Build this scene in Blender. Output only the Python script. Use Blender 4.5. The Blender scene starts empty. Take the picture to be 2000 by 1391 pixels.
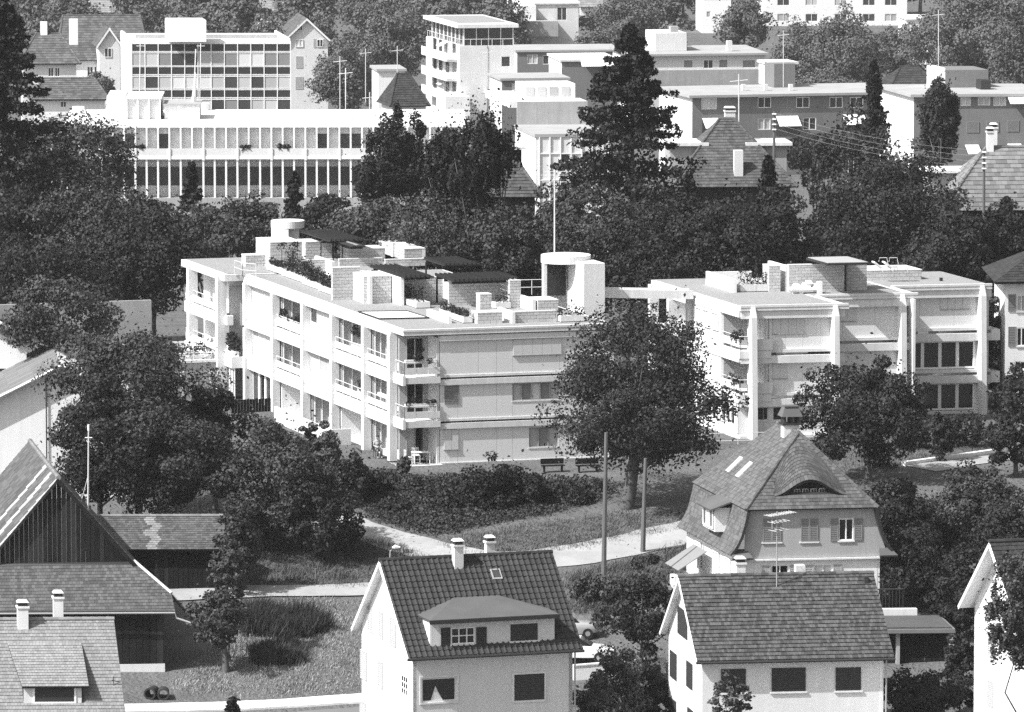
import bpy, math, random
import numpy as np
from math import radians as R
random.seed(7); rng = np.random.default_rng(7)
sc = bpy.context.scene
col = sc.collection

# ------------------------------------------------------------------ camera
FPX, YHOR, HCAM = 12500.0, -780.0, 54.4           # focal length in photo pixels, horizon row, camera height
PITCH = math.atan((695.5 - YHOR) / FPX)
CP, SP = math.cos(PITCH), math.sin(PITCH)
cam = bpy.data.cameras.new('camera'); camo = bpy.data.objects.new('camera', cam); col.objects.link(camo)
cam.sensor_width = 36.0; cam.sensor_fit = 'HORIZONTAL'; cam.lens = 36.0 * FPX / 2000.0
cam.clip_start = 1.0; cam.clip_end = 6000.0
camo.location = (0, 0, HCAM); camo.rotation_euler = (math.pi / 2 - PITCH, 0, 0)
sc.camera = camo

# ------------------------------------------------------------------ sky, sun, exposure (black and white film)
SUN_EL, SUN_AZ = 47.0, 28.0                        # elevation; degrees from the picture's left towards the camera
wd = bpy.data.worlds.new('World'); sc.world = wd; wd.use_nodes = True
nt = wd.node_tree; nt.nodes.clear()
sky = nt.nodes.new('ShaderNodeTexSky'); sky.sky_type = 'NISHITA'; sky.sun_disc = False
tosun = (-math.cos(R(SUN_AZ)) * math.cos(R(SUN_EL)), -math.sin(R(SUN_AZ)) * math.cos(R(SUN_EL)), math.sin(R(SUN_EL)))
sky.sun_elevation = R(SUN_EL); sky.sun_rotation = math.atan2(tosun[0], tosun[1])
sky.air_density = 1.0; sky.dust_density = 3.0; sky.ozone_density = 1.0
bw = nt.nodes.new('ShaderNodeRGBToBW'); bg = nt.nodes.new('ShaderNodeBackground'); wo = nt.nodes.new('ShaderNodeOutputWorld')
nt.links.new(sky.outputs[0], bw.inputs[0]); nt.links.new(bw.outputs[0], bg.inputs[0]); nt.links.new(bg.outputs[0], wo.inputs[0])
bg.inputs[1].default_value = 0.12
sl = bpy.data.lights.new('sun', 'SUN'); slo = bpy.data.objects.new('sun', sl); col.objects.link(slo)
sl.energy = 4.4; sl.angle = R(0.53); sl.color = (1, 1, 1)
from mathutils import Vector, Matrix
slo.rotation_euler = Vector(tosun).to_track_quat('Z', 'Y').to_euler()
slo.location = (-60, 300, 120)
sc.view_settings.view_transform = 'Standard'; sc.view_settings.look = 'None'
sc.view_settings.exposure = 0.75; sc.view_settings.gamma = 1.0
sc.view_settings.use_curve_mapping = False
sc.render.engine = 'CYCLES'
cy = sc.cycles
cy.use_denoising = False
cy.max_bounces = 5; cy.diffuse_bounces = 3; cy.glossy_bounces = 2; cy.transmission_bounces = 2; cy.volume_bounces = 0
cy.transparent_max_bounces = 6
cy.sample_clamp_indirect = 4.0

# ------------------------------------------------------------------ pixel <-> place helpers (photo pixels, 2000 x 1391)
def ray(px, py):
    a = (px - 1000) / FPX; b = (695.5 - py) / FPX
    return np.array([a, CP + b * SP, -SP + b * CP])
CAMP = np.array([0, 0, HCAM])
def at(px, py, d):
    r = ray(px, py); return CAMP + r * (d / r[1])
def atz(px, py, z):
    r = ray(px, py); return CAMP + r * ((z - HCAM) / r[2])
def S(d): return FPX / d                           # photo pixels per metre at distance d

PROF = [(200, -25.4), (300, -12.6), (345, -6.8), (372, -3.3), (385, -1.65), (397, -0.25), (402, 0.0), (440, 0.0), (930, -21.0), (1300, -22.0), (1700, 10.0), (2600, 60.0)]
_pd = [p[0] for p in PROF]; _pz = [p[1] for p in PROF]
def gz(x, y):
    """height of the ground"""
    z = np.interp(y, _pd, _pz)
    near = np.clip((400 - y) / 20, 0, 1)
    return z + near * (0.12 * np.sin(x * .31 + y * .17) + 0.1 * np.sin(x * .13 - y * .29))
def gy(px, py):
    """where the line of sight through a pixel meets the ground"""
    r = ray(px, py); lo, hi = 200., 2600.
    for t in np.linspace(280, 1500, 2441):
        p = CAMP + r * (t / r[1])
        if p[2] <= gz(p[0], p[1]): return np.array([p[0], p[1], gz(p[0], p[1])])
    return CAMP + r * (1500 / r[1])

class Fr:
    """a building's plan axes: u to the right along the front, v away along the side (metres)"""
    def __init__(s, o, ua, va=None):
        va = ua if va is None else va
        s.o = np.asarray(o, float); ua = R(ua); va = R(va)
        s.U = np.array([math.cos(ua), math.sin(ua)]); s.V = np.array([-math.sin(va), math.cos(va)])
        s.I = np.linalg.inv(np.array([s.U, s.V]).T)
    def w(s, u, v, z):
        return (s.o[0] + u * s.U[0] + v * s.V[0], s.o[1] + u * s.U[1] + v * s.V[1], s.o[2] + z)
    def inv(s, p):
        q = s.I @ (np.asarray(p)[:2] - s.o[:2]); return (float(q[0]), float(q[1]), float(p[2] - s.o[2]))
    def uv(s, px, py, z): return s.inv(atz(px, py, z + s.o[2]))[:2]
    def onv(s, px, py, v):                         # -> (u, z) on the plane v = const
        r = ray(px, py); n = np.array([-s.U[1], s.U[0]]); o = np.array(s.w(0, v, 0))
        p = CAMP + r * ((n @ o[:2]) / (n @ r[:2])); q = s.inv(p); return q[0], q[2]
    def onu(s, px, py, u):                         # -> (v, z) on the plane u = const
        r = ray(px, py); n = np.array([-s.V[1], s.V[0]]); o = np.array(s.w(u, 0, 0))
        p = CAMP + r * ((n @ o[:2]) / (n @ r[:2])); q = s.inv(p); return q[1], q[2]
    def sub(s, u, v, z=0.0):
        f = Fr((0, 0, 0), 0); f.o = np.array(s.w(u, v, z)); f.U = s.U; f.V = s.V; f.I = s.I; return f
WF = Fr((0, 0, 0), 0)

# ------------------------------------------------------------------ mesh builder
class MB:
    def __init__(s): s.v = []; s.f = []
    def add(s, vs, fs):
        n = len(s.v); s.v += [tuple(map(float, p)) for p in vs]; s.f += [tuple(i + n for i in f) for f in fs]; return s
    def hexa(s, b, t):
        return s.add(list(b) + list(t), [(3, 2, 1, 0), (4, 5, 6, 7), (0, 1, 5, 4), (1, 2, 6, 5), (2, 3, 7, 6), (3, 0, 4, 7)])
    def box(s, fr, u0, u1, v0, v1, z0, z1):
        if u0 > u1: u0, u1 = u1, u0
        if v0 > v1: v0, v1 = v1, v0
        if z0 > z1: z0, z1 = z1, z0
        q = [(u0, v0), (u1, v0), (u1, v1), (u0, v1)]
        return s.hexa([fr.w(a, b, z0) for a, b in q], [fr.w(a, b, z1) for a, b in q])
    def taper(s, fr, u0, u1, v0, v1, z0, z1, k):    # box whose top is inset by k
        return s.hexa([fr.w(a, b, z0) for a, b in [(u0, v0), (u1, v0), (u1, v1), (u0, v1)]],
                      [fr.w(a, b, z1) for a, b in [(u0 + k, v0 + k), (u1 - k, v0 + k), (u1 - k, v1 - k), (u0 + k, v1 - k)]])
    def slab(s, poly, th):
        """a plate: polygon (world points, counter-clockwise seen from outside) with thickness th inwards"""
        P = [np.array(p, float) for p in poly]; n = np.cross(P[1] - P[0], P[2] - P[0]); n /= np.linalg.norm(n)
        m = len(P); B = [p - n * th for p in P]
        fs = [tuple(range(m)), tuple(range(2 * m - 1, m - 1, -1))] + [(i, i + m, (i + 1) % m + m, (i + 1) % m) for i in range(m)]
        return s.add(P + B, fs)
    def quad(s, a, b, c, d): return s.add([a, b, c, d], [(0, 1, 2, 3)])
    def tube(s, pts, r, k=6, cap=True):
        P = [np.array(p, float) for p in pts]; rs = r if hasattr(r, '__len__') else [r] * len(P)
        vs = []; fs = []
        for i, p in enumerate(P):
            t = P[min(i + 1, len(P) - 1)] - P[max(i - 1, 0)]; t /= (np.linalg.norm(t) + 1e-9)
            a = np.cross(t, (0, 0, 1) if abs(t[2]) < .9 else (1, 0, 0)); a /= np.linalg.norm(a); b = np.cross(t, a)
            for j in range(k):
                an = 2 * math.pi * j / k; vs.append(p + rs[i] * (math.cos(an) * a + math.sin(an) * b))
        for i in range(len(P) - 1):
            for j in range(k):
                fs.append((i * k + j, i * k + (j + 1) % k, (i + 1) * k + (j + 1) % k, (i + 1) * k + j))
        if cap: fs += [tuple(range(k - 1, -1, -1)), tuple(range((len(P) - 1) * k, len(P) * k))]
        return s.add(vs, fs)
    def cyl(s, c, r, z0, z1, k=24, r2=None):
        r2 = r if r2 is None else r2
        vs = [(c[0] + r * math.cos(2 * math.pi * j / k), c[1] + r * math.sin(2 * math.pi * j / k), z0) for j in range(k)]
        vs += [(c[0] + r2 * math.cos(2 * math.pi * j / k), c[1] + r2 * math.sin(2 * math.pi * j / k), z1) for j in range(k)]
        return s.add(vs, [tuple(range(k - 1, -1, -1)), tuple(range(k, 2 * k))] + [(j, (j + 1) % k, (j + 1) % k + k, j + k) for j in range(k)])
    def ring(s, c, r0, r1, z0, z1, k=40, a0=0., a1=2 * math.pi):
        full = abs(a1 - a0 - 2 * math.pi) < 1e-6; n = k if full else k + 1
        vs = []
        for j in range(n):
            a = a0 + (a1 - a0) * j / k; ca, sa = math.cos(a), math.sin(a)
            vs += [(c[0] + r1 * ca, c[1] + r1 * sa, z0), (c[0] + r1 * ca, c[1] + r1 * sa, z1), (c[0] + r0 * ca, c[1] + r0 * sa, z1), (c[0] + r0 * ca, c[1] + r0 * sa, z0)]
        fs = []
        for j in range(k if full else n - 1):
            a = j * 4; b = ((j + 1) % n) * 4
            for q in range(4): fs.append((a + q, b + q, b + (q + 1) % 4, a + (q + 1) % 4))
        if not full: fs += [(3, 2, 1, 0), tuple((n - 1) * 4 + q for q in range(4))]
        return s.add(vs, fs)

OFF = {}                                            # world offset of every object that has no rotation or scale
def tag(o, label=None, cat=None, group=None, kind=None):
    if label: o['label'] = label
    if cat: o['category'] = cat
    if group: o['group'] = group
    if kind: o['kind'] = kind
    return o
def thing(name, loc, label, cat, group=None):
    o = bpy.data.objects.new(name, None); col.objects.link(o); o.empty_display_size = .3
    o.location = tuple(map(float, loc)); OFF[o.name] = np.array(loc, float)
    return tag(o, label, cat, group)
def newmesh(name, v, f):
    me = bpy.data.meshes.new(name)
    me.from_pydata(v, [], f); me.validate(); me.update(); return me
def obj(name, mb, mat, parent=None, kind=None, base=None, smooth=False):
    """mb holds world coordinates; the object becomes a part of parent, or a top-level thing standing at base"""
    off = OFF[parent.name] if parent else (np.array(base, float) if base is not None else np.zeros(3))
    v = np.array(mb.v, float) - off
    me = newmesh(name, v.tolist(), mb.f); me.materials.append(MAT[mat] if isinstance(mat, str) else mat)
    if smooth:
        for p in me.polygons: p.use_smooth = True
    o = bpy.data.objects.new(name, me); col.objects.link(o)
    if parent: o.parent = parent
    else: o.location = tuple(off)
    OFF[o.name] = off
    if kind: o['kind'] = kind
    return o
def dup(o, parent=None, loc=None, rz=None, scale=None):
    c = o.copy(); col.objects.link(c)
    if parent: c.parent = parent
    if loc is not None: c.location = tuple(map(float, loc))
    if rz is not None: c.rotation_euler = (0, 0, rz)
    if scale is not None: c.scale = scale
    for ch in [k for k in list(o.children)]: dup(ch, c)
    return c

# ------------------------------------------------------------------ materials (all grey: black and white photograph)
MAT = {}
def mk(name, v, rough=.85, var=.12, scale=2.0, bump=0.0, bscale=40.0, island=0.0, streak=0.0, metal=0.0, spec=.3, dist=.02):
    m = bpy.data.materials.new(name); m.use_nodes = True; t = m.node_tree; N = t.nodes; L = t.links
    b = N['Principled BSDF']; b.inputs['Roughness'].default_value = rough; b.inputs['Metallic'].default_value = metal
    b.inputs['Specular IOR Level'].default_value = spec
    tc = N.new('ShaderNodeTexCoord')
    def math_(op, a, c):
        q = N.new('ShaderNodeMath'); q.operation = op
        for i, x in enumerate((a, c)):
            if isinstance(x, (int, float)): q.inputs[i].default_value = x
            else: L.new(x, q.inputs[i])
        return q.outputs[0]
    n1 = N.new('ShaderNodeTexNoise'); n1.inputs['Scale'].default_value = scale; n1.inputs['Detail'].default_value = 6; n1.inputs['Roughness'].default_value = .62
    L.new(tc.outputs['Object'], n1.inputs['Vector'])
    f = math_('MULTIPLY_ADD', n1.outputs['Fac'], 2 * var); f.node.inputs[2].default_value = 1 - var
    if streak:
        mp = N.new('ShaderNodeMapping'); mp.inputs['Scale'].default_value = (3.0, 3.0, .16)
        L.new(tc.outputs['Object'], mp.inputs['Vector'])
        n2 = N.new('ShaderNodeTexNoise'); n2.inputs['Scale'].default_value = 1.3; n2.inputs['Detail'].default_value = 5
        L.new(mp.outputs[0], n2.inputs['Vector'])
        g = math_('MULTIPLY_ADD', n2.outputs['Fac'], 2 * streak); g.node.inputs[2].default_value = 1 - streak
        f = math_('MULTIPLY', f, g)
    if island:
        ge = N.new('ShaderNodeNewGeometry'); g = math_('MULTIPLY_ADD', ge.outputs['Random Per Island'], 2 * island); g.node.inputs[2].default_value = 1 - island
        oi = N.new('ShaderNodeObjectInfo'); h = math_('MULTIPLY_ADD', oi.outputs['Random'], island); h.node.inputs[2].default_value = 1 - island * .5
        f = math_('MULTIPLY', math_('MULTIPLY', f, g), h)
    o = math_('MULTIPLY', f, v); o.node.use_clamp = True
    cb = N.new('ShaderNodeCombineColor')
    for i in range(3): L.new(o, cb.inputs[i])
    L.new(cb.outputs[0], b.inputs['Base Color'])
    if bump:
        n3 = N.new('ShaderNodeTexNoise'); n3.inputs['Scale'].default_value = bscale; n3.inputs['Detail'].default_value = 4
        L.new(tc.outputs['Object'], n3.inputs['Vector'])
        bp = N.new('ShaderNodeBump'); bp.inputs['Strength'].default_value = bump; bp.inputs['Distance'].default_value = dist
        L.new(n3.outputs['Fac'], bp.inputs['Height']); L.new(bp.outputs[0], b.inputs['Normal'])
    MAT[name] = m; return m
mk('white_paint', .80, .6, .04, 1.2, streak=.05)
mk('white_render', .76, .9, .07, .6, .35, 30, streak=.12)
mk('grey_render', .62, .95, .1, .7, .5, 35, streak=.09)
mk('pale_render', .64, .95, .1, .8, .5, 30, streak=.1)
mk('concrete', .66, .85, .14, 1.1, .2, 20, streak=.20)
mk('row_render', .17, .95, .15, .6, .3, 30, streak=.12)
mk('dark_and_shade_render', .36, .95, .1, .7, .5, 35, streak=.09)  # darker render of the mansard villa; on loggia walls it is painted shade
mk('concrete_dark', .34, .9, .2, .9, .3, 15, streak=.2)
mk('panel_wall', .70, .8, .06, .8, .15, 30, island=.02, streak=.04)
mk('block', .52, .95, .1, 3, .5, 40, island=.10)
mk('mortar', .30, .95, .1, 5)
mk('roof_gravel', .27, 1, .45, 6, 1.0, 9, dist=.06)
mk('roof_felt', .34, .95, .25, .4, .2, 8)
mk('metal_dark', .03, .6, .1, 3)
mk('metal_grey', .32, .45, .1, 3, spec=.5)
mk('rail', .62, .5, .05, 3)
mk('slat_dark', .02, .9, .3, 3, island=.3, spec=.1)
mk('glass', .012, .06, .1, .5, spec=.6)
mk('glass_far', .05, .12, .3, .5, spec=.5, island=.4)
mk('blind', .42, .8, .12, .6, island=.35)
mk('curtain', .60, .9, .15, 4, island=.12)
mk('shutter_dark', .035, .7, .15, 3)
mk('shutter_grey', .22, .7, .15, 3)
mk('shutter_light', .60, .7, .06, 3)
mk('shutter_pale', .44, .7, .1, 3)
mk('tile_dark', .04, .8, .25, 1.5, .3, 25, island=.28, spec=.15)
mk('tile_mid', .088, .85, .36, .45, .3, 25, island=.32)
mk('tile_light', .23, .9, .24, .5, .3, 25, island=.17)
mk('tile_worn', .088, .85, .3, .6, .3, 25, island=.45)
mk('tile_grey', .16, .85, .3, .5, .3, 25, island=.3)
mk('tile_glass', .40, .5, .15, 2, island=.15)
mk('deck', .025, .9, .2, 2)
mk('wood_dark', .014, .95, .35, 2, .4, 20, island=.4, streak=.5, spec=.08)
mk('brown_wood_and_shade', .03, .95, .3, 2, .3, 20, streak=.4, spec=.08)  # brown planks; on hipped villa walls this colour stands in for shade
mk('wood_pole', .12, .9, .2, 2, streak=.3)
mk('bark', .10, .95, .3, 5, .8, 12)
mk('bark_birch', .45, .9, .5, 4)
mk('soil', .06, 1, .3, 3)
mk('road', .32, .95, .38, .7, .8, 6)
mk('asphalt', .16, .95, .2, .4, .2, 10)
mk('skin', .38, .6, .05, 5)
mk('hair', .03, .7, .1, 5)
mk('cloth_grey', .33, .9, .15, 8)
mk('cloth_dark', .06, .9, .15, 8)
mk('cushion', .75, .9, .05, 3)
mk('car_white', .72, .25, .03, 1, spec=.6)
mk('car_grey', .38, .25, .03, 1, spec=.6)
mk('rubber', .02, .8, .1, 4)
def leafmat(name, v, tr=.25, far=False):
    m = mk(name, v, .6, .45, .5, island=.45, spec=.14)
    return m
leafmat('leaf_mid', .054); leafmat('leaf_dark', .026); leafmat('leaf_light', .115); leafmat('needle', .025); mk('leaf_far_hazed', .115, .8, .35, .15, island=.18, spec=.1)  # far leaves are paler: distance haze is put into their colour
leafmat('flower', .55); leafmat('grass_blade', .26); leafmat('cover', .05); leafmat('grass_dark', .085)
def groundmat():
    m = mk('ground', .112, 1, .55, .3, 1.0, 3.5, dist=.25); return m
groundmat()
mk('lawn', .085, 1, .35, .5, .8, 12, dist=.06)
# ------------------------------------------------------------------ ground, roads
def axis(lo, flo, fhi, hi, fine, coarse):
    a = list(np.arange(flo, fhi + 1e-6, fine)); x = flo; st = fine
    left = []
    while x > lo: st = min(st * 1.35, coarse); x -= st; left.append(x)
    x = a[-1]; st = fine; right = []
    while x < hi: st = min(st * 1.35, coarse); x += st; right.append(x)
    return np.array(left[::-1] + a + right)
gx = axis(-700, -46, 46, 700, 1.2, 40); gyv = axis(180, 318, 442, 2700, 1.2, 25)
GX, GY = np.meshgrid(gx, gyv); GZ = gz(GX, GY)
nx = len(gx)
mb = MB(); mb.v = np.stack([GX.ravel(), GY.ravel(), GZ.ravel()], 1).tolist()
mb.f = [(j * nx + i, j * nx + i + 1, (j + 1) * nx + i + 1, (j + 1) * nx + i) for j in range(len(gyv) - 1) for i in range(nx - 1)]
tag(obj('ground', mb, 'ground', smooth=True), 'sloping ground of rough grass under houses and trees', kind='structure')

def strip(name, pts, w, mat, up=.05, label=None, sub=4, th=0.0):
    P = [gy(*p)[:2] if len(p) == 2 else np.array(p[:2], float) for p in pts]
    Q = []
    for a, b in zip(P[:-1], P[1:]):
        n = max(2, int(np.linalg.norm(b - a) / 1.0))
        Q += [a + (b - a) * i / n for i in range(n)]
    Q.append(P[-1]); Q = np.array(Q)
    for _ in range(6): Q[1:-1] = .5 * Q[1:-1] + .25 * (Q[:-2] + Q[2:])
    T = np.gradient(Q, axis=0); T /= np.linalg.norm(T, axis=1)[:, None]; Nn = np.stack([-T[:, 1], T[:, 0]], 1)
    m = MB(); k = sub + 1
    for i, q in enumerate(Q):
        ww = w[0] + (w[1] - w[0]) * i / (len(Q) - 1) if isinstance(w, tuple) else w
        ww *= 1 + .05 * math.sin(i * .7) + .04 * math.sin(i * 1.9)
        for j in range(k):
            p = q + Nn[i] * ww * (j / sub - .5); m.v.append((p[0], p[1], float(gz(p[0], p[1])) + up))
    m.f = [(i * k + j, (i + 1) * k + j, (i + 1) * k + j + 1, i * k + j + 1)[::-1] for i in range(len(Q) - 1) for j in range(sub)]
    if th:
        n = len(m.v); m.v += [(x, y, z - th) for x, y, z in m.v]
        for i in range(len(Q) - 1):
            for j in (0, sub): a, b = i * k + j, (i + 1) * k + j; m.f.append((a, b, b + n, a + n))
    o = obj(name, m, mat, smooth=not th); return tag(o, label, kind='structure')
strip('lane', [(600, 985), (690, 1033), (770, 1062), (880, 1092), (1000, 1103), (1100, 1094), (1230, 1066), (1370, 1036), (1500, 1018)], (2.6, 4.4), 'road', .05, 'pale gravel lane curving between the houses below the terraced flats')
strip('farm_track', [(330, 1168), (500, 1162), (700, 1160), (850, 1142), (960, 1122), (1040, 1108)], 2.3, 'road', .09, 'pale farm track past the barn to the lane')
strip('pavement', [(-60, 1402), (250, 1389), (480, 1380), (720, 1370), (900, 1364)], 1.3, 'concrete', .12, 'pale pavement along the street at the lower left', th=.15)
strip('street', [(-60, 1440), (250, 1428), (480, 1420), (720, 1409), (900, 1400)], 4.2, 'asphalt', .04, 'asphalt street at the bottom left edge')
strip('garden_path', [(1800, 918), (1880, 905), (1960, 895), (2060, 885)], 2.6, 'road', .05, 'pale gravel path on the lawn at the right edge')
def lawn(name, pts, label, up=.03, mat='lawn'):
    P = [gy(*p) for p in pts]; c = sum(P) / len(P)
    m = MB(); n = 7
    for i in range(n + 1):
        for p in P:
            q = c + (p - c) * i / n; m.v.append((q[0], q[1], float(gz(q[0], q[1])) + up))
    k = len(P)
    m.f = [(i * k + j, i * k + (j + 1) % k, (i + 1) * k + (j + 1) % k, (i + 1) * k + j)[::-1] for i in range(1, n) for j in range(k)] + [tuple(range(k, 2 * k))]
    tag(obj(name, m, mat), label, kind='structure')
# ------------------------------------------------------------------ building helpers
def fb(m, fr, face, a0, a1, z0, z1, o0, o1):
    """box on a wall plane: a along the wall, o outwards (towards the camera side)"""
    if face[0] == 'v': return m.box(fr, a0, a1, face[1] - o1, face[1] - o0, z0, z1)
    return m.box(fr, face[1] - o1, face[1] - o0, a0, a1, z0, z1)
def wall(root, fr, face, a0, a1, z0, z1, ops, mat, depth=.2, name='wall'):
    """wall surface with real openings and their reveals"""
    m = MB()
    A = sorted({a0, a1} | {x for o in ops for x in o[:2]}); Zs = sorted({z0, z1} | {x for o in ops for x in o[2:4]})
    def P(a, z, o): return fr.w(a, face[1] - o, z) if face[0] == 'v' else fr.w(face[1] - o, a, z)
    fl = face[0] == 'u'
    def q(*p): m.quad(*(p[::-1] if fl else p))
    for i in range(len(A) - 1):
        for j in range(len(Zs) - 1):
            ca, cz = (A[i] + A[i + 1]) / 2, (Zs[j] + Zs[j + 1]) / 2
            if any(o[0] < ca < o[1] and o[2] < cz < o[3] for o in ops): continue
            q(P(A[i], Zs[j], 0), P(A[i + 1], Zs[j], 0), P(A[i + 1], Zs[j + 1], 0), P(A[i], Zs[j + 1], 0))
    for o in ops:
        b0, b1, c0, c1 = o[:4]
        q(P(b0, c0, 0), P(b0, c0, -depth), P(b1, c0, -depth), P(b1, c0, 0))
        q(P(b0, c1, 0), P(b1, c1, 0), P(b1, c1, -depth), P(b0, c1, -depth))
        q(P(b0, c0, 0), P(b0, c1, 0), P(b0, c1, -depth), P(b0, c0, -depth))
        q(P(b1, c0, 0), P(b1, c0, -depth), P(b1, c1, -depth), P(b1, c1, 0))
    return obj(name, m, mat, root)
def window(root, fr, face, a0, a1, z0, z1, n=2, rows=1, bar=.07, depth=.14, pane='glass', frame='white_paint', sill=None, mid=None, name='window'):
    """frame with mullions, one pane object per light, optional sill"""
    m = MB(); fb(m, fr, face, a0, a1, z0, z0 + bar, -depth, -depth + .07); fb(m, fr, face, a0, a1, z1 - bar, z1, -depth, -depth + .07)
    w = (a1 - a0); mw = bar if mid is None else mid
    for i in range(n + 1):
        c = a0 + w * i / n; h = bar / 2 if i in (0, n) else mw / 2
        c = min(max(c, a0 + h), a1 - h)
        fb(m, fr, face, c - h, c + h, z0 + bar, z1 - bar, -depth - .002, -depth + .068)
    for j in range(1, rows):
        c = z0 + (z1 - z0) * j / rows; fb(m, fr, face, a0 + bar, a1 - bar, c - .025, c + .025, -depth - .004, -depth + .06)
    f = obj(name, m, frame, root)
    ps = pane if isinstance(pane, (list, tuple)) else [pane] * n
    for i in range(n):
        p = MB(); fb(p, fr, face, a0 + w * i / n, a0 + w * (i + 1) / n, z0 + .01, z1 - .01, -depth - .03, -depth - .01); obj('pane', p, ps[i], f)
    if sill:
        s = MB(); fb(s, fr, face, a0 - .06, a1 + .06, z0 - .09, z0 - .001, -depth, sill); obj('sill', s, 'concrete', f)
    return f
def shutter(root, fr, face, a0, a1, z0, z1, mat='shutter_dark', proud=.05, slats=0, name='shutter'):
    """closed leaf with frame and slats standing proud of the wall"""
    m = MB(); b = .05
    fb(m, fr, face, a0, a0 + b, z0, z1, 0, proud); fb(m, fr, face, a1 - b, a1, z0, z1, 0, proud)
    fb(m, fr, face, a0 + b, a1 - b, z0, z0 + b, 0, proud); fb(m, fr, face, a0 + b, a1 - b, z1 - b, z1, 0, proud)
    fb(m, fr, face, a0 + b, a1 - b, z0 + b, z1 - b, 0, proud * .35)
    k = slats or max(4, int((z1 - z0) / .11))
    for i in range(k):
        z = z0 + b + (z1 - z0 - 2 * b) * (i + .15) / k; fb(m, fr, face, a0 + b, a1 - b, z, z + (z1 - z0 - 2 * b) / k * .55, proud * .3, proud * .85)
    return obj(name, m, mat, root)
def roller(root, fr, face, a0, a1, z0, z1, mat='shutter_light', proud=.07, joints=3):
    """closed folding shutter panels hung in front of the wall"""
    f = None; w = (a1 - a0) / joints
    m = MB(); fb(m, fr, face, a0 - .03, a1 + .03, z0 - .05, z0, 0, proud + .02); f = obj('shutter', m, 'metal_grey', root)
    for i in range(joints):
        p = MB(); fb(p, fr, face, a0 + w * i + .008, a0 + w * (i + 1) - .008, z0, z1, .01, proud)
        for k in range(1, 5): pass
        obj('leaf_panel', p, mat, f)
    return f
def blockwall(root, fr, u0, u1, v0, v1, z0, z1, bw=.42, bh=.21, name='block_wall'):
    """masonry wall: core of mortar with single blocks standing proud on the two faces one can see"""
    m = MB(); m.box(fr, u0, u1, v0, v1, z0, z1 - .03); w = obj(name, m, 'mortar', root)
    b = MB(); rows = max(1, round((z1 - z0) / bh)); h = (z1 - z0) / rows; e = .012
    for r in range(rows):
        zz0, zz1 = z0 + r * h + e, z0 + (r + 1) * h - e
        for (lo, hi, fc) in ((u0, u1, 'v'), (v0, v1, 'u')):
            x = lo - (bw / 2 if r % 2 else 0)
            while x < hi - .02:
                x0, x1 = max(x + e, lo), min(x + bw - e, hi); x += bw
                if x1 - x0 < .04: continue
                p = random.uniform(.008, .018)
                if fc == 'v': b.box(fr, x0, x1, v0 - p, v0 + .02, zz0, zz1)
                else: b.box(fr, u0 - p, u0 + .02, x0, x1, zz0, zz1)
    obj('blocks', b, 'block', w, kind='stuff')
    c = MB(); c.box(fr, u0 - .03, u1 + .02, v0 - .03, v1 + .02, z1 - .03, z1 + .03); obj('coping', c, 'concrete', w)
    return w
def rail(root, pts, h=.9, n=None, r=.025, bars=2, mat='rail', name='railing'):
    """handrail on posts along world points (foot of the posts)"""
    m = MB()
    for a, b in zip(pts[:-1], pts[1:]):
        a = np.array(a, float); b = np.array(b, float); L = np.linalg.norm(b - a); k = max(1, int(L / 1.4))
        for j in range(bars): m.tube([a + (0, 0, h * (j + 1) / bars), b + (0, 0, h * (j + 1) / bars)], r, 5)
        for i in range(k + 1):
            p = a + (b - a) * i / k; m.tube([p, p + (0, 0, h)], r, 5)
    return obj(name, m, mat, root)

# ------------------------------------------------------------------ leaves and planting
def leaf_arrays(C, size, squash=1.0, droop=0.0, rg=None, N=None, flat=.5):
    """quads (n,4,3) with random turn round centres C"""
    rg = rg or rng; n = len(C)
    a = rg.normal(size=(n, 3)); a[:, 2] *= squash; a[:, 2] -= droop; a /= np.linalg.norm(a, axis=1)[:, None]
    b = rg.normal(size=(n, 3)); b -= a * (a * b).sum(1)[:, None]; b /= np.linalg.norm(b, axis=1)[:, None]
    if N is not None:
        m_ = N + rg.normal(size=(n, 3)) * flat; m_ /= np.linalg.norm(m_, axis=1)[:, None]
        a = a - m_ * (a * m_).sum(1)[:, None]; a /= np.linalg.norm(a, axis=1)[:, None] + 1e-9; b = np.cross(m_, a)
    s = size * rg.uniform(.5, 1.55, n)
    a *= s[:, None] * .62; b *= (s * .42)[:, None]
    return np.stack([C - a, C - b * rg.uniform(.7, 1.2, (n, 1)), C + a, C + b * rg.uniform(.7, 1.2, (n, 1))], 1)
def quads_mesh(name, Q, mat):
    n = len(Q); me = bpy.data.meshes.new(name)
    me.vertices.add(n * 4); me.loops.add(n * 4); me.polygons.add(n)
    me.vertices.foreach_set('co', Q.reshape(-1).astype(np.float32))
    me.loops.foreach_set('vertex_index', np.arange(n * 4, dtype=np.int32))
    me.polygons.foreach_set('loop_start', np.arange(0, n * 4, 4, dtype=np.int32))
    me.update(calc_edges=True); me.materials.append(MAT[mat]); return me
def foliage(name, Q, mat, parent=None, loc=None, kind=None):
    off = OFF[parent.name] if parent else np.array(loc if loc is not None else (0, 0, 0), float)
    o = bpy.data.objects.new(name, quads_mesh(name, Q - off, mat)); col.objects.link(o)
    if parent: o.parent = parent
    else: o.location = tuple(off)
    OFF[o.name] = off
    if kind: o['kind'] = kind
    return o
def ball_points(n, c, r, rg=None, shell=.55):
    rg = rg or rng
    d = rg.normal(size=(n, 3)); d /= np.linalg.norm(d, axis=1)[:, None]
    return np.array(c) + d * (np.array(r) * (shell + (1 - shell) * rg.random((n, 1)) ** .5) * (.85 + .3 * rg.random((n, 1))))
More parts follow.
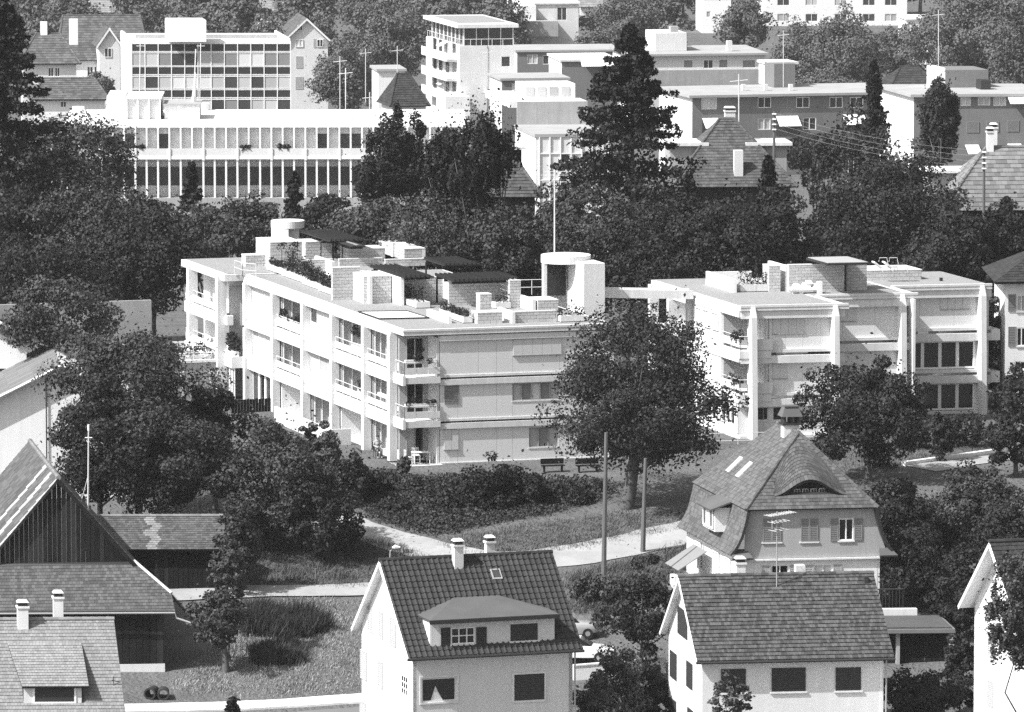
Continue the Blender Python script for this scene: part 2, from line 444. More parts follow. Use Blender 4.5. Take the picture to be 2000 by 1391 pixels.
def plant_mass(name, blobs, size, per, mat, parent=None, loc=None, kind=None):
    """small planting from a few lumps: blobs = [(centre, (rx, ry, rz))]"""
    C = np.concatenate([ball_points(int(per), c, r, shell=.3) for c, r in blobs]); return foliage(name, leaf_arrays(C, size), mat, parent, loc, kind)
def planter(fr, u0, u1, v0, v1, z0, label, h=.42, plant='leaf_dark', ph=.5, lumps=None, cell=None, dens=1.0, group=None):
    """planter box of single troughs with its plants"""
    c = fr.w((u0 + u1) / 2, (v0 + v1) / 2, z0)
    t = thing('planter', c, label, 'planter', group)
    L = (u1 - u0) if (u1 - u0) > (v1 - v0) else (v1 - v0); n = max(1, round(L / 1.25)); along_u = (u1 - u0) > (v1 - v0)
    for i in range(n):
        m = MB(); e = .012
        if along_u: a0, a1, b0, b1 = u0 + L * i / n + e, u0 + L * (i + 1) / n - e, v0, v1
        else: a0, a1, b0, b1 = u0, u1, v0 + L * i / n + e, v0 + L * (i + 1) / n - e
        m.box(fr, a0 + .03, a1 - .03, b0 + .03, b1 - .03, z0 + .04, z0 + h - .06)
        for q in ((a0, a1, b0, b0 + .05), (a0, a1, b1 - .05, b1), (a0, a0 + .05, b0 + .05, b1 - .05), (a1 - .05, a1, b0 + .05, b1 - .05)): m.box(fr, *q, z0 + .05, z0 + h)
        obj('trough', m, 'concrete', t)
    m = MB(); m.box(fr, u0 + .1, u1 - .1, v0 + .1, v1 - .1, z0, z0 + .05); obj('foot', m, 'deck', t)
    if plant:
        bl = []
        k = lumps or max(2, int(L * 2.2))
        for i in range(k):
            f = (i + random.uniform(.2, .8)) / k
            uu = u0 + (u1 - u0) * f if along_u else (u0 + u1) / 2; vv = (v0 + v1) / 2 if along_u else v0 + (v1 - v0) * f
            hh = ph * random.uniform(.45, 1.1)
            bl.append((fr.w(uu, vv, z0 + h + hh * .4), (random.uniform(.25, .45), random.uniform(.22, .4), hh * .6)))
        plant_mass('plants', bl, .11, 70 * dens, plant, t, kind='stuff')
    return t
# ================================================================== terraced block of flats in the middle
c0 = atz(788, 646, 8.6)
FM = Fr((c0[0], c0[1], 0), 16.5, 18.6)
flat = thing('apartment_building', FM.w(6, 14, 0), 'long white terraced apartment block with concrete fins and planted flat roof', 'building')
FL = [0.0, 2.8, 5.6]; ZR = 8.6
PVX = [(761, 640), (710, 620), (648, 596), (591, 576), (532, 552), (478, 533)]
pv = [FM.onu(x, y + 20, -.2)[0] for x, y in PVX]              # near faces of the fins, corner first
UE, VE = 14.0, 44.0
# floor slabs and roof
def part(name, mat, *boxes, root=None, fr=None):
    m = MB()
    for b in boxes: m.box(fr or FM, *b)
    return obj(name, m, mat, root or flat)
part('roof_slab', 'concrete', (0, UE, 0, 35.5, 8.25, 8.56))
part('roof_gravel', 'roof_gravel', (.25, UE - .25, .25, 35.3, 8.5, 8.60))
part('roof_edge', 'concrete', (-.03, .25, -.03, 35.5, 8.5, 8.63), (.25, UE, -.03, .22, 8.5, 8.63))
part('roof_joint', 'deck', (.02, UE, .03, .2, 8.2, 8.26))
# front wall in storeys: beam, panels, windows
v0w = .22
def op(px0, px1, py0, py1):
    (a0, zb), (a1, _), (_, zt) = FM.onv(px0, py1, v0w), FM.onv(px1, py1, v0w), FM.onv(px0, py0, v0w)
    return [round(a0, 2), round(a1, 2), round(zb, 2), round(zt, 2)]
ops = {2: [op(1002, 1096, 659, 694)], 1: [op(868, 896, 749, 789), op(1001, 1092, 747, 783)], 0: [op(867, 895, 840, 878), op(1033, 1090, 835, 874)]}
for f in (0, 1, 2):
    zf = FL[f]; zt = FL[f] + 2.8 - .58 if f < 2 else 8.25 - .42
    o_ = [[a, b, max(c, zf + .4), min(d, zt - .06)] for a, b, c, d in ops[f]]
    cuts = [2.45, 3.62 if f < 2 else 5.0, 6.2, 7.25, 10.4, 12.6, UE]
    # wall panels, each a plate of its own, broken round the openings
    def holed(a0, a1):
        inside = [o for o in o_ if o[0] < a1 - .05 and o[1] > a0 + .05]
        ops2 = [[max(o[0], a0), min(o[1], a1), o[2], o[3]] for o in inside]
        wall(flat, FM, ('v', v0w), a0 + .005, a1 - .005, zf + .05, zt, [[max(p[0], a0 + .006), min(p[1], a1 - .006), p[2], p[3]] for p in ops2], 'panel_wall', .16, name='wall_panel')
    for a0, a1 in zip(cuts[:-1], cuts[1:]): holed(a0, a1)
    part('wall_core', 'concrete', (2.46, UE - .02, v0w + .2, v0w + .5, zf, zt))
    part('beam', 'concrete', (2.42, UE, v0w - .15, v0w + .3, zt, zt + .36))
    part('shadow_joint', 'deck', (2.44, UE - .02, v0w - .04, v0w + .28, zt + .365, zt + .475))  # near-black strip paints the shadow line between beam and ledge
    part('ledge', 'concrete', (2.3 if f else 2.45, UE, v0w - .06, v0w + .3, zf - .1, zf + .05))
    for k, o in enumerate(o_):
        if (f, k) in ((2, 0), (0, 0)): roller(flat, FM, ('v', v0w), o[0], o[1], o[2], o[3], 'shutter_light', .07, 5 if k == 0 and f == 2 else 2)
        elif (f, k) == (1, 0): shutter(flat, FM, ('v', v0w), o[0], o[1], o[2], o[3], 'shutter_grey', .05)
        else: window(flat, FM, ('v', v0w), o[0], o[1], o[2], o[3], 5 if f else 3, 1, .05, .1, ['blind', 'shutter_grey', 'curtain', 'shutter_grey', 'blind'][:5 if f else 3] if f else ['blind', 'shutter_grey', 'blind'], 'metal_grey', .03)
part('plinth', 'concrete', (2.3, UE, .1, .6, -1.2, -.06))
part('end_wall', 'panel_wall', (UE - .3, UE - .01, .4, 35.4, -1, 8.25))
part('back_wall', 'panel_wall', (1, UE - .32, 35.0, 35.3, -1, 8.25))
# corner loggia
for f in (0, 1, 2):
    zf = FL[f]
    if f:
        part('balcony_slab', 'concrete', (-.02, 2.42, -.02, 2.2, zf - .42, zf - .02))
        part('slab_end', 'concrete', (-.06, .12, -.06, 2.0, zf - .52, zf + .12))
    part('loggia_back_wall', 'dark_and_shade_render', (1.95, 2.42, 2.0, 2.2, zf, zf + 2.4), (.35, .8, 2.0, 2.2, zf, zf + 2.4))  # recess shade is put into the darker wall colour
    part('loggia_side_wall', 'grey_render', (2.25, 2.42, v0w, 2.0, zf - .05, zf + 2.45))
    window(flat, FM, ('v', 2.02), .8, 1.95, zf + .05, zf + 2.3, 2, 1, .06, .02, ['glass', 'glass'] if f else ['blind', 'glass'], 'metal_grey', name='balcony_door')
    window(flat, FM, ('u', .38), .45, 2.0, zf + .05, zf + 2.3, 2, 1, .06, .02, ['glass', 'blind'], 'white_paint', name='side_window') if f == 9 else None
    if f:
        rz = zf + .12
        part('balcony_panel', 'concrete', *[(.08 + .78 * i, .08 + .78 * i + .75, -.02, .03, rz + .05, rz + .48) for i in range(3)])
        rail(flat, [FM.w(.06, 1.9, zf), FM.w(.06, 0, zf), FM.w(2.18, 0, zf)], .95, bars=1)
part('terrace_floor', 'concrete', (-.45, 2.5, -.35, 2.2, -.35, .0))
part('terrace_floor', 'concrete', (-.35, .4, 2.2, pv[2], -.35, -.01))
# long left side: fins, edge beams, windows and loggias
m_ = None
for i, v in enumerate(pv):
    m = MB(); w = .5; zt = 8.52
    b = [(-.22, v), (.3, v), (.3, v + w), (-.22, v + w)]
    zb = -1.0
    m.hexa([FM.w(a, q, zb) for a, q in b], [FM.w(a, q, zt - .55) for a, q in b])
    m.hexa([FM.w(a, q, zt - .55) for a, q in b], [FM.w(a + (.2 if a < 0 else 0), q, zt) for a, q in b])
    obj('fin', m, 'concrete', flat)
bays = [(pv[i] + .5, pv[i + 1]) for i in range(5)]              # bay 0 is the one next to the corner
kinds = {0: 'LLL', 1: 'LLW', 2: 'DWW', 3: 'wLL', 4: 'PWT'}      # ground, first, second floor
kinds = {0: 'LLL', 1: 'BLL', 2: 'LWW', 3: 'BLL', 4: 'TWW'}
for bi, (a0, a1) in enumerate(bays):
    for f in (0, 1, 2):
        zf = FL[f]; zt = zf + 2.8 - .62 if f < 2 else 7.98; k = kinds[bi][f]
        part('edge_beam', 'concrete', (-.04, .32, a0 + .002, a1 - .002, zt, zt + (.78 if f < 2 else .55)))
        if f < 2: part('beam_lip', 'concrete', (-.09, .0, a0 + .004, a1 - .004, zt + .66, zt + .79))
        if k == 'W':
            zs = zf + (1.25 if (bi, f) != (2, 1) else 1.0)
            part('spandrel_panel', 'white_paint', (.34, .44, a0, a1, zf + .15, zs))
            pn = {(4, 2): ['curtain', 'curtain'], (4, 1): ['blind', 'curtain', 'curtain', 'blind'], (2, 2): ['glass', 'curtain', 'curtain', 'curtain'], (2, 1): ['blind', 'blind', 'blind']}[(bi, f)]
            window(flat, FM, ('u', .36), a0 + .05, a1 - .05, zs, zt, len(pn), 1, .06, .02, pn[::-1], 'white_paint')
        elif k == 'T':
            window(flat, FM, ('u', .36), a0 + .05, a1 - .05, zf - .2, zt, 4, 1, .1, .02, 'glass', 'white_paint', mid=.42)
        else:
            # loggia: back wall, end wall that faces the camera, door, parapet and rail
            part('loggia_back_wall', 'dark_and_shade_render', (2.1, 2.25, a0, a1, zf, zt + .1))
            part('loggia_end_wall', 'white_render' if k == 'B' else 'dark_and_shade_render', (.4, 2.1, a1 - .12, a1 + .3, zf - (1.2 if not f else 0), zt + .1))  # loggia back and end walls coloured darker to stand for shade
            part('loggia_floor', 'concrete', (.33, 2.1, a0, a1 - .12, zf - .12, zf + .02))
            if k != 'B' and bi != 2:
                window(flat, FM, ('v', a1 - .13), .5, 1.15 if bi else 1.3, zf + .05, zf + 2.15, 2 if bi == 0 else 1, 1, .06, .01, ['curtain', 'glass'] if bi == 0 else ['glass' if f == 2 else 'curtain'], 'white_paint', name='balcony_door')
            if bi == 2: window(flat, FM, ('v', a1 - .13), .55, 1.6, zf + .05, zf + 2.2, 2, 1, .06, .01, ['curtain', 'glass'], 'white_paint', name='balcony_door')
            if f:
                part('parapet_panel', 'white_paint', (.02, .08, a0 + .02, a1 - .02, zf + .32, zf + .72))
                rail(flat, [FM.w(.05, a0 + .05, zf + .1), FM.w(.05, a1 - .05, zf + .1)], .92, bars=1)
part('wall_core', 'panel_wall', (2.3, 2.42, 2.2, 35.0, -1, 8.25))
part('garden_wall', 'pale_render', (-1.6, -1.45, bays[1][0] + 2.2, bays[2][1] + 2, -1.6, 1.05))
part('garden_wall', 'pale_render', (-1.45, -.2, bays[1][0] + 2.3, bays[1][0] + 2.45, -1.6, 1.05))
# bay beyond the last fin, with its planted terrace, and the further wing
ve = pv[5] + .5
part('edge_beam', 'concrete', (-1.0, .3, ve, ve + 1.9, 2.18, 2.96))
window(flat, FM, ('u', -.75), ve + .1, ve + 1.8, -.6, 2.18, 3, 1, .1, .02, 'glass', 'white_paint', mid=.22)
part('wing_wall', 'panel_wall', (-.55, 1.2, ve + 1.9, ve + 2.2, -1, 8.0))
WV0, WV1 = ve + 1.6, ve + 11.6
part('wing_roof', 'concrete', (-1.3, UE - 2, WV0 - .9, WV1, 8.1, 8.56))
part('wing_roof_gravel', 'roof_gravel', (-1.0, UE - 2.2, WV0 - .6, WV1 - .2, 8.5, 8.6))
part('wing_beam', 'concrete', (-.8, UE - 2.2, WV0 - .28, WV0, 7.75, 8.1))
for v in (WV0 + .1, WV1 - 2.6):
    part('fin', 'concrete', (-1.5, -.85, v, v + .55, -1, 8.35))
for f in (1, 2):
    part('balcony_slab', 'concrete', (-1.25, .2, WV0 + .66, WV1 - .6, FL[f] - .62, FL[f] + .12))
    part('parapet_panel', 'white_paint', (-1.22, -1.16, WV0 + .7, WV1 - .8, FL[f] + .3, FL[f] + .72))
    rail(flat, [FM.w(-1.19, WV0 + .7, FL[f] + .1), FM.w(-1.19, WV1 - .8, FL[f] + .1)], .95, bars=1)
    part('wing_back_wall', 'panel_wall', (.3, .5, WV0 + .3, WV1, FL[f], FL[f] + 2.5))
part('bay_window', 'white_paint', (-.95, -.5, WV0 - .3, WV0 + .25, 5.0, 5.65))
part('wing_far_wall', 'panel_wall', (.5, UE - 2.2, WV1 - .4, WV1 - .1, -1, 8.1))
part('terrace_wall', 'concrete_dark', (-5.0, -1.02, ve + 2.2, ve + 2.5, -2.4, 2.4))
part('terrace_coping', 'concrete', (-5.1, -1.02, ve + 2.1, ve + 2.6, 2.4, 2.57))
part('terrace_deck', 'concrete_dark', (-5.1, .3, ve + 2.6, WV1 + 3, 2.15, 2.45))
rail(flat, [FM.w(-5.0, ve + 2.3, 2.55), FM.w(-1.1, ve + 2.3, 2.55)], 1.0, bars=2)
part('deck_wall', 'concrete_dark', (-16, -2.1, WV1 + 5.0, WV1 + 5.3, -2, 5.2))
# ---- roof terraces
def rw(x0, x1, yt, yb, dep=.2, name='block_wall'):
    u0, v = FM.uv(x0, yb, ZR); u1, _ = FM.onv(x1, yb, v); h = (yb - yt) / 31.0
    return blockwall(flat, FM, u0, u1, v, v + dep, ZR - .02, ZR + h, name=name)
rw(480, 522, 497, 521, 1.0); rw(528, 590, 469, 523, 3.5); rw(597, 626, 469, 506, 2.0); rw(628, 648, 473, 505)
rw(602, 650, 505, 542); rw(663, 747, 505, 521); rw(753, 832, 506, 521); rw(650, 703, 520, 587, .3); rw(711, 764, 538, 593, 3.0); rw(783, 870, 541, 588)
rw(877, 996, 546, 598); rw(996, 1017, 546, 601, 2.0); rw(681, 752, 484, 512, 2.0); rw(790, 830, 484, 508, 6.0); rw(938, 960, 574, 622, .8, 'chimney'); rw(933, 981, 611, 633, 1.2); rw(1005, 1086, 609, 631, .25); rw(1051, 1090, 586, 608, 2.0)
def wingwall(x, yb, yt, L, th=.22):          # white wall running away from the camera
    u, v = FM.uv(x, yb, ZR); h = (yb - yt) / 31.0
    part('screen_wall', 'white_render', (u, u + th, v, v + L, ZR - .02, ZR + h))
wingwall(721, 594, 537, 6.0); wingwall(783, 597, 538, 5.0); wingwall(876, 589, 543, 3.0); wingwall(825, 507, 484, 7.0); wingwall(648, 545, 508, 4.0); wingwall(1040, 608, 584, 4.0); wingwall(1000, 632, 609, 3.0); wingwall(876, 632, 618, 4.5)
u_, v_ = FM.uv(770, 502, ZR); part('chimney', 'concrete', (u_ - .12, u_ + .12, v_, v_ + .4, ZR, ZR + 1.0))
def pergola(x0, x1, yb, hgt, dep, slats, label=None, solid=False):
    u0, v = FM.uv(x0, yb, ZR + hgt); u1, _ = FM.uv(x1, yb, ZR + hgt); u1, _z = FM.onv(x1, yb, v)
    m = MB()
    m.box(FM, u0, u1, v + dep * .1 - .06, v + dep * .1 + .06, ZR + hgt - .28, ZR + hgt - .1)
    o = obj('pergola', m, 'slat_dark', flat)
    for q in (.5, .9): s = MB(); s.box(FM, u0, u1, v + dep * q - .06, v + dep * q + .06, ZR + hgt - .28, ZR + hgt - .1); obj('beam', s, 'slat_dark', o)
    n = int((u1 - u0) / .3) if slats else 0
    for i in range(n):
        s = MB(); a = u0 + (u1 - u0) * i / n; s.box(FM, a, a + .1, v - .15, v + dep, ZR + hgt - .1, ZR + hgt + .1); obj('slat', s, 'slat_dark', o)
    for q in ((u0 + .1, v + dep - .15), (u1 - .1, v + dep - .15)):
        s = MB(); s.box(FM, q[0] - .05, q[0] + .05, q[1] - .05, q[1] + .05, ZR, ZR + hgt - .28); obj('post', s, 'slat_dark', o)
    if solid:
        s = MB(); s.box(FM, u0 - .05, u1 + .05, v - .1, v + dep, ZR + hgt - .1, ZR + hgt - .02); obj('cover', s, 'deck', o)
        s = MB(); s.box(FM, u0 + .4, u1 - .3, v + .3, v + dep - .3, ZR + hgt - .02, ZR + hgt + .02)
        if solid == 2: obj('sheet', s, 'roof_gravel', o)
pergola(886, 1017, 548, 1.85, 4.0, True); pergola(790, 846, 541, 1.95, 7.5, True, solid=1); pergola(688, 712, 480, 1.5, 5.0, False, solid=2); pergola(645, 715, 470, 1.6, 7, True, solid=1); pergola(868, 936, 517, 1.4, 4.5, True, solid=1)
m = MB(); sk = [FM.uv(x, y, ZR + .05) for x, y in [(700, 609), (796, 608), (838, 621), (741, 623)]]
for (a, b) in zip(sk, sk[1:] + sk[:1]): m.tube([FM.w(a[0], a[1], ZR + .06), FM.w(b[0], b[1], ZR + .06)], .05, 4)
obj('skylight_frame', m, 'metal_dark', flat)
m = MB(); m.quad(*[FM.w(a, b, ZR + .05) for a, b in sk][::-1]); obj('skylight', m, 'white_paint', flat)
ra, rb_ = FM.uv(474, 541, ZR), FM.uv(500, 543, ZR); rail(flat, [FM.w(ra[0], ra[1] + 2, ZR), FM.w(ra[0], ra[1], ZR), FM.w(rb_[0], rb_[1], ZR)], .95)
# round stair towers
def drum(cx, cy, r, h, label, opening, base):
    u, v = FM.uv(cx, cy, ZR); c = FM.w(u, v, 0)
    t = thing('stair_tower', (c[0], c[1], ZR), label, 'tower', 'round roof stair towers')
    m = MB(); m.ring(c, r - .25, r, ZR + h - .5, ZR + h, 40); obj('ring_beam', m, 'white_render', t)
    m = MB(); m.ring(c, 0.02, r - .26, ZR + h - .1, ZR + h - .03, 32); obj('roof', m, 'concrete', t)
    m = MB(); m.ring(c, r - .25, r - .02, base, ZR + h - .5, 22, opening[0], opening[1]); obj('curved_wall', m, 'white_render', t)
    return t, c
t, c = drum(1105, 578, 1.65, 2.75, 'round concrete stair tower with ring roof and square shaft on the roof', (R(-20), R(150)), 0.0)
fu = FM.inv(c)
m = MB(); m.box(FM, fu[0] - 1.62, fu[0] - 1.4, fu[1] - .3, fu[1] + .1, ZR, ZR + 2.25); obj('post', m, 'white_render', t)
m = MB(); m.box(FM, fu[0] + .15, fu[0] + 1.6, fu[1] - 3.2, fu[1] - .1, -1, ZR + 2.45); obj('shaft', m, 'white_render', t)
m = MB(); m.box(FM, fu[0] - 1.3, fu[0] + .1, fu[1] + .3, fu[1] + .5, ZR, ZR + 2.25); obj('door_screen', m, 'metal_dark', t)
t2, c2 = drum(562, 478, 1.2, 1.75, 'smaller white round stair tower at the far end of the roof', (R(100), R(275)), ZR)
fu2 = FM.inv(c2); m = MB(); m.box(FM, fu2[0] - .6, fu2[0] + .7, fu2[1] - .5, fu2[1] + .3, ZR, ZR + 1.25); obj('shaft', m, 'white_render', t2)
rail(flat, [FM.w(fu[0] - 3.6, fu[1] + 1.5, ZR), FM.w(fu[0] - .2, fu[1] + 1.2, ZR)], 1.0)
# foot bridge to the other block
bA = np.array(FM.w(fu[0] + 1.5, fu[1] - .6, ZR)); bA = at(1155, 571, bA[1]); bB = at(1350, 574, bA[1] + 1.2)
br = thing('footbridge', (bA + bB) / 2, 'narrow concrete footbridge at roof level between the two blocks', 'bridge')
dv = (bB - bA); nrm = np.array([-dv[1], dv[0], 0]); nrm /= np.linalg.norm(nrm)
def bridge_box(o0, o1, z0, z1): return MB().hexa([bA + nrm * o0 + (0, 0, z0), bB + nrm * o0 + (0, 0, z0), bB + nrm * o1 + (0, 0, z0), bA + nrm * o1 + (0, 0, z0)], [bA + nrm * o0 + (0, 0, z1), bB + nrm * o0 + (0, 0, z1), bB + nrm * o1 + (0, 0, z1), bA + nrm * o1 + (0, 0, z1)])
obj('deck', bridge_box(-.6, .6, -.1, .1), 'concrete', br); obj('side_beam', bridge_box(-.72, -.61, -.28, .28), 'concrete', br); obj('side_beam', bridge_box(.61, .72, -.28, .28), 'concrete', br)
# roof aerial
u_, v_ = FM.uv(1083, 572, ZR); b = np.array(FM.w(u_, v_, ZR)); top = at(1085, 332, b[1])
ae = thing('television_aerial', b, 'tall thin television mast standing by the round stair tower', 'aerial')
m = MB(); m.tube([b, (b[0], b[1], top[2])], [.07, .05], 6); obj('mast', m, 'rail', ae)
for k, (dz, l) in enumerate([(0, .9), (.25, .7), (-.45, .8)]):
    m = MB(); p = np.array([b[0], b[1], top[2] + dz - .35]); m.tube([p - (l, 0, 0), p + (l, 0, 0)], .015, 4)
    for q in np.linspace(-l, l, 7): m.tube([p + (q, -.25, 0), p + (q, .25, 0)], .012, 4)
    obj('antenna', m, 'rail', ae)
# ---- planters, plants
def rplanter(x0, x1, yb, dep, label, **k):
    u0, v = FM.uv(x0, yb, ZR); u1, _ = FM.onv(x1, yb, v); return planter(FM, u0, u1, v, v + dep, ZR, label, **k)
rplanter(1095, 1141, 630, .8, 'roof planter with a spreading shrub beside the oak top', ph=1.0, dens=1.2)
rplanter(968, 998, 604, .9, 'short roof planter with dark shrub in front of the slatted pergola', ph=1.1)
rplanter(905, 923, 632, 5.0, 'long white roof planter left of the block chimney', ph=.6)
rplanter(813, 840, 603, 4.5, 'white roof planter with dark bush before the block wall', ph=.9)
rplanter(673, 690, 586, 6.0, 'long roof planter trailing plants over its near end', ph=.9, dens=1.4)
rplanter(632, 648, 570, 5.0, 'roof planter with weeping shrub near the skylight', ph=1.2, dens=1.6)
rplanter(600, 622, 556, 6.0, 'roof planter with a large leafy bush along the west edge', ph=1.6, dens=1.6)
rplanter(561, 580, 541, 5.0, 'white roof planter under the standard rose trees', ph=.6)
def standard_rose(px, yb, label):
    u, v = FM.uv(px, yb, ZR); b = np.array(FM.w(u, v, ZR)); t = thing('standard_rose', b, label, 'plant', 'standard roses')
    m = MB(); m.tube([b, b + (.02, 0, 1.35)], .03, 5); obj('stem', m, 'bark', t)
    plant_mass('crown', [(b + (0, 0, 1.55), (.38, .38, .3)), (b + (.15, 0, 1.7), (.25, .25, .2))], .1, 60, 'leaf_dark', t)
standard_rose(550, 525, 'left one of the two small standard roses before the block wall'); standard_rose(573, 525, 'right one of the two small standard roses before the block wall')
def boxplant(face_u0, u1, v, z, label, h=.5, mat='leaf_dark', dens=1.0):
    t = thing('flower_box', FM.w((face_u0 + u1) / 2, v, z), label, 'flower box', 'flower boxes on balconies')
    m = MB(); m.box(FM, face_u0, u1, v - .12, v + .12, z, z + .24); obj('box', m, 'concrete', t)
    bl = []
    for i in range(max(3, int((u1 - face_u0) * 3))):
        f = random.random(); bl.append((FM.w(face_u0 + (u1 - face_u0) * f, v - random.uniform(-.1, .15), z + .25 + random.uniform(-.1, h)), (.22, .2, random.uniform(.14, .3))))
    plant_mass('plants', bl, .1, 55 * dens, mat, t, kind='stuff')
boxplant(.15, 2.2, .2, 6.45, 'flower box with dark shrubs on the top corner balcony', .75, dens=1.5)
boxplant(.15, 2.2, .2, 3.65, 'flower box with low flowers on the middle corner balcony', .3)
def sidebox(bi, f, label, a=.2, b=.8, h=.45, dens=1.0):
    v0, v1 = bays[bi]; va, vb = v0 + (v1 - v0) * a, v0 + (v1 - v0) * b
    t = thing('flower_box', FM.w(.25, (va + vb) / 2, FL[f] + .75), label, 'flower box', 'flower boxes on balconies')
    m = MB(); m.box(FM, .14, .38, va, vb, FL[f] + .72, FL[f] + .95); obj('box', m, 'concrete', t)
    bl = [(FM.w(.2, va + (vb - va) * random.random(), FL[f] + 1.0 + random.uniform(-.1, h)), (.22, .3, random.uniform(.15, .3))) for _ in range(8)]
    plant_mass('plants', bl, .1, 60 * dens, 'leaf_dark', t, kind='stuff')
sidebox(3, 2, 'overflowing flower box on the top balcony second from the left fin', .0, 1.0, .5, 1.4)
sidebox(1, 1, 'flower box at the near end of the middle balcony', .0, .3, .5)
sidebox(1, 2, 'small tree in a tub on the top balcony with white parapet', .1, .5, 1.1, 1.3)
t = thing('planter', FM.w(-.6, ve + 1, 2.96), 'white terrace planter with tall dark shrubs by the far wing', 'planter')
m = MB(); m.box(FM, -.95, -.45, ve + .1, ve + 1.8, 2.97, 3.3); obj('trough', m, 'white_paint', t)
plant_mass('plants', [(FM.w(-.6, ve + .3 + i * .25, 3.4 + random.uniform(0, .9)), (.45, .4, .55)) for i in range(7)], .14, 110, 'leaf_dark', t, kind='stuff')
t = thing('planter', FM.w(-3, ve + 3.6, 2.45), 'planted bed with ferns and flowers behind the terrace railing', 'planter')
m = MB(); m.box(FM, -4.9, -1.6, ve + 3.2, ve + 4.0, 2.45, 2.8); obj('trough', m, 'concrete', t)
plant_mass('plants', [(FM.w(-4.8 + i * .34, ve + 3.6 + random.uniform(-.3, .3), 2.95 + random.uniform(0, .4)), (.45, .4, .4)) for i in range(10)], .14, 80, 'leaf_mid', t, kind='stuff')
plant_mass('flowers', [(FM.w(-3.2, ve + 3.0, 2.9), (.35, .3, .3)), (FM.w(-2.0, ve + 3.0, 2.9), (.35, .3, .35))], .12, 40, 'flower', t, kind='stuff')
for x, lb in ((-1.9, 'white pampas plume right before the terrace wall'), (-4.0, 'white pampas plume left before the terrace wall')):
    b = np.array(FM.w(x, ve + 1.7, 0)); t = thing('pampas_grass', b, lb, 'plant', 'pampas plumes')
    plant_mass('plume', [(b + (0, 0, 1.5), (.22, .22, .5))], .12, 200, 'flower', t)
    m = MB(); [m.tube([b + (0, 0, -.6), b + (.1 * k, 0, 1.2)], .015, 4) for k in (-2, -1, 0, 1, 2)]; obj('stalk', m, 'grass_blade', t)
# dark plank fence before the far bays
pf = [atz(440, 780, 1.6), atz(540, 776, 1.6)]
a_, b_ = FM.inv(pf[0]), FM.inv(pf[1])
fu0 = FM.uv(452, 782, .9); fu1 = FM.uv(540, 777, .9)
fn = thing('plank_fence', FM.w(fu1[0], fu1[1], -1), 'tall dark plank fence in front of the far ground floor windows', 'fence')
pa, pb = np.array(FM.w(*fu0, 0)), np.array(FM.w(*fu1, 0)); nf = 15
for i in range(nf):
    q0 = pa + (pb - pa) * i / nf; q1 = pa + (pb - pa) * (i + .94) / nf; yv = np.array([0, .04, 0])
    lo, hi = np.array([0, 0, -2.2]), np.array([0, 0, .9 + random.uniform(-.03, .03)])
    obj('plank', MB().hexa([q0 + lo, q1 + lo, q1 + lo + yv, q0 + lo + yv], [q0 + hi, q1 + hi, q1 + hi + yv, q0 + hi + yv]), 'wood_dark', fn)
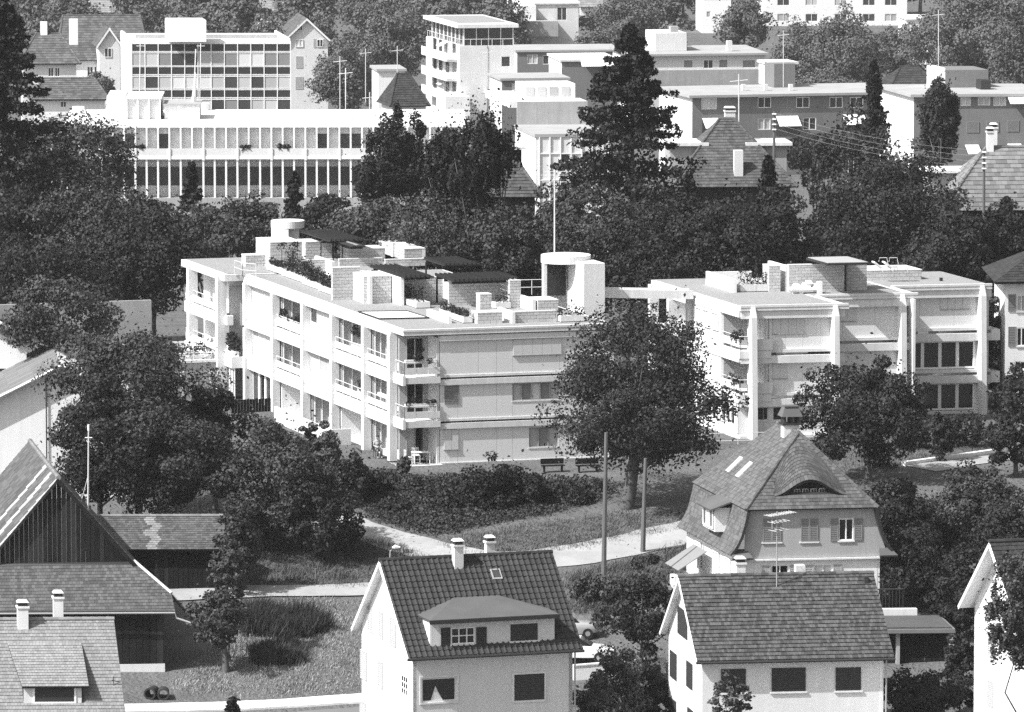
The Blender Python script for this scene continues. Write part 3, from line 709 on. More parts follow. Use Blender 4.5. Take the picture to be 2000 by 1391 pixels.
# ================================================================== stepped block of flats on the right
c1 = atz(1444.5, 598, 8.75)
FS = Fr((c1[0], c1[1], 0), 11, 18)
stp = thing('apartment_building', FS.w(9, 8, 0), 'stepped white apartment block with tapering concrete piers and lawn in front', 'building')
def sp(name, mat, *b): return part(name, mat, *b, root=stp, fr=FS)
ZQ = 8.75; FQ = [0.15, 2.95, 5.8]
secs = [(0.0, 6.75, -.15), (6.75, 13.55, 5.4), (13.55, 20.9, 9.9)]
for k, (ua, ub, vf) in enumerate(secs):
    back = 17.5 if k < 2 else 19.0
    ov = .55
    sp('roof_slab', 'concrete', (ua, ub + (ov if k < 2 else 0) - (.0), vf, back, ZQ - .32 - .002 * k, ZQ - .05 - .002 * k))
    sp('roof_gravel', 'roof_gravel', (ua + .2, ub - .2, vf + .2, back - .2, ZQ - .08, ZQ + .0 - .003 * k))
    sp('roof_edge', 'concrete', (ua if k == 0 else ua + .4, ub + (.5 if k < 2 else 0), vf - .03, vf + .2, ZQ - .1, ZQ + .05 - .002 * k))
    for f in (0, 1, 2):
        zf = FQ[f]; zt = (FQ[f + 1] if f < 2 else ZQ) - .85
        sp('beam', 'concrete', (ua + .1, ub + (.3 if k < 2 else 0), vf + .1, vf + .5, zt, zt + .5))
        sp('ledge', 'concrete', (ua + .1, ub, vf + .25, vf + .6, zf - .16, zf + .04))
        wv = vf + .45; w0 = ua + (2.0 if k == 0 and f else .1)
        if k == 2 and f < 2:
            window(stp, FS, ('v', wv), ua + .3, ub - 1.0, zf + .1, zt, 5, 1, .12, .05, 'glass', 'white_paint', mid=.22, name='tall_window')
            sp('pier_wall', 'panel_wall', (ub - 1.0, ub - .05, wv, wv + .2, zf + .04, zt), (ua + .02, ua + .3, wv, wv + .2, zf + .04, zt))
        else:
            sh = {(0, 2): (1509, 1571, 616, 652), (0, 1): (1509, 1537, 705, 739), (1, 2): (1636, 1672, 600, 627), (2, 2): (1836, 1894, 576, 604)}.get((k, f))
            ops_ = []
            if sh:
                (a0, zb), (a1, _), (_, zu) = FS.onv(sh[0], sh[3], wv), FS.onv(sh[1], sh[3], wv), FS.onv(sh[0], sh[2], wv)
                ops_ = [[max(a0, w0 + .1), a1, zb, min(zu, zt - .03)]]
            if k == 0 and f == 0:
                for x0, x1 in ((1477, 1501), (1509, 1533), (1540, 1562)):
                    a0, zb = FS.onv(x0, 822, wv); a1, _ = FS.onv(x1, 822, wv); ops_.append([a0, a1, zb, zt - .05])
            n = 4 if k == 0 else 3
            edges = np.linspace(w0, ub - .06, n + 1)
            for e0, e1 in zip(edges[:-1], edges[1:]):
                o2 = [[max(o[0], e0 + .006), min(o[1], e1 - .006), o[2], o[3]] for o in ops_ if o[0] < e1 - .05 and o[1] > e0 + .05]
                wall(stp, FS, ('v', wv), e0 + .005, e1 - .005, zf + .04, zt, o2, 'panel_wall', .16, name='wall_panel')
            for o in ops_:
                if f: roller(stp, FS, ('v', wv), *o, 'shutter_light', .05, 4 if o[1] - o[0] > 1.3 else 2)
                else: window(stp, FS, ('v', wv), *o, 1, 1, .06, .1, 'glass', 'white_paint', .03)
            sp('wall_core', 'concrete', (w0 + .02, ub - .08, wv + .2, wv + .45, zf, zt))
    sp('plinth', 'concrete', (ua + .1, ub - .02, vf + .42, vf + .8, -1.5, -.02))
    if k: sp('step_wall', 'panel_wall', (ua - .02, ua + .15, vf - 5, vf + .4, -1, ZQ - .35))
sp('end_wall', 'panel_wall', (20.6, 20.88, 10.4, 18.8, -1, ZQ - .4))
for f in (1, 2): sp('slab_nose', 'concrete', (20.9, 21.5, 9.95, 18.9, FQ[f] - .85 + .0, FQ[f] - .1))
# tapering piers
for px, yb, yt, k in ((1465, 860, 600, 0), (1626, 845, 597, 0), (1757, 830, 577, 1), (1913, 803, 556, 2)):
    vf = secs[k][2]; u, _ = FS.uv(px + 4, yt, ZQ); u = FS.onv(px, yt + 20, vf)[0]
    m = MB(); t_, b_ = .32, .62; w = .36
    m.hexa([FS.w(u, vf - b_, -1.2), FS.w(u + w, vf - b_, -1.2), FS.w(u + w, vf + .5, -1.2), FS.w(u, vf + .5, -1.2)],
           [FS.w(u, vf - t_, ZQ - .75), FS.w(u + w, vf - t_, ZQ - .75), FS.w(u + w, vf + .5, ZQ - .75), FS.w(u, vf + .5, ZQ - .75)])
    m.hexa([FS.w(u, vf - t_, ZQ - .75), FS.w(u + w, vf - t_, ZQ - .75), FS.w(u + w, vf + .5, ZQ - .75), FS.w(u, vf + .5, ZQ - .75)],
           [FS.w(u + .05, vf - .12, ZQ - .06), FS.w(u + w - .05, vf - .12, ZQ - .06), FS.w(u + w - .05, vf + .5, ZQ - .06), FS.w(u + .05, vf + .5, ZQ - .06)])
    obj('pier', m, 'concrete', stp)
# corner loggia and left side
for f in (1, 2):
    zf = FQ[f]; zt = (FQ[f + 1] if f < 2 else ZQ) - .85
    sp('balcony_slab', 'concrete', (-.02, 2.1, -.1, 3.6, zf - .5, zf - .02))
    sp('parapet_panel', 'white_paint', (.0, .06, .2, 3.4, zf + .25, zf + .72))
    sp('parapet_panel', 'concrete', (1.0, 2.2, -.12, -.06, zf + .02, zf + .75))
    rail(stp, [FS.w(.04, 3.4, zf), FS.w(.04, -.05, zf), FS.w(1.0, -.08, zf)], .95, bars=1)
    sp('loggia_back_wall', 'panel_wall', (1.95, 2.1, .3, 3.5, zf, zt + .3))
    sp('loggia_end_wall', 'dark_and_shade_render', (.15, 2.0, 3.45, 3.6, zf, zt + .5))  # darker colour here paints the shade inside the loggia
    sp('side_wall', 'white_paint', (.02, .2, 3.62, 9.0, zf - .1, zt + .1))
    for q in range(3):
        window(stp, FS, ('u', 0.0), 4.0 + q * 1.6, 5.2 + q * 1.6, zf + .9, zt - .05, 1, 1, .06, -.03, ['shutter_light', 'curtain', 'shutter_light'][q], 'white_paint') if f == 2 else None
    sp('edge_beam', 'concrete', (-.06, .3, .0, 9.2, zt + .1, zt + .85 if f < 2 else ZQ - .33))
    window(stp, FS, ('u', 1.94), .6, 2.6, zf + .05, zt, 2, 1, .06, .01, 'glass', 'white_paint', name='balcony_door')
sp('edge_beam', 'concrete', (-.06, .3, .0, 9.2, FQ[1] - .85, FQ[1] - .12))
sp('side_wall', 'white_paint', (.02, .2, .4, 9.0, -.9, FQ[0] + .6), (.02, .2, 3.4, 4.4, FQ[0] + .6, FQ[1] - .85), (.02, .2, .4, .8, FQ[0] + .6, FQ[1] - .85), (.02, .2, 8.2, 9.0, FQ[0] + .6, FQ[1] - .85))
for a0, a1, n in ((.8, 3.4, 3), (4.4, 8.2, 4)): window(stp, FS, ('u', .05), a0, a1, FQ[0] + .6, FQ[1] - .85, n, 1, .12, .02, 'glass', 'white_paint', mid=.3)
for v in (9.2, 13.0, 16.8): sp('fin', 'concrete', (-.3, .3, v, v + .45, -1, ZQ - .3))
sp('side_wall', 'white_render', (1.6, 1.8, 9.7, 17.2, -1, ZQ - .4))
sp('balcony_slab', 'concrete', (-.05, 1.6, 9.7, 16.9, FQ[2] - .6, FQ[2] + .05), (-.05, 1.6, 9.7, 16.9, FQ[1] - .6, FQ[1] + .05))
sp('edge_beam', 'concrete', (-.06, .2, 9.7, 17.4, ZQ - .9, ZQ - .33))
sp('terrace_floor', 'concrete', (-3.0, 1.2, -2.6, 9, -1.4, -.25))
rail(stp, [FS.w(-2.9, 6, -.25), FS.w(-2.9, -2.5, -.25), FS.w(1.0, -2.5, -.25)], 1.0, bars=2)
m = MB()
for i in range(14): q = FS.w(-4.5 + i * .26, -2.9 - i * .08, -1.6); m.tube([q, (q[0], q[1], q[2] + 1.5)], .02, 4)
m.tube([FS.w(-4.5, -2.9, -.05), FS.w(-.9, -4.0, -.05)], .03, 4); obj('stair_rail', m, 'rail', stp)
m = MB(); m.tube([FS.w(.2, -1.5, -.1), FS.w(1.6, -3.2, -1.5)], .07, 6); m.tube([FS.w(-3, -3, -.3), FS.w(-1.6, -4.2, -1.6)], .07, 6); obj('handrail', m, 'rail', stp)
# roof terraces
def rq(x0, x1, yt, yb, dep=.25, name='block_wall'):
    u0, v = FS.uv(x0, yb, ZQ); u1, _ = FS.onv(x1, yb, v); return blockwall(stp, FS, u0, u1, v, v + dep, ZQ - .02, ZQ + (yb - yt) / 30.2, name=name)
rq(1502, 1524, 518, 570, 1.2, 'chimney'); rq(1525, 1537, 517, 566, .3); rq(1541, 1648, 516, 571, .3); rq(1649, 1693, 511, 567, 2.2); rq(1693, 1800, 528, 548, 3.0)
u0, v = FS.uv(1600, 572, ZQ); sp('chimney', 'white_render', (u0 - .25, u0, v - .6, v - .2, ZQ, ZQ + .8))
u0, v = FS.uv(1538, 569, ZQ); sp('screen_wall', 'white_render', (u0 - .1, u0 + .1, v, v + 3.5, ZQ, ZQ + 1.7))
u0, v = FS.uv(1436, 572, ZQ); sp('screen_wall', 'white_render', (u0 - .1, u0 + .1, v, v + 5.5, ZQ, ZQ + .9)); sp('screen_wall', 'white_render', (u0 + .1, u0 + 3.0, v + 5.3, v + 5.5, ZQ, ZQ + .85))
u0, v = FS.uv(1662, 512, ZQ + 2.3); sp('roof_canopy', 'deck', (u0 - 1.6, u0 + 1.3, v, v + 4.0, ZQ + 2.1, ZQ + 2.24)); sp('canopy_sheet', 'roof_felt', (u0 - 1.5, u0 + 1.2, v + .1, v + 3.9, ZQ + 2.24, ZQ + 2.28))
sp('canopy_post', 'metal_dark', (u0 - 1.3, u0 - 1.2, v + 3.5, v + 3.6, ZQ, ZQ + 2.1)); sp('canopy_post', 'metal_dark', (u0 + .9, u0 + 1.0, v + 3.5, v + 3.6, ZQ, ZQ + 2.1))
for px, py in ((1839, 549), (1690, 556)):
    u0, v = FS.uv(px, py, ZQ); sp('vent_pipe', 'metal_dark', (u0 - .09, u0 + .09, v, v + .18, ZQ, ZQ + .22))
def splanter(x0, x1, yb, dep, label, **k):
    u0, v = FS.uv(x0, yb, ZQ); u1, _ = FS.onv(x1, yb, v); return planter(FS, u0, u1, v, v + dep, ZQ, label, **k)
splanter(1446, 1508, 571, .8, 'long roof planter with grassy plants at the corner of the stepped block', ph=1.1, dens=1.7, h=.5)
# loungers and table on the roof
def lounger(px, py, label):
    u, v = FS.uv(px, py, ZQ + .7); b = np.array(FS.w(u, v, ZQ + .7)); t = thing('sun_lounger', b, label, 'sun lounger', 'sun loungers on the roof')
    m = MB(); f = FS.sub(u, v, ZQ + .7)
    m.box(f, 0, 1.2, 0, .55, .22, .3); obj('seat', m, 'cushion', t)
    m = MB(); m.hexa([f.w(-.5, 0, .62), f.w(0, 0, .24), f.w(0, .55, .24), f.w(-.5, .55, .62)], [f.w(-.47, 0, .7), f.w(.03, 0, .32), f.w(.03, .55, .32), f.w(-.47, .55, .7)]); obj('backrest', m, 'cushion', t)
    for a, c_ in ((.1, .05), (1.1, .05), (.1, .5), (1.1, .5)):
        m = MB(); m.tube([f.w(a, c_, 0), f.w(a, c_, .24)], .025, 5); obj('leg', m, 'rail', t)
    m = MB(); m.tube([f.w(-.2, 0, .7), f.w(-.15, 0, .95), f.w(.35, 0, .95), f.w(.45, 0, .5)], .025, 5); obj('armrest', m, 'rail', t)
lounger(1722, 531, 'left white sun lounger on the rear roof terrace'); lounger(1742, 531, 'right white sun lounger on the rear roof terrace')
u, v = FS.uv(1555, 574, ZQ); b = np.array(FS.w(u, v, ZQ)); t = thing('garden_lounger', b, 'white upholstered garden lounger heaped with cushions by the block wall', 'lounger')
f = FS.sub(u, v, ZQ); m = MB(); m.box(f, -.3, 1.6, 0, .7, .22, .4); obj('seat', m, 'cushion', t)
for i, (a, z, s) in enumerate(((-.1, .4, .3), (.5, .42, .34), (.75, .62, .28), (1.2, .4, .3))):
    m = MB(); m.taper(f, a, a + s * 1.6, .1, .6, z, z + s * .8, .1); obj('cushion', m, 'cushion', t)
for a, c_ in ((-.2, .1), (1.5, .1), (-.2, .6), (1.5, .6)):
    m = MB(); m.tube([f.w(a, c_, 0), f.w(a, c_, .24)], .03, 5); obj('leg', m, 'rail', t)
for f_, lb, mm in ((2, 'hanging flower box with dark petunias on the upper corner balcony', 1.3), (1, 'flower box on the lower corner balcony behind the pier', .9)):
    t = thing('flower_box', FS.w(.15, .6, FQ[f_] + .8), lb, 'flower box', 'flower boxes on balconies')
    m = MB(); m.box(FS, .1, .34, .1, 1.6, FQ[f_] + .7, FQ[f_] + .92); obj('box', m, 'deck', t)
    plant_mass('plants', [(FS.w(.1, .2 + i * .25, FQ[f_] + .85 + random.uniform(-.25, .25)), (.3, .25, .28)) for i in range(6)], .1, 70 * mm, 'leaf_dark', t, kind='stuff')
# ================================================================== tiled roofs
def unit(a): return a / np.linalg.norm(a)
def tile_piece(m, bl, br_, tr, tl, n, th):
    n = n * th
    m.add([bl + n, br_ + n, tr + n * .25, tl + n * .25, bl, br_], [(0, 1, 2, 3), (4, 5, 1, 0), (4, 0, 3), (5, 2, 1)])
def plane_axes(poly):
    P = [np.array(p, float) for p in poly]; n = unit(np.cross(P[1] - P[0], P[2] - P[0]))
    if n[2] < 0: n = -n
    s = unit(np.cross((0, 0, 1.), n)); t = np.cross(n, s)
    if t[2] < 0: t = -t
    return P, n, s, t
def tiles_poly(root, poly, tw, rh, mat, th=.035, skip=None, name='tiles', jitter=.0, stagger=True):
    """rows of single tiles over a convex roof plane, joined in one part"""
    P, n, s, t = plane_axes(poly); o = P[0]
    q = [((p - o) @ s, (p - o) @ t) for p in P]
    tmin, tmax = min(b for a, b in q), max(b for a, b in q); rows = max(1, round((tmax - tmin) / rh)); h = (tmax - tmin) / rows
    def span(tt):
        xs = []
        for (a, b), (c, d) in zip(q, q[1:] + q[:1]):
            if (b - tt) * (d - tt) <= 0 and abs(b - d) > 1e-9: xs.append(a + (c - a) * (tt - b) / (d - b))
        return (min(xs), max(xs)) if xs else None
    m = MB(); e = 1e-4
    for r in range(rows):
        t0, t1 = tmin + r * h, tmin + (r + 1) * h
        A, B = span(t0 + e), span(t1 - e)
        if not A or not B: continue
        lo, hi = min(A[0], B[0]), max(A[1], B[1]); x = math.floor(lo / tw) * tw - (tw / 2 if stagger and r % 2 else 0)
        while x < hi:
            x0, x1 = x + .004, x + tw - .004; x += tw
            b0, b1 = max(x0, A[0]), min(x1, A[1]); u0, u1 = max(x0, B[0]), min(x1, B[1])
            if b1 - b0 < .01 and u1 - u0 < .01: continue
            b1 = max(b1, b0); u1 = max(u1, u0)
            if u1 <= u0: u0 = u1 = min(max((x0 + x1) / 2, B[0]), B[1])
            if b1 <= b0: b0 = b1 = min(max((x0 + x1) / 2, A[0]), A[1])
            dt = -.05 * h + random.uniform(-jitter, jitter)
            pts = [o + s * b0 + t * (t0 + dt), o + s * b1 + t * (t0 + dt), o + s * u1 + t * t1, o + s * u0 + t * t1]
            if skip and skip((pts[0] + pts[2]) / 2): continue
            tile_piece(m, *pts, n, th * random.uniform(.85, 1.2))
    return obj(name, m, mat, root, kind='stuff')
def tiles_surface(root, fn, na, nb, mat, th=.03, name='tiles', stagger=True):
    m = MB(); e = 1e-3
    for j in range(nb):
        off = .5 if stagger and j % 2 else 0
        for i in range(-1, na + 1):
            a0, a1 = (i + off + .03) / na, (i + off + .97) / na; a0, a1 = max(0, a0), min(1, a1)
            if a1 - a0 < .1 / na: continue
            b0, b1 = (j - .05) / nb, (j + 1) / nb; b0 = max(b0, 0)
            p = [np.array(fn(a, b)) for a, b in ((a0, b0), (a1, b0), (a1, b1), (a0, b1))]
            n = np.cross(p[1] - p[0], p[3] - p[0]); L = np.linalg.norm(n)
            if L < 1e-9: continue
            n /= L
            if n[2] < 0: n = -n
            tile_piece(m, *p, n, th)
    return obj(name, m, mat, root, kind='stuff')
def ridge_caps(root, a, b, mat, r=.12, L=.4, name='ridge_tiles'):
    a, b = np.array(a, float), np.array(b, float); n = max(1, int(np.linalg.norm(b - a) / L)); m = MB()
    for i in range(n):
        p, q = a + (b - a) * i / n, a + (b - a) * (i + 1.05) / n; m.tube([p, q], [r * 1.08, r * .92], 7)
    return obj(name, m, mat, root, kind='stuff')
def chimney(root, fr, u, v, z0, z1, w=.5, d=.5, mat='pale_render', cap=True, name='chimney'):
    m = MB(); m.box(fr, u, u + w, v, v + d, z0, z1); c = obj(name, m, mat, root)
    if cap:
        k = MB(); k.box(fr, u - .06, u + w + .06, v - .06, v + d + .06, z1, z1 + .1); obj('collar', k, 'concrete', c)
        k = MB(); k.box(fr, u + .03, u + w - .03, v + .03, v + d - .03, z1 + .1, z1 + .3); obj('flue', k, 'metal_dark', c)
        k = MB(); k.taper(fr, u - .04, u + w + .04, v - .04, v + d + .04, z1 + .3, z1 + .42, .1); obj('cap', k, 'concrete', c)
    return c
def pshut(root, fr, face, boxes, mat):
    for (x0, x1, y0, y1) in boxes:
        g = fr.onu if face[0] == 'u' else fr.onv
        a, za = g((x0 + x1) / 2, y0, face[1]); b, zb = g((x0 + x1) / 2, y1, face[1])
        aL, _ = g(x0, (y0 + y1) / 2, face[1]); aR, _ = g(x1, (y0 + y1) / 2, face[1]); lo, hi = min(aL, aR), max(aL, aR)
        shutter(root, fr, face, lo, hi, zb, za, mat, .06)
def front_open(fr, v, boxes):
    out = []
    for (x0, x1, y0, y1) in boxes:
        a0, zb = fr.onv(x0, y1, v); a1, _ = fr.onv(x1, y1, v); _, zt = fr.onv(x0, y0, v); out.append([a0, a1, zb, zt])
    return out
def gable_house(fr, name, label, W, D, zr, base, wu, wv, mats, tw, rh, ops, skip=None, tile_objs=False, th=.05):
    """fr at the front left eave corner (z = eave). W ridge length, D depth eave to eave, zr ridge height, walls inset by wu, wv"""
    t = thing(name, fr.w(W / 2, D / 2, base), label, 'house')
    wm, tm = mats
    wall(t, fr, ('v', wv[0]), wu[0], wu[1], base, -.05 + wv[0] * zr / (D / 2), ops, wm[0], .16)
    def gab(u, flip):
        sl = zr / (D / 2); e0, e1 = wv[0], D - wv[1]
        P = [fr.w(u, e0, base), fr.w(u, e1, base), fr.w(u, e1, wv[1] * sl - .08), fr.w(u, D / 2, zr - .12), fr.w(u, e0, wv[0] * sl - .08)]
        m = MB(); m.slab(P[::-1] if not flip else P, .2); obj('gable_wall', m, wm[1], t)
    gab(wu[0], False); gab(wu[1], True)
    m = MB(); m.box(fr, wu[0], wu[1], D - wv[1] - .2, D - wv[1], base, wv[1] * zr / (D / 2) - .08); obj('back_wall', m, wm[0], t)
    rf = [fr.w(0, 0, 0), fr.w(W, 0, 0), fr.w(W, D / 2, zr), fr.w(0, D / 2, zr)]
    rb = [fr.w(0, D / 2, zr), fr.w(W, D / 2, zr), fr.w(W, D, 0), fr.w(0, D, 0)]
    m = MB(); m.slab(rf, .16); m.slab(rb, .16); roof = obj('roof', m, 'deck' if wm[1] != 'white_render' else 'white_paint', t)
    for u in (-.03, W - .03):
        m = MB(); m.slab([np.array(fr.w(u, 0, -.02)), np.array(fr.w(u + .05, 0, -.02)), np.array(fr.w(u + .05, D / 2, zr - .02)), np.array(fr.w(u, D / 2, zr - .02))], .2)
        m.slab([np.array(fr.w(u, D / 2, zr - .02)), np.array(fr.w(u + .05, D / 2, zr - .02)), np.array(fr.w(u + .05, D, -.02)), np.array(fr.w(u, D, -.02))], .2)
        obj('barge_board', m, 'white_paint', roof)
    m = MB(); m.tube([fr.w(-.05, -.08, -.08), fr.w(W + .05, -.08, -.08)], .08, 6); obj('gutter', m, 'metal_dark', roof)
    if not tile_objs: tiles_poly(roof, rf, tw, rh, tm, th, skip, jitter=.006)
    tiles_poly(roof, rb, tw * 2, rh * 2, tm, th)
    ridge_caps(roof, fr.w(-.02, D / 2, zr + .03), fr.w(W + .02, D / 2, zr + .03), tm)
    return t, roof

# ---- house with the pantiled roof and hipped dormer (front centre)
e = at(797, 1286, 333); FB = Fr(e, 18); W, D, ZB = 9.72, 10.5, 4.45
baseB = float(gz(e[0], e[1] + 2)) - e[2] - 1.0
wvB = .5
opsB = front_open(FB, wvB, [(823, 892, 1325, 1373), (1004, 1063, 1318, 1369)])
slB = ZB / (D / 2)
hB, roofB = gable_house(FB, 'gabled_house', 'white house with dark pantile roof and wide hipped dormer in front', W, D, ZB, baseB, (.42, 9.3), (wvB, .5), (('grey_render', 'white_render'), 'tile_dark'), .3, .33, opsB, tile_objs=True)
window(hB, FB, ('v', wvB), *opsB[0], 1, 1, .09, .1, 'glass', 'pale_render', .05)
m = MB(); o = opsB[0]; m.add([FB.w(o[0] + .7, wvB + .125, o[2] + .05), FB.w(o[0] + 1.15, wvB + .125, o[2] + .05), FB.w(o[0] + .88, wvB + .125, o[2] + .75)], [(0, 1, 2)]); m = MB(); m.slab([FB.w(o[0] + .55, wvB + .09, o[2] + .1), FB.w(o[0] + 1.2, wvB + .09, o[2] + .1), FB.w(o[0] + .95, wvB + .09, o[2] + .55), FB.w(o[0] + .8, wvB + .09, o[2] + .85)], .01); obj('curtain', m, 'curtain', hB)
shutter(hB, FB, ('v', wvB), *opsB[1], 'shutter_dark', .03); m = MB()
for o in opsB:
    for q in ((o[0] - .1, o[0], o[2] - .1, o[3] + .1), (o[1], o[1] + .1, o[2] - .1, o[3] + .1), (o[0], o[1], o[3], o[3] + .1), (o[0], o[1], o[2] - .12, o[2])):
        s_ = MB(); fb(s_, FB, ('v', wvB), *q, .0, .04); obj('window_surround', s_, 'concrete', hB)
pshut(hB, FB, ('u', .42), [(720, 728, 1185, 1235), (741, 749, 1195, 1247), (763, 774, 1207, 1262), (705, 717, 1271, 1327), (739, 749, 1292, 1345), (704, 716, 1371, 1420)], 'shutter_pale')
a, za = FB.onu(786, 1317, .42); b, zb = FB.onu(798, 1360, .42)
f_ = MB(); fb(f_, FB, ('u', .42), b, a, zb, za, 0, .05); wf = obj('side_window', f_, 'white_paint', hB)
for i in range(3):
    for j in range(3):
        p = MB(); aa = b + (a - b) * (i + .15) / 3; fb(p, FB, ('u', .42), aa, aa + (a - b) * .23, zb + (za - zb) * (j + .12) / 3, zb + (za - zb) * (j + .85) / 3, .05, .056); obj('pane', p, 'glass', wf)
m = MB(); m.tube([FB.w(9.42, .42, -.1), FB.w(9.42, .42, baseB)], .05, 6); obj('downpipe', m, 'metal_grey', hB)
# hipped dormer
dv = .5; dz0 = dv * slB; (dl, dzt), (dr, _) = FB.onv(844, 1213, dv), FB.onv(1083, 1213, dv)
dop = front_open(FB, dv, [(881, 927, 1227, 1262), (997, 1050, 1220, 1259)]); dop = [[o[0], o[1], max(o[2], dz0 + .12), o[3]] for o in dop]
dm = wall(hB, FB, ('v', dv), dl, dr, dz0 - .1, dzt + .1, dop, 'pale_render', .1, name='dormer')
wnd = window(dm, FB, ('v', dv), *dop[0], 3, 2, .05, .05, 'glass', 'white_paint', .06)
shutter(dm, FB, ('v', dv), *dop[1], 'shutter_dark', .02); s_ = MB(); fb(s_, FB, ('v', dv), dop[1][0] - .1, dop[1][1] + .1, dop[1][2] - .1, dop[1][2], 0, .08); obj('sill', s_, 'concrete', dm)
w_ = .55; pshut(dm, FB, ('v', dv), [(861, 879, 1226, 1262), (930, 950, 1225, 1261)], 'shutter_dark')
vt = dzt / slB
for u in (dl, dr):
    m = MB(); uu = u if u == dl else u - .12
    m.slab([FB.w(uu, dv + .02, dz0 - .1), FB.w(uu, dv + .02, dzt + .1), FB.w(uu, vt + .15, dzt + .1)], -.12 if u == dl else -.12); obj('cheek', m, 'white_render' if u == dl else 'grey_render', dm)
ev = dv - .42; ez = dzt + .1; al, _ = FB.onv(840, 1211, ev); ar, _ = FB.onv(1092, 1203, ev)
(pl, _), (pr_, _) = FB.onv(897, 1180, 2.9), FB.onv(967, 1179, 2.9); pz = ez + .75; pvv = pz / slB + .1; bv = ez / slB + .1
m = MB()
m.slab([FB.w(al, ev, ez), FB.w(ar, ev, ez), FB.w(pr_, pvv, pz), FB.w(pl, pvv, pz)], .12)
m.slab([FB.w(al, ev, ez), FB.w(pl, pvv, pz), FB.w(al - .05, bv, ez)], .12); m.slab([FB.w(ar, ev, ez), FB.w(ar + .05, bv, ez), FB.w(pr_, pvv, pz)], .12)
dr_o = obj('dormer_roof', m, 'tile_mid', hB)
m = MB(); m.box(FB, al - .03, ar + .03, ev - .05, ev + .02, ez - .22, ez - .02); obj('dormer_fascia', m, 'metal_dark', hB)
# single pantiles (nearest 300 as parts, the rest joined)
P, n_, s_, t_ = plane_axes([FB.w(0, 0, 0), FB.w(W, 0, 0), FB.w(W, D / 2, ZB), FB.w(0, D / 2, ZB)])
LT = np.linalg.norm(np.array(FB.w(0, D / 2, ZB)) - P[0]); cols, rows = 31, 17; tw, rh = W / cols, LT / rows
if s_ @ (P[1] - P[0]) < 0: s_ = -s_
def pantile():
    v = []; f = []; pr = [(0, .02), (.12, .05), (.28, .095), (.46, .05), (.7, .012), (1.03, .03)]; k = len(pr)
    for (tt, lift) in ((-.06, .045), (1.02, .0)):
        v += [(a * tw, tt * rh, z + lift) for a, z in pr]
    v += [(a * tw, -.06 * rh, z * .8) for a, z in pr]
    f += [(i, i + 1, k + i + 1, k + i) for i in range(k - 1)] + [(2 * k + i, 2 * k + i + 1, i + 1, i) for i in range(k - 1)]
    return v, f
tv, tf = pantile(); tme = newmesh('tile', tv, tf); tme.materials.append(MAT['tile_dark'])
for p in tme.polygons: p.use_smooth = False
rot = Matrix(((s_[0], t_[0], n_[0]), (s_[1], t_[1], n_[1]), (s_[2], t_[2], n_[2])))
def under_dormer(p):
    u, v, z = FB.inv(p)
    return dl - .05 < u < dr - .05 and dv + .25 < v < vt + .1
rest = MB(); cnt = 0; offB = OFF[roofB.name]
for r in range(rows):
    for c_ in range(cols):
        p = P[0] + s_ * (c_ * tw) + t_ * (r * rh)
        if under_dormer(p + s_ * tw * .5 + t_ * rh * .5): continue
        p = p + n_ * random.uniform(0, .012)
        if cnt < 300 and (r < 6 or r > 9 or True) and not (r % 2 and r > 9):
            o = bpy.data.objects.new('tile', tme); col.objects.link(o); o.parent = roofB
            o.matrix_local = Matrix.Translation(Vector(p - offB)) @ rot.to_4x4(); cnt += 1
        else: rest.add([p + s_ * a + t_ * b + n_ * z for a, b, z in tv], tf)
obj('tiles', rest, 'tile_dark', roofB, kind='stuff')
u, v = FB.onv(888, 1113, 4.0)[0], 4.0
def on_roof(fr, px, py, slope):
    """u, v, z on a front roof plane z = slope * v"""
    v = 0
    for _ in range(40): u, z = fr.onv(px, py, v); v += .5 * (z / slope - v)
    return u, v, slope * v
u, v, z = on_roof(FB, 888, 1114, slB); chimney(hB, FB, u, v, z - .3, z + 1.25, .5, .5)
u, v, z = on_roof(FB, 963, 1136, slB); m = MB(); f_ = FB.sub(u, v, z)
m.slab([f_.w(0, 0, .14), f_.w(.55, 0, .14), f_.w(.55, .55, .14 + .55 * slB), f_.w(0, .55, .14 + .55 * slB)], .12); sk_ = obj('roof_light', m, 'metal_grey', hB)
m = MB(); m.slab([f_.w(.07, .07, .15 + .07 * slB), f_.w(.48, .07, .15 + .07 * slB), f_.w(.48, .48, .15 + .48 * slB), f_.w(.07, .48, .15 + .48 * slB)], .02); obj('pane', m, 'glass_far', sk_)
chimney(hB, FB, 6.35, 6.2, 3.4, 4.95, .45, .45)
# ---- house with the beaver-tail roof (front right)
e = at(1361, 1292, 335); FC = Fr(e, 7, 10); WC, DC, ZC = 10.62, 10.0, 3.78; slC = ZC / (DC / 2)
baseC = float(gz(e[0], e[1] + 2)) - e[2] - 1.0; wvC = .45
opsC = front_open(FC, wvC, [(1409, 1455, 1307, 1353), (1508, 1572, 1305, 1351), (1633, 1680, 1304, 1349)])
hC, roofC = gable_house(FC, 'gabled_house', 'pale house with weathered shingle tile roof and closed dark shutters in front', WC, DC, ZC, baseC, (.38, 10.15), (wvC, .45), (('pale_render', 'white_render'), 'tile_worn'), .155, .29, opsC, th=.075)
for o in opsC:
    hw = (o[1] - o[0]) / 2
    shutter(hC, FC, ('v', wvC), o[0] - .03, o[0] + hw - .01, o[2], o[3], 'shutter_dark', .05); shutter(hC, FC, ('v', wvC), o[0] + hw + .01, o[1] + .03, o[2], o[3], 'shutter_dark', .05)
    s_ = MB(); fb(s_, FC, ('v', wvC), o[0] - .12, o[1] + .12, o[2] - .1, o[2] - .01, 0, .09); obj('sill', s_, 'concrete', hC)
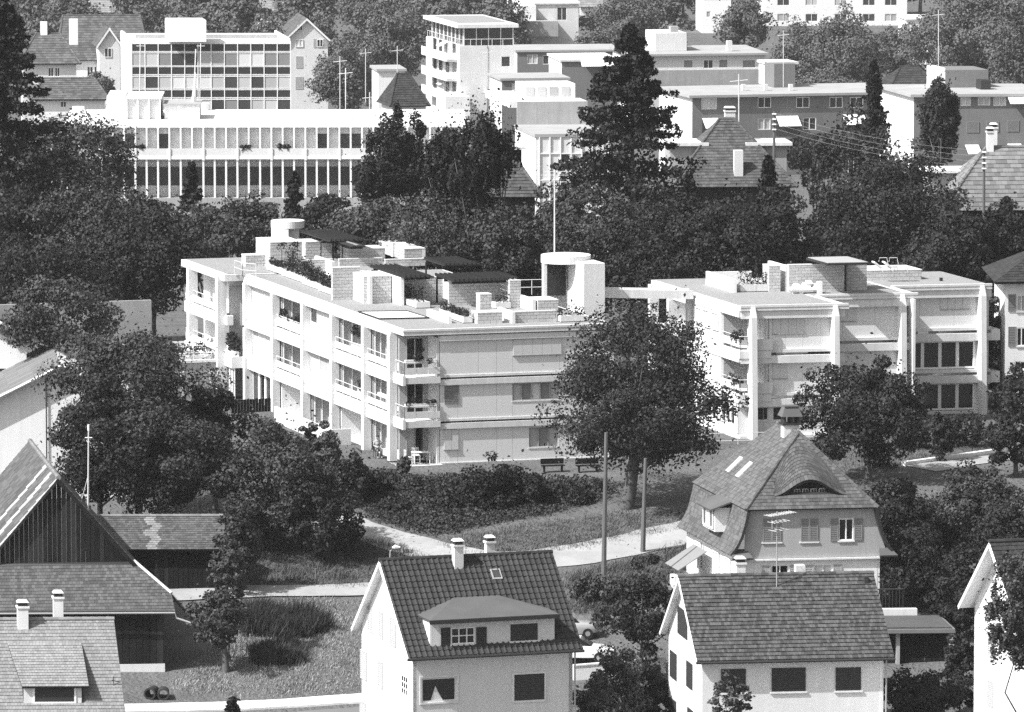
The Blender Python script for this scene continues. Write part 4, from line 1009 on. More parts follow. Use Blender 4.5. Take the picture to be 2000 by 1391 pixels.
pshut(hC, FC, ('u', .38), [(1325, 1343, 1190, 1243), (1310, 1322, 1274, 1325), (1342, 1353, 1294, 1344), (1309, 1321, 1366, 1420), (1344, 1354, 1385, 1440)], 'shutter_dark')
m = MB(); m.tube([FC.w(10.28, .36, -.1), FC.w(10.28, .36, baseC)], .05, 6); obj('downpipe', m, 'metal_grey', hC)
chimney(hC, FC, 3.2, 5.2, 3.2, 4.35, .5, .5); chimney(hC, FC, 6.45, 5.2, 3.2, 4.25, .5, .5, cap=False)
u, v, z = on_roof(FC, 1689, 1143, slC); m = MB(); f_ = FC.sub(u, v, z); m.box(f_, 0, .2, 0, .3, 0, .45); obj('roof_hook', m, 'metal_dark', hC)
u, v, z = on_roof(FC, 1517, 1147, slC); b = np.array(FC.w(u, v, z))
ae = thing('television_aerial', b, 'television aerial with many bars on the shingle roof of the front right house', 'aerial')
m = MB(); m.tube([b, b + (0, 0, 4.1)], [.04, .03], 6); obj('mast', m, 'metal_grey', ae)
for dz, l, n in ((3.95, 1.0, 11), (3.55, .6, 5), (3.1, .5, 3)):
    m = MB(); p = b + (0, 0, dz); dd = unit(np.array([.8, .5, .06])); nn = np.array([-.5, .8, 0]); m.tube([p - dd * l * .6, p + dd * l], .015, 4)
    for q in np.linspace(-.6, 1, n): m.tube([p + dd * l * q - nn * .4, p + dd * l * q + nn * .4], .012, 4)
    obj('antenna', m, 'rail', ae)
# ---- gabled house at the lower right edge
e = at(1932, 1059, 331); FE = Fr(e, 15, 15); f_ = FE.sub(0, -4.9, -4.1); FE = f_
hE, roofE = gable_house(FE, 'gabled_house', 'white gabled house with dark tiles half cut off by the right edge', 9.0, 9.8, 4.1, float(gz(21, 331)) - FE.o[2] - 1, (.75, 8.6), (.5, .5), (('white_render', 'white_render'), 'tile_dark'), .17, .3, [])
pshut(hE, FE, ('u', .75), [(1930, 1941, 1330, 1380), (1931, 1940, 1235, 1282)], 'shutter_pale')
# ---- house at the lower left with shed dormer
e = at(222, 1210, 330); FA = Fr(e, 2, 10).sub(-11.5, -5.0, -4.05)
baseA = float(gz(-26, 325)) - FA.o[2] - 1
slA = 4.05 / 5
hA, roofA = gable_house(FA, 'gabled_house', 'house with pale beaver-tail tiles and shed dormer at the lower left corner', 11.5, 10.0, 4.05, baseA, (.4, 11.1), (.45, .45), (('pale_render', 'white_render'), 'tile_light'), .17, .24, [], th=.045)
chimney(hA, FA, *[q for q in on_roof(FA, 35, 1232, slA)[:2]], 3.0, 4.75, .55, .5); chimney(hA, FA, on_roof(FA, 107, 1216, slA)[0], 5.3, 3.2, 5.1, .5, .5)
dva = on_roof(FA, 100, 1374, slA)[1]; (dl2, z2), (dr2, _) = FA.onv(46, 1338, dva), FA.onv(163, 1338, dva); zb2 = dva * slA
op2 = front_open(FA, dva, [(68, 145, 1341, 1371)])
dmA = wall(hA, FA, ('v', dva), dl2, dr2, zb2 - .1, z2, op2, 'grey_render', .1, name='dormer')
shutter(dmA, FA, ('v', dva), *op2[0], 'shutter_dark', .02)
for q in ((op2[0][0] - .1, op2[0][0], op2[0][2] - .08, op2[0][3] + .08), (op2[0][1], op2[0][1] + .1, op2[0][2] - .08, op2[0][3] + .08), (op2[0][0], op2[0][1], op2[0][3], op2[0][3] + .08), (op2[0][0], op2[0][1], op2[0][2] - .08, op2[0][2])):
    s_ = MB(); fb(s_, FA, ('v', dva), *q, 0, .04); obj('window_frame', s_, 'white_paint', dmA)
tA = on_roof(FA, 90, 1258, slA); poly = [FA.w(dl2 - .1, dva - .25, z2 - .05), FA.w(dr2 + .25, dva - .25, z2 - .05), FA.w(dr2 + .25, tA[1], tA[2] + .05), FA.w(dl2 - .5, tA[1], tA[2] + .05)]
m = MB(); m.slab(poly, .1); ro = obj('dormer_roof', m, 'deck', hA); tiles_poly(ro, poly, .17, .24, 'tile_light', .045)
for u in (dl2, dr2):
    m = MB(); vv = tA[1]; m.slab([FA.w(u, dva, zb2 - .1), FA.w(u, dva, z2 - .02), FA.w(u, vv, tA[2] - .03)], .1 if u == dl2 else -.1); obj('cheek', m, 'brown_wood_and_shade', dmA)
u, v, z = on_roof(FA, 222, 1340, slA); b = np.array(FA.w(u, v, z))
m = MB(); m.tube([b, b + (0, 0, .5)], .02, 4); m.tube([b + (-.1, 0, .3), b + (.35, 0, .2)], .02, 4); obj('roof_hook', m, 'metal_dark', hA)
# ---- mansard house
e = at(1460, 996, 365); FN = Fr(e, 8, 13.3); WN, LN = 7.62, 12.0
bN = float(gz(16, 368)) - e[2] - 1
hN = thing('mansard_house', FN.w(WN / 2, 5, bN), 'tall villa with flared mansard roof and eyebrow dormer behind the front houses', 'house')
apF, apB = (4.1, 4.0, 3.9), (4.1, 8.6, 3.9)
hip = [FN.w(-.1, -.05, 0), FN.w(WN + .05, -.05, 0), FN.w(*apF)]; left = [FN.w(-.1, LN, 0), FN.w(-.1, -.05, 0), FN.w(*apF), FN.w(*apB)]
right = [FN.w(WN + .05, -.05, 0), FN.w(WN + .05, LN, 0), FN.w(*apB), FN.w(*apF)]; rear = [FN.w(WN + .05, LN, 0), FN.w(-.1, LN, 0), FN.w(*apB)]
m = MB(); [m.slab(p, .1) for p in (hip, left, right, rear)]; rN = obj('roof', m, 'deck', hN)
tiles_poly(rN, left, .22, .25, 'tile_mid', .035); tiles_poly(rN, right, .4, .5, 'tile_mid', .03)
slH = 3.9 / 4.05
def inbrow(p):
    u, v, z = FN.inv(p); x = (u - 3.85) / 2.05; return abs(x) < 1 and v > .72 and v < .75 + 2.6 * math.cos(x * math.pi / 2) ** .8
tiles_poly(rN, hip, .22, .25, 'tile_mid', .035, skip=inbrow)
def brow(a, b):
    x = 2 * a - 1; u = 3.85 + 2.1 * x; hh = .92 * math.cos(x * math.pi / 2) ** 1.7 if abs(x) < 1 else 0
    vb = .75 + 2.7 * math.cos(x * math.pi / 2) ** .8 * b
    vv = .62 + (vb - .62) * 1.0 if b else .62
    return FN.w(u, vv, slH * (vv + .05) + hh * (1 - b) ** 1.3 + .02)
tiles_surface(rN, brow, 19, 11, 'tile_mid', .035, name='eyebrow_tiles')
m = MB(); n = 18
for i in range(n):
    a, b = i / n, (i + 1) / n; pa_, pb_ = np.array(brow(a, 0)), np.array(brow(b, 0)); m.hexa([pa_ - (0, 0, .14), pb_ - (0, 0, .14), pb_ + (0, .12, -.14), pa_ + (0, .12, -.14)], [pa_, pb_, pb_ + (0, .12, 0), pa_ + (0, .12, 0)])
obj('eyebrow_trim', m, 'wood_dark', rN)
m = MB(); ev_ = MB()
for i in range(n):
    a, b = i / n, (i + 1) / n; pa_, pb_ = np.array(brow(a, 0)) + (0, .3, -.05), np.array(brow(b, 0)) + (0, .3, -.05)
    zz = FN.o[2] + slH * .6
    if pa_[2] > zz - .3: ev_.add([(pa_[0], pa_[1], zz - .3), (pb_[0], pb_[1], zz - .3), pb_, pa_], [(0, 1, 2, 3)])
ed = obj('eyebrow_window', ev_, 'wood_dark', rN)
for k in (-.62, -.2, .22, .64):
    s_ = MB(); u = 3.85 + k * 1.15; s_.box(FN, u - .17, u + .17, .83, .87, slH * .62 + .02, slH * .62 + .44); w2 = obj('small_window', s_, 'white_paint', ed)
    for dx in (-.15, .012):
        for dzz in (.05, .25):
            p_ = MB(); p_.box(FN, u + dx, u + dx + .138, .815, .829, slH * .62 + dzz, slH * .62 + dzz + .17); obj('pane', p_, 'glass', w2)
# hips, ridge and chimney
for a, b in ((hip[0], apF), (hip[1], apF)): ridge_caps(rN, a, FN.w(*apF), 'tile_mid', .11, .35)
ridge_caps(rN, FN.w(*apF), FN.w(*apB), 'tile_mid', .12, .35)
f_ = FN.sub(4.0, 5.2, 3.2)
ch = MB(); ch.box(f_, -.45, .45, 0, .7, 0, 1.0); ch = obj('chimney', ch, 'grey_render', hN)
m = MB(); m.box(f_, -.55, .55, -.08, .78, 1.0, 1.1); [m.box(f_, a, a + .12, -.02, .72, 1.1, 1.5) for a in (-.45, -.06, .33)]; obj('flue', m, 'metal_dark', ch)
m = MB(); m.taper(f_, -.62, .62, -.15, .85, 1.5, 2.05, .22); m.box(f_, -.42, .42, .0, .65, 2.05, 2.13); obj('cap', m, 'tile_mid', ch)
for px, py in ((1424, 920), (1443, 930)):                       # skylights on the left slope
    pl_ = [np.array(p) for p in left]; nn = unit(np.cross(pl_[1] - pl_[0], pl_[2] - pl_[0])); nn = nn if nn[2] > 0 else -nn
    r = ray(px, py); q = CAMP + r * ((nn @ (pl_[0] - CAMP)) / (nn @ r)); ss = unit(np.cross((0, 0, 1.), nn)); tt = np.cross(nn, ss); tt = tt if tt[2] > 0 else -tt
    m = MB(); m.slab([q - ss * .3 + nn * .1 - tt * .1, q + ss * .3 + nn * .1 - tt * .1, q + ss * .3 + nn * .1 + tt * 1.1, q - ss * .3 + nn * .1 + tt * 1.1], .1) ; obj('skylight', m, 'white_paint', hN)
# flared lower roofs left and right
prof = [(0, 0), (-.08, -.5), (-.2, -1.0), (-.38, -1.6), (-.65, -2.15), (-1.0, -2.6)]
def flare(side):
    def f(a, b):
        k = (1 - b) * 5; i = min(4, int(k)); fr_ = k - i; du = prof[i][0] + (prof[i + 1][0] - prof[i][0]) * fr_; zz = prof[i][1] + (prof[i + 1][1] - prof[i][1]) * fr_
        vv = -.05 + (LN + .05) * (1 - a)
        return FN.w(du if side < 0 else WN - du, vv, zz - .02)
    return f
for sd in (-1, 1):
    m = MB(); g = flare(sd); k = 10
    for i in range(k):
        p = [np.array(g(0, i / k)), np.array(g(1, i / k)), np.array(g(1, (i + 1) / k)), np.array(g(0, (i + 1) / k))]
        inn = np.array([FN.U[0], FN.U[1], 0]) * (-sd) * .15
        m.hexa([q + inn for q in p], [q - (0, 0, .02) for q in p])
    sk_ = obj('flared_roof', m, 'deck', hN); tiles_surface(sk_, g, 50, 12, 'tile_mid', .035)
    u = -1.0 if sd < 0 else WN + .05; u1 = .25 if sd < 0 else WN + 1.1
    m = MB(); m.slab([FN.w(u, -.45, -2.75), FN.w(u1, -.45, -2.75), FN.w(u1 - (.2 if sd < 0 else .3), .5, -2.35), FN.w(u + .2, .5, -2.35)], .12); obj('pent_roof', m, 'tile_mid', hN)
opsN = front_open(FN, .3, [(1490, 1525, 1013, 1059), (1564, 1597, 1013, 1058), (1638, 1667, 1013, 1056)])
wall(hN, FN, ('v', .3), -.0, WN - .1, -2.9, -.05, opsN, 'dark_and_shade_render', .14)
wf_ = MB(); wf_.slab([FN.w(-.1, .3, -2.9), FN.w(0, .3, -2.9), FN.w(0, .3, -.6)], .1); obj('wall_flare', wf_, 'dark_and_shade_render', hN)
wf_ = MB(); wf_.slab([FN.w(WN - .1, .3, -2.9), FN.w(WN + .75, .3, -2.9), FN.w(WN + .25, .3, -1.6), FN.w(WN - .1, .3, -.4)], .1); obj('wall_flare', wf_, 'dark_and_shade_render', hN)
for o in opsN[:2]:
    h2 = (o[0] + o[1]) / 2
    for a0, a1 in ((o[0], h2 - .02), (h2 + .02, o[1])): shutter(hN, FN, ('v', .3), a0, a1, o[2], o[3], 'shutter_grey', .05)
    s_ = MB(); fb(s_, FN, ('v', .3), o[0] - .08, o[1] + .08, o[2] - .09, o[2] - .01, 0, .07); obj('sill', s_, 'concrete', hN)
o = opsN[2]; window(hN, FN, ('v', .3), *o, 2, 1, .06, .08, 'glass', 'white_paint', .07)
shutter(hN, FN, ('v', .3), o[0] - .5, o[0] - .04, o[2], o[3], 'shutter_grey', .05); shutter(hN, FN, ('v', .3), o[1] + .04, o[1] + .5, o[2], o[3], 'shutter_grey', .05)
ops2 = front_open(FN, .3, [(1506, 1540, 1104, 1150), (1590, 1625, 1103, 1150)])
wall(hN, FN, ('v', .3), -.35, WN + .1, bN, -2.95, ops2, 'white_render', .14)
for o in ops2:
    window(hN, FN, ('v', .3), *o, 2, 1, .06, .08, ['glass', 'glass'] if o is ops2[0] else ['curtain', 'curtain'], 'white_paint', .06)
    shutter(hN, FN, ('v', .3), o[0] - .55, o[0] - .05, o[2], o[3], 'shutter_pale', .05); shutter(hN, FN, ('v', .3), o[1] + .05, o[1] + .55, o[2], o[3], 'shutter_pale', .05)
m = MB(); m.box(FN, -.5, WN + .2, .12, .3, -3.02, -2.92); obj('cornice', m, 'concrete', hN)
m = MB(); m.box(FN, -.5, -.35, .31, LN - .3, bN, -2.6); sw = obj('side_wall', m, 'white_render', hN)
for v_, n in ((1.6, 2), (4.2, 2), (8.2, 2)): window(hN, FN, ('u', -.52), v_, v_ + 1.2, -4.6, -3.1, 2, 1, .06, -.04, 'curtain', 'white_paint')
m = MB(); m.box(FN, WN + .1, WN + .25, .31, LN - .3, bN, -2.6); obj('side_wall', m, 'white_render', hN)
# dormer on the left flare and awning
m = MB(); m.box(FN, -1.0, .1, 3.4, 6.0, -1.75, -.35); dn = obj('dormer', m, 'white_render', hN)
window(dn, FN, ('u', -1.0), 3.6, 5.8, -1.6, -.45, 3, 1, .07, -.04, ['glass', 'curtain', 'glass'], 'white_paint')
m = MB(); m.slab([FN.w(-1.35, 6.3, -.4), FN.w(-1.35, 3.1, -.4), FN.w(.0, 3.1, .1), FN.w(.0, 6.3, .1)], .09); d2 = obj('dormer_roof', m, 'tile_mid', hN)
m = MB(); m.slab([FN.w(-2.6, 8.6, -4.3), FN.w(-2.6, 5.6, -4.3), FN.w(-.9, 5.6, -3.2), FN.w(-.9, 8.6, -3.2)], .05); obj('awning', m, 'shutter_grey', hN)
m = MB(); m.box(FN, -2.3, -.5, 5.4, 8.6, -6.0, -4.95); obj('balcony', m, 'white_paint', hN)
# ================================================================== barn, sheds and other near buildings
e = at(113, 932, 358); FH = Fr(e, 5, 10)
gB = float(gz(e[0], e[1])) - e[2]
barn = thing('barn', FH.w(0, 6, gB), 'large old barn of dark planks with striped tile roof at the left', 'barn')
uL, zL = -7.0, -7.0 * 3.85 / 3.3; (uR, zRt) = FH.onv(262, 1098, 0); slR = zRt / uR; slL = 3.85 / 3.3
LB = 16.0
lp = [FH.w(uL - .3, -.35, zL - .35), FH.w(0, -.35, 0), FH.w(0, LB, 0), FH.w(uL - .3, LB, zL - .35)]
uRR = uR + 1.6
rp = [FH.w(0, -.35, 0), FH.w(uRR, -.35, slR * uRR), FH.w(uRR, LB, slR * uRR), FH.w(0, LB, 0)]
m = MB(); m.slab(lp, .14); m.slab(rp, .14); rBn = obj('roof', m, 'deck', barn)
def vband(p): v = FH.inv(p)[1]; return v < .05 or 2.2 < v < 3.0 or 5.2 < v < 5.9
tiles_poly(rBn, lp, .34, .36, 'tile_mid', .04, skip=vband); tiles_poly(rBn, lp, .34, .36, 'tile_glass', .04, skip=lambda p: not vband(p), name='glass_tiles')
tiles_poly(rBn, rp, .34, .36, 'tile_mid', .04); ridge_caps(rBn, FH.w(0, -.4, .02), FH.w(0, LB, .02), 'tile_light', .14, .4)
m = MB(); m.slab([np.array(FH.w(-.03, -.42, -.02)), np.array(FH.w(uRR, -.42, slR * uRR - .02)), np.array(FH.w(uRR, -.36, slR * uRR - .02)), np.array(FH.w(-.03, -.36, -.02))], .2); obj('barge_board', m, 'wood_dark', rBn)
k = 46
for i in range(k):
    a0 = uL + (uRR - .6 - uL) * i / k; a1 = uL + (uRR - .6 - uL) * (i + .93) / k
    def top(a): return (slL * a if a < 0 else slR * a) - .2
    m = MB(); p = random.uniform(0, .03); zb = -9.0
    m.hexa([FH.w(a0, -p, zb), FH.w(a1, -p, zb), FH.w(a1, .05, zb), FH.w(a0, .05, zb)], [FH.w(a0, -p, top(a0)), FH.w(a1, -p, top(a1)), FH.w(a1, .05, top(a1)), FH.w(a0, .05, top(a0))]); obj('plank', m, 'brown_wood_and_shade' if random.random() < .25 else 'wood_dark', barn)
m = MB(); m.box(FH, uL + .2, uRR - .7, .2, LB - .3, gB - .5, zRt - 2.5); obj('core', m, 'wood_dark', barn)
# lean-to in front of the gable
zt_ = zRt + .05
fl_ = FH.onv(0, 1100, -.05)
def on_lean(px, py):
    v = -1.
    for _ in range(60): u, z = FH.onv(px, py, v); v += .4 * ((z - zt_) / .68 - v)
    return (u, v, zt_ + .68 * v)
LT_ = [on_lean(-70, 1197), on_lean(342, 1195), on_lean(335, 1160), on_lean(262, 1097), on_lean(-70, 1101)]
poly = [FH.w(*q) for q in LT_]
m = MB(); m.slab(poly, .12); rL = obj('lean_to_roof', m, 'deck', barn); tiles_poly(rL, poly, .2, .27, 'tile_mid', .035)
m = MB(); m.tube([np.array(poly[3]) + (0, 0, .05), np.array(poly[2]) + (0, 0, .05)], .09, 5); obj('verge', m, 'concrete', rL)
m = MB(); m.tube([np.array(poly[0]) + (0, -.1, -.05), np.array(poly[1]) + (0, -.1, -.05), np.array(poly[1]) + (.1, -.1, -.35), np.array(poly[1]) + (.9, -.2, -.6)], .06, 6); obj('gutter', m, 'metal_grey', rL)
vL = LT_[0][1] + .35; uE = FH.onv(320, 1300, vL)[0]; zE_ = LT_[0][2] + .15; gL = float(gz(-20, 355)) - e[2]
for i in range(34):
    a0 = -7.5 + (uE + 7.5) * i / 34; a1 = -7.5 + (uE + 7.5) * (i + .93) / 34; p = random.uniform(0, .03)
    m = MB(); m.box(FH, a0, a1, vL - p, vL + .05, gL + .5, zE_); obj('plank', m, 'brown_wood_and_shade' if random.random() < .15 else 'wood_dark', barn)
m = MB(); m.box(FH, -7.6, uE + .05, vL - .08, vL + .3, gL - .8, gL + .5); obj('plinth', m, 'pale_render', barn)
for i in range(9):
    v0_ = vL + .08 + (-.1 - vL) * i / 9; m = MB(); m.box(FH, uE - .06, uE, v0_, v0_ + (-.1 - vL) * .93 / 9, gL + .5, zE_ + .68 * (v0_ - LT_[0][1]) - .1); obj('plank', m, 'wood_dark', barn)
m = MB(); m.tube([FH.w(LT_[2][0], LT_[2][1], LT_[2][2] - .1), FH.w(LT_[2][0] + 1.2, LT_[2][1], LT_[2][2] - 1.5)], .07, 5); obj('strut', m, 'brown_wood_and_shade', barn)
# mast standing on the barn
u_, z_ = FH.onv(172, 985, 1.0); b = np.array(FH.w(u_, 1.0, slR * u_))
ae = thing('wire_mast', b, 'slender pale wire mast rising from the barn roof', 'mast'); m = MB(); tp = at(173, 838, b[1]); m.tube([b, (tp[0], tp[1], tp[2])], [.06, .04], 6); obj('pole', m, 'rail', ae)
m = MB(); m.tube([(tp[0] - .2, tp[1], tp[2] - .5), (tp[0] + .2, tp[1], tp[2] - .5)], .03, 4); m.tube([(tp[0], tp[1], tp[2] - .1), (tp[0], tp[1], tp[2] + .25)], .07, 6); obj('insulator', m, 'white_paint', ae)
m = MB(); m.tube([b + (-.5, 0, .1), (tp[0], tp[1], tp[2] - 2.5)], .015, 4); obj('stay_wire', m, 'rail', ae)
# shed behind the barn
e2 = at(441, 1073, 371); FK = Fr(e2, 1, 4); gK = float(gz(e2[0], e2[1])) - e2[2]
shed = thing('shed', FK.w(-4, 1.5, gK), 'long dark plank shed with tiled roof behind the barn', 'shed')
poly = [FK.w(-8.4, 0, 0), FK.w(0, 0, 0), FK.w(0, 3.2, 1.5), FK.w(-8.4, 3.2, 1.5)]; m = MB(); m.slab(poly, .12); m.slab([FK.w(-8.4, 3.2, 1.5), FK.w(0, 3.2, 1.5), FK.w(0, 6.4, 0), FK.w(-8.4, 6.4, 0)], .12)
rK = obj('roof', m, 'deck', shed)
def pale(p): u = FK.inv(p)[0]; return -4.55 < u + .2 * math.sin(FK.inv(p)[1] * 5) < -3.9
tiles_poly(rK, poly, .2, .24, 'tile_mid', .035, skip=pale); tiles_poly(rK, poly, .2, .24, 'tile_light', .035, skip=lambda p: not pale(p), name='mended_tiles'); ridge_caps(rK, FK.w(-8.4, 3.2, 1.53), FK.w(0, 3.2, 1.53), 'tile_light', .11, .33)
for i in range(28):
    a0 = -8.2 + 8.0 * i / 28; m = MB(); p = random.uniform(0, .03); m.box(FK, a0, a0 + 8.0 / 28 * .93, .5 - p, .55, gK - .3 if i < 24 else gK + .2, .0); obj('plank', m, 'brown_wood_and_shade' if random.random() < .12 else 'wood_dark', shed)
m = MB(); m.box(FK, -8.1, -.3, .6, 6, gK - .5, -.15); obj('core', m, 'wood_dark', shed)
# white house cut by the left edge
e3 = at(118, 711, 392); FL_ = Fr(e3, 3, 7.3); gL3 = float(gz(e3[0], e3[1])) - e3[2]
hL = thing('gabled_house', FL_.w(-3, 4, gL3), 'white low-pitched house cut off by the left edge', 'house')
sl3 = 1.85 / 3.7
lp = [FL_.w(-7, -.5, -7 * sl3), FL_.w(0, -.5, 0), FL_.w(0, 11.5, 0), FL_.w(-7, 11.5, -7 * sl3)]; rp = [FL_.w(0, -.5, 0), FL_.w(5, -.5, -5 * sl3), FL_.w(5, 11.5, -5 * sl3), FL_.w(0, 11.5, 0)]
m = MB(); m.slab(lp, .12); m.slab(rp, .12); rf = obj('roof', m, 'white_paint', hL)
P, nn, ss, tt = plane_axes(lp); ss = unit(P[3] - P[0]); tt = unit(P[1] - P[0]); LL, HH = np.linalg.norm(P[3] - P[0]), np.linalg.norm(P[1] - P[0]); nr, nc = 9, 14
tv3 = [(0.01, -.02, .04), (LL / nc - .01, -.02, .04), (LL / nc - .01, HH / nr, .01), (.01, HH / nr, .01), (.01, -.02, 0), (LL / nc - .01, -.02, 0)]
tm3 = newmesh('slate', tv3, [(0, 1, 2, 3), (4, 5, 1, 0), (4, 0, 3), (5, 2, 1)]); tm3.materials.append(MAT['tile_grey'])
if np.cross(ss, tt) @ nn < 0: nn = np.cross(ss, tt)
rot3 = Matrix(((ss[0], tt[0], nn[0]), (ss[1], tt[1], nn[1]), (ss[2], tt[2], nn[2])))
if nn[2] < 0:
    for vtx in tm3.vertices: vtx.co.z = -vtx.co.z
for r in range(nr):
    for c_ in range(nc):
        p = P[0] + tt * (HH * r / nr) + ss * (LL * c_ / nc); o = bpy.data.objects.new('slate', tm3); col.objects.link(o); o.parent = rf; o.matrix_local = Matrix.Translation(Vector(p - OFF[rf.name])) @ rot3.to_4x4()
m = MB(); m.slab([FL_.w(-6.6, 0, gL3), FL_.w(4.5, 0, gL3), FL_.w(4.5, 0, -4.5 * sl3 - .1), FL_.w(0, 0, -.12), FL_.w(-6.6, 0, -6.6 * sl3 - .1)], .2); obj('gable_wall', m, 'white_render', hL)
m = MB(); m.box(FL_, 4.3, 4.5, .2, 11, gL3, -2.3); obj('side_wall', m, 'white_render', hL)
m = MB(); m.tube([FL_.w(-.9, -.1, -.7), FL_.w(-.9, -.1, gL3)], .04, 5); obj('downpipe', m, 'metal_dark', hL)
m = MB(); m.tube([FL_.w(-7, -.52, -7 * sl3 - .06), FL_.w(0, -.52, -.06)], .09, 4); m.tube([FL_.w(0, -.52, -.06), FL_.w(5, -.52, -5 * sl3 - .06)], .09, 4); obj('barge_board', m, 'white_paint', rf)
# upper part behind
a = FL_.sub(-4.2, 9.5, 1.6); m = MB(); m.slab([a.w(-6, 0, -3), a.w(2.6, 0, -3), a.w(2.6, 0, -.9), a.w(-1, 0, .9), a.w(-6, 0, -1.6)], .2); obj('upper_gable', m, 'white_render', hL)
m = MB(); m.slab([a.w(-1, -.6, 1.0), a.w(3.4, -.6, -1.2), a.w(3.4, 8, -1.2), a.w(-1, 8, 1.0)], .15); m.slab([a.w(-7, -.6, -2.0), a.w(-1, -.6, 1.0), a.w(-1, 8, 1.0), a.w(-7, 8, -2.0)], .15); obj('upper_roof', m, 'tile_grey', hL)
m = MB(); m.tube([a.w(-1, -.65, .93), a.w(3.4, -.65, -1.27)], .12, 4); obj('upper_barge_board', m, 'white_paint', hL)
# house at the right edge, middle
e4 = at(1964, 552, 428); FX = Fr(e4, 8, 1); gX = float(gz(e4[0], e4[1])) - e4[2]
hX = thing('hipped_house', FX.w(4, 4, gX), 'pale house with dark hipped roof and shutters at the middle right edge', 'house')
opsX = front_open(FX, 0, [(1986, 2004, 577, 608), (1986, 2004, 640, 676), (1982, 2004, 706, 722)])
wall(hX, FX, ('v', 0), 0, 8, gX - 1, .2, opsX, 'white_render', .14)
for i, o in enumerate(opsX): window(hX, FX, ('v', 0), *o, 2, 1, .06, .08, 'blind' if i == 0 else 'glass', 'white_paint', .07)
for y0, y1 in ((575, 608), (638, 676)): pshut(hX, FX, ('v', 0), [(1969, 1984, y0, y1)], 'shutter_grey')
m = MB(); m.box(FX, 0, .2, .2, 8, gX - 1, .2); obj('side_wall', m, 'white_render', hX)
rx = [FX.w(-.8, -.7, .1), FX.w(9, -.7, .1), FX.w(6, 4.2, 2.2), FX.w(3.2, 4.2, 2.2)]; rxl = [FX.w(-.8, 9, .1), FX.w(-.8, -.7, .1), FX.w(3.2, 4.2, 2.2)]
m = MB(); m.slab(rx, .15); m.slab(rxl, .15); rr = obj('roof', m, 'deck', hX); tiles_poly(rr, rx, .3, .35, 'tile_dark', .04); tiles_poly(rr, rxl, .3, .35, 'tile_dark', .04)
# flat roofed garage behind the front right house
e5 = at(1732, 1230, 357); FG = Fr(e5, 3, 6); gG = float(gz(e5[0], e5[1])) - e5[2]
gar = thing('garage', FG.w(0, 2, gG), 'low garage with flat grassed roof beside the front right house', 'garage')
m = MB(); m.box(FG, -2.2, 3.9, 0, 4.6, -.22, 0); obj('roof_slab', m, 'row_render', gar)
m = MB(); m.box(FG, -2.0, 3.7, .2, 4.4, 0, .1); obj('roof_turf', m, 'lawn', gar)
for a0, a1 in ((-2.0, .6), (.8, 3.6)):
    k = 9
    for i in range(k): m = MB(); x0 = a0 + (a1 - a0) * i / k; m.box(FG, x0, x0 + (a1 - a0) / k * .93, .6, .66, gG, -.3); obj('door_board', m, 'wood_dark', gar)
m = MB(); m.box(FG, -2.1, 3.8, .7, 4.5, gG - .3, -.28); obj('core', m, 'wood_dark', gar)
m = MB(); m.box(FG, 3.6, 3.85, .1, .69, gG - .3, -.28); obj('pier', m, 'concrete_dark', gar); m = MB(); m.box(FG, .6, .8, .3, .69, gG - .3, -.28); obj('pier', m, 'concrete_dark', gar)
w5 = thing('garden_wall', FG.w(1, 5.5, 0), 'low pale concrete wall with dark railing behind the garage roof', 'wall')
m = MB(); m.box(FG, -1.2, 2.6, 5.2, 5.6, -1, .35); obj('wall', m, 'concrete', w5)
m = MB(); m.tube([FG.w(-1.2, 6.5, 1.3), FG.w(2.0, 6.5, 1.3)], .04, 4); [m.tube([FG.w(-1.2 + i * .2, 6.5, .0), FG.w(-1.2 + i * .2, 6.5, 1.3)], .02, 4) for i in range(17)]; obj('railing', m, 'metal_dark', w5)
# two concrete drain pipes on the grass
for k, (px, lb) in enumerate(((292, 'left one of two dark concrete drain pipes lying on the grass'), (319, 'right one of two dark concrete drain pipes lying on the grass'))):
    g = gy(px, 1371); t = thing('drain_pipe', g, lb, 'pipe', 'drain pipes on the grass'); c = g + (0, 0, .32); dd = unit(np.array([.25 - .3 * k, 1, 0])); sx = np.array([dd[1], -dd[0], 0]); n = 20; m = MB(); L_ = .9
    for (r0, rr_) in ((.32, 0),):
        for y_ in (0, L_):
            for r_ in (.34, .25):
                for j in range(n): an = 2 * math.pi * j / n; m.v.append(tuple(c + dd * y_ + sx * r_ * math.cos(an) + np.array([0, 0, r_ * math.sin(an)])))
        q = lambda y_, r_, j: (y_ * 2 + r_) * n + j % n
        for j in range(n): m.f += [(q(0, 0, j), q(0, 0, j + 1), q(1, 0, j + 1), q(1, 0, j)), (q(0, 1, j), q(1, 1, j), q(1, 1, j + 1), q(0, 1, j + 1)), (q(0, 0, j), q(0, 1, j), q(0, 1, j + 1), q(0, 0, j + 1)), (q(1, 0, j), q(1, 0, j + 1), q(1, 1, j + 1), q(1, 1, j))]
    obj('shell', m, 'tile_dark', t)
# white kerb wall on the lawn
a, b = gy(1768, 912), gy(1965, 884); d_ = unit(b - a); n_ = np.array([-d_[1], d_[0], 0]); m = MB()
for i in range(10):
    p, q = a + (b - a) * i / 10 + d_ * .01, a + (b - a) * (i + 1) / 10 - d_ * .01; h_ = np.array([0, 0, .28]); g_ = np.array([0, 0, -.1])
    m.hexa([p + g_, q + g_, q + n_ * .35 + g_, p + n_ * .35 + g_], [p + h_, q + h_, q + n_ * .35 + h_, p + n_ * .35 + h_])
tag(obj('kerb_wall', m, 'white_paint', base=a), 'long low white kerb wall on the lawn at the right', 'wall')
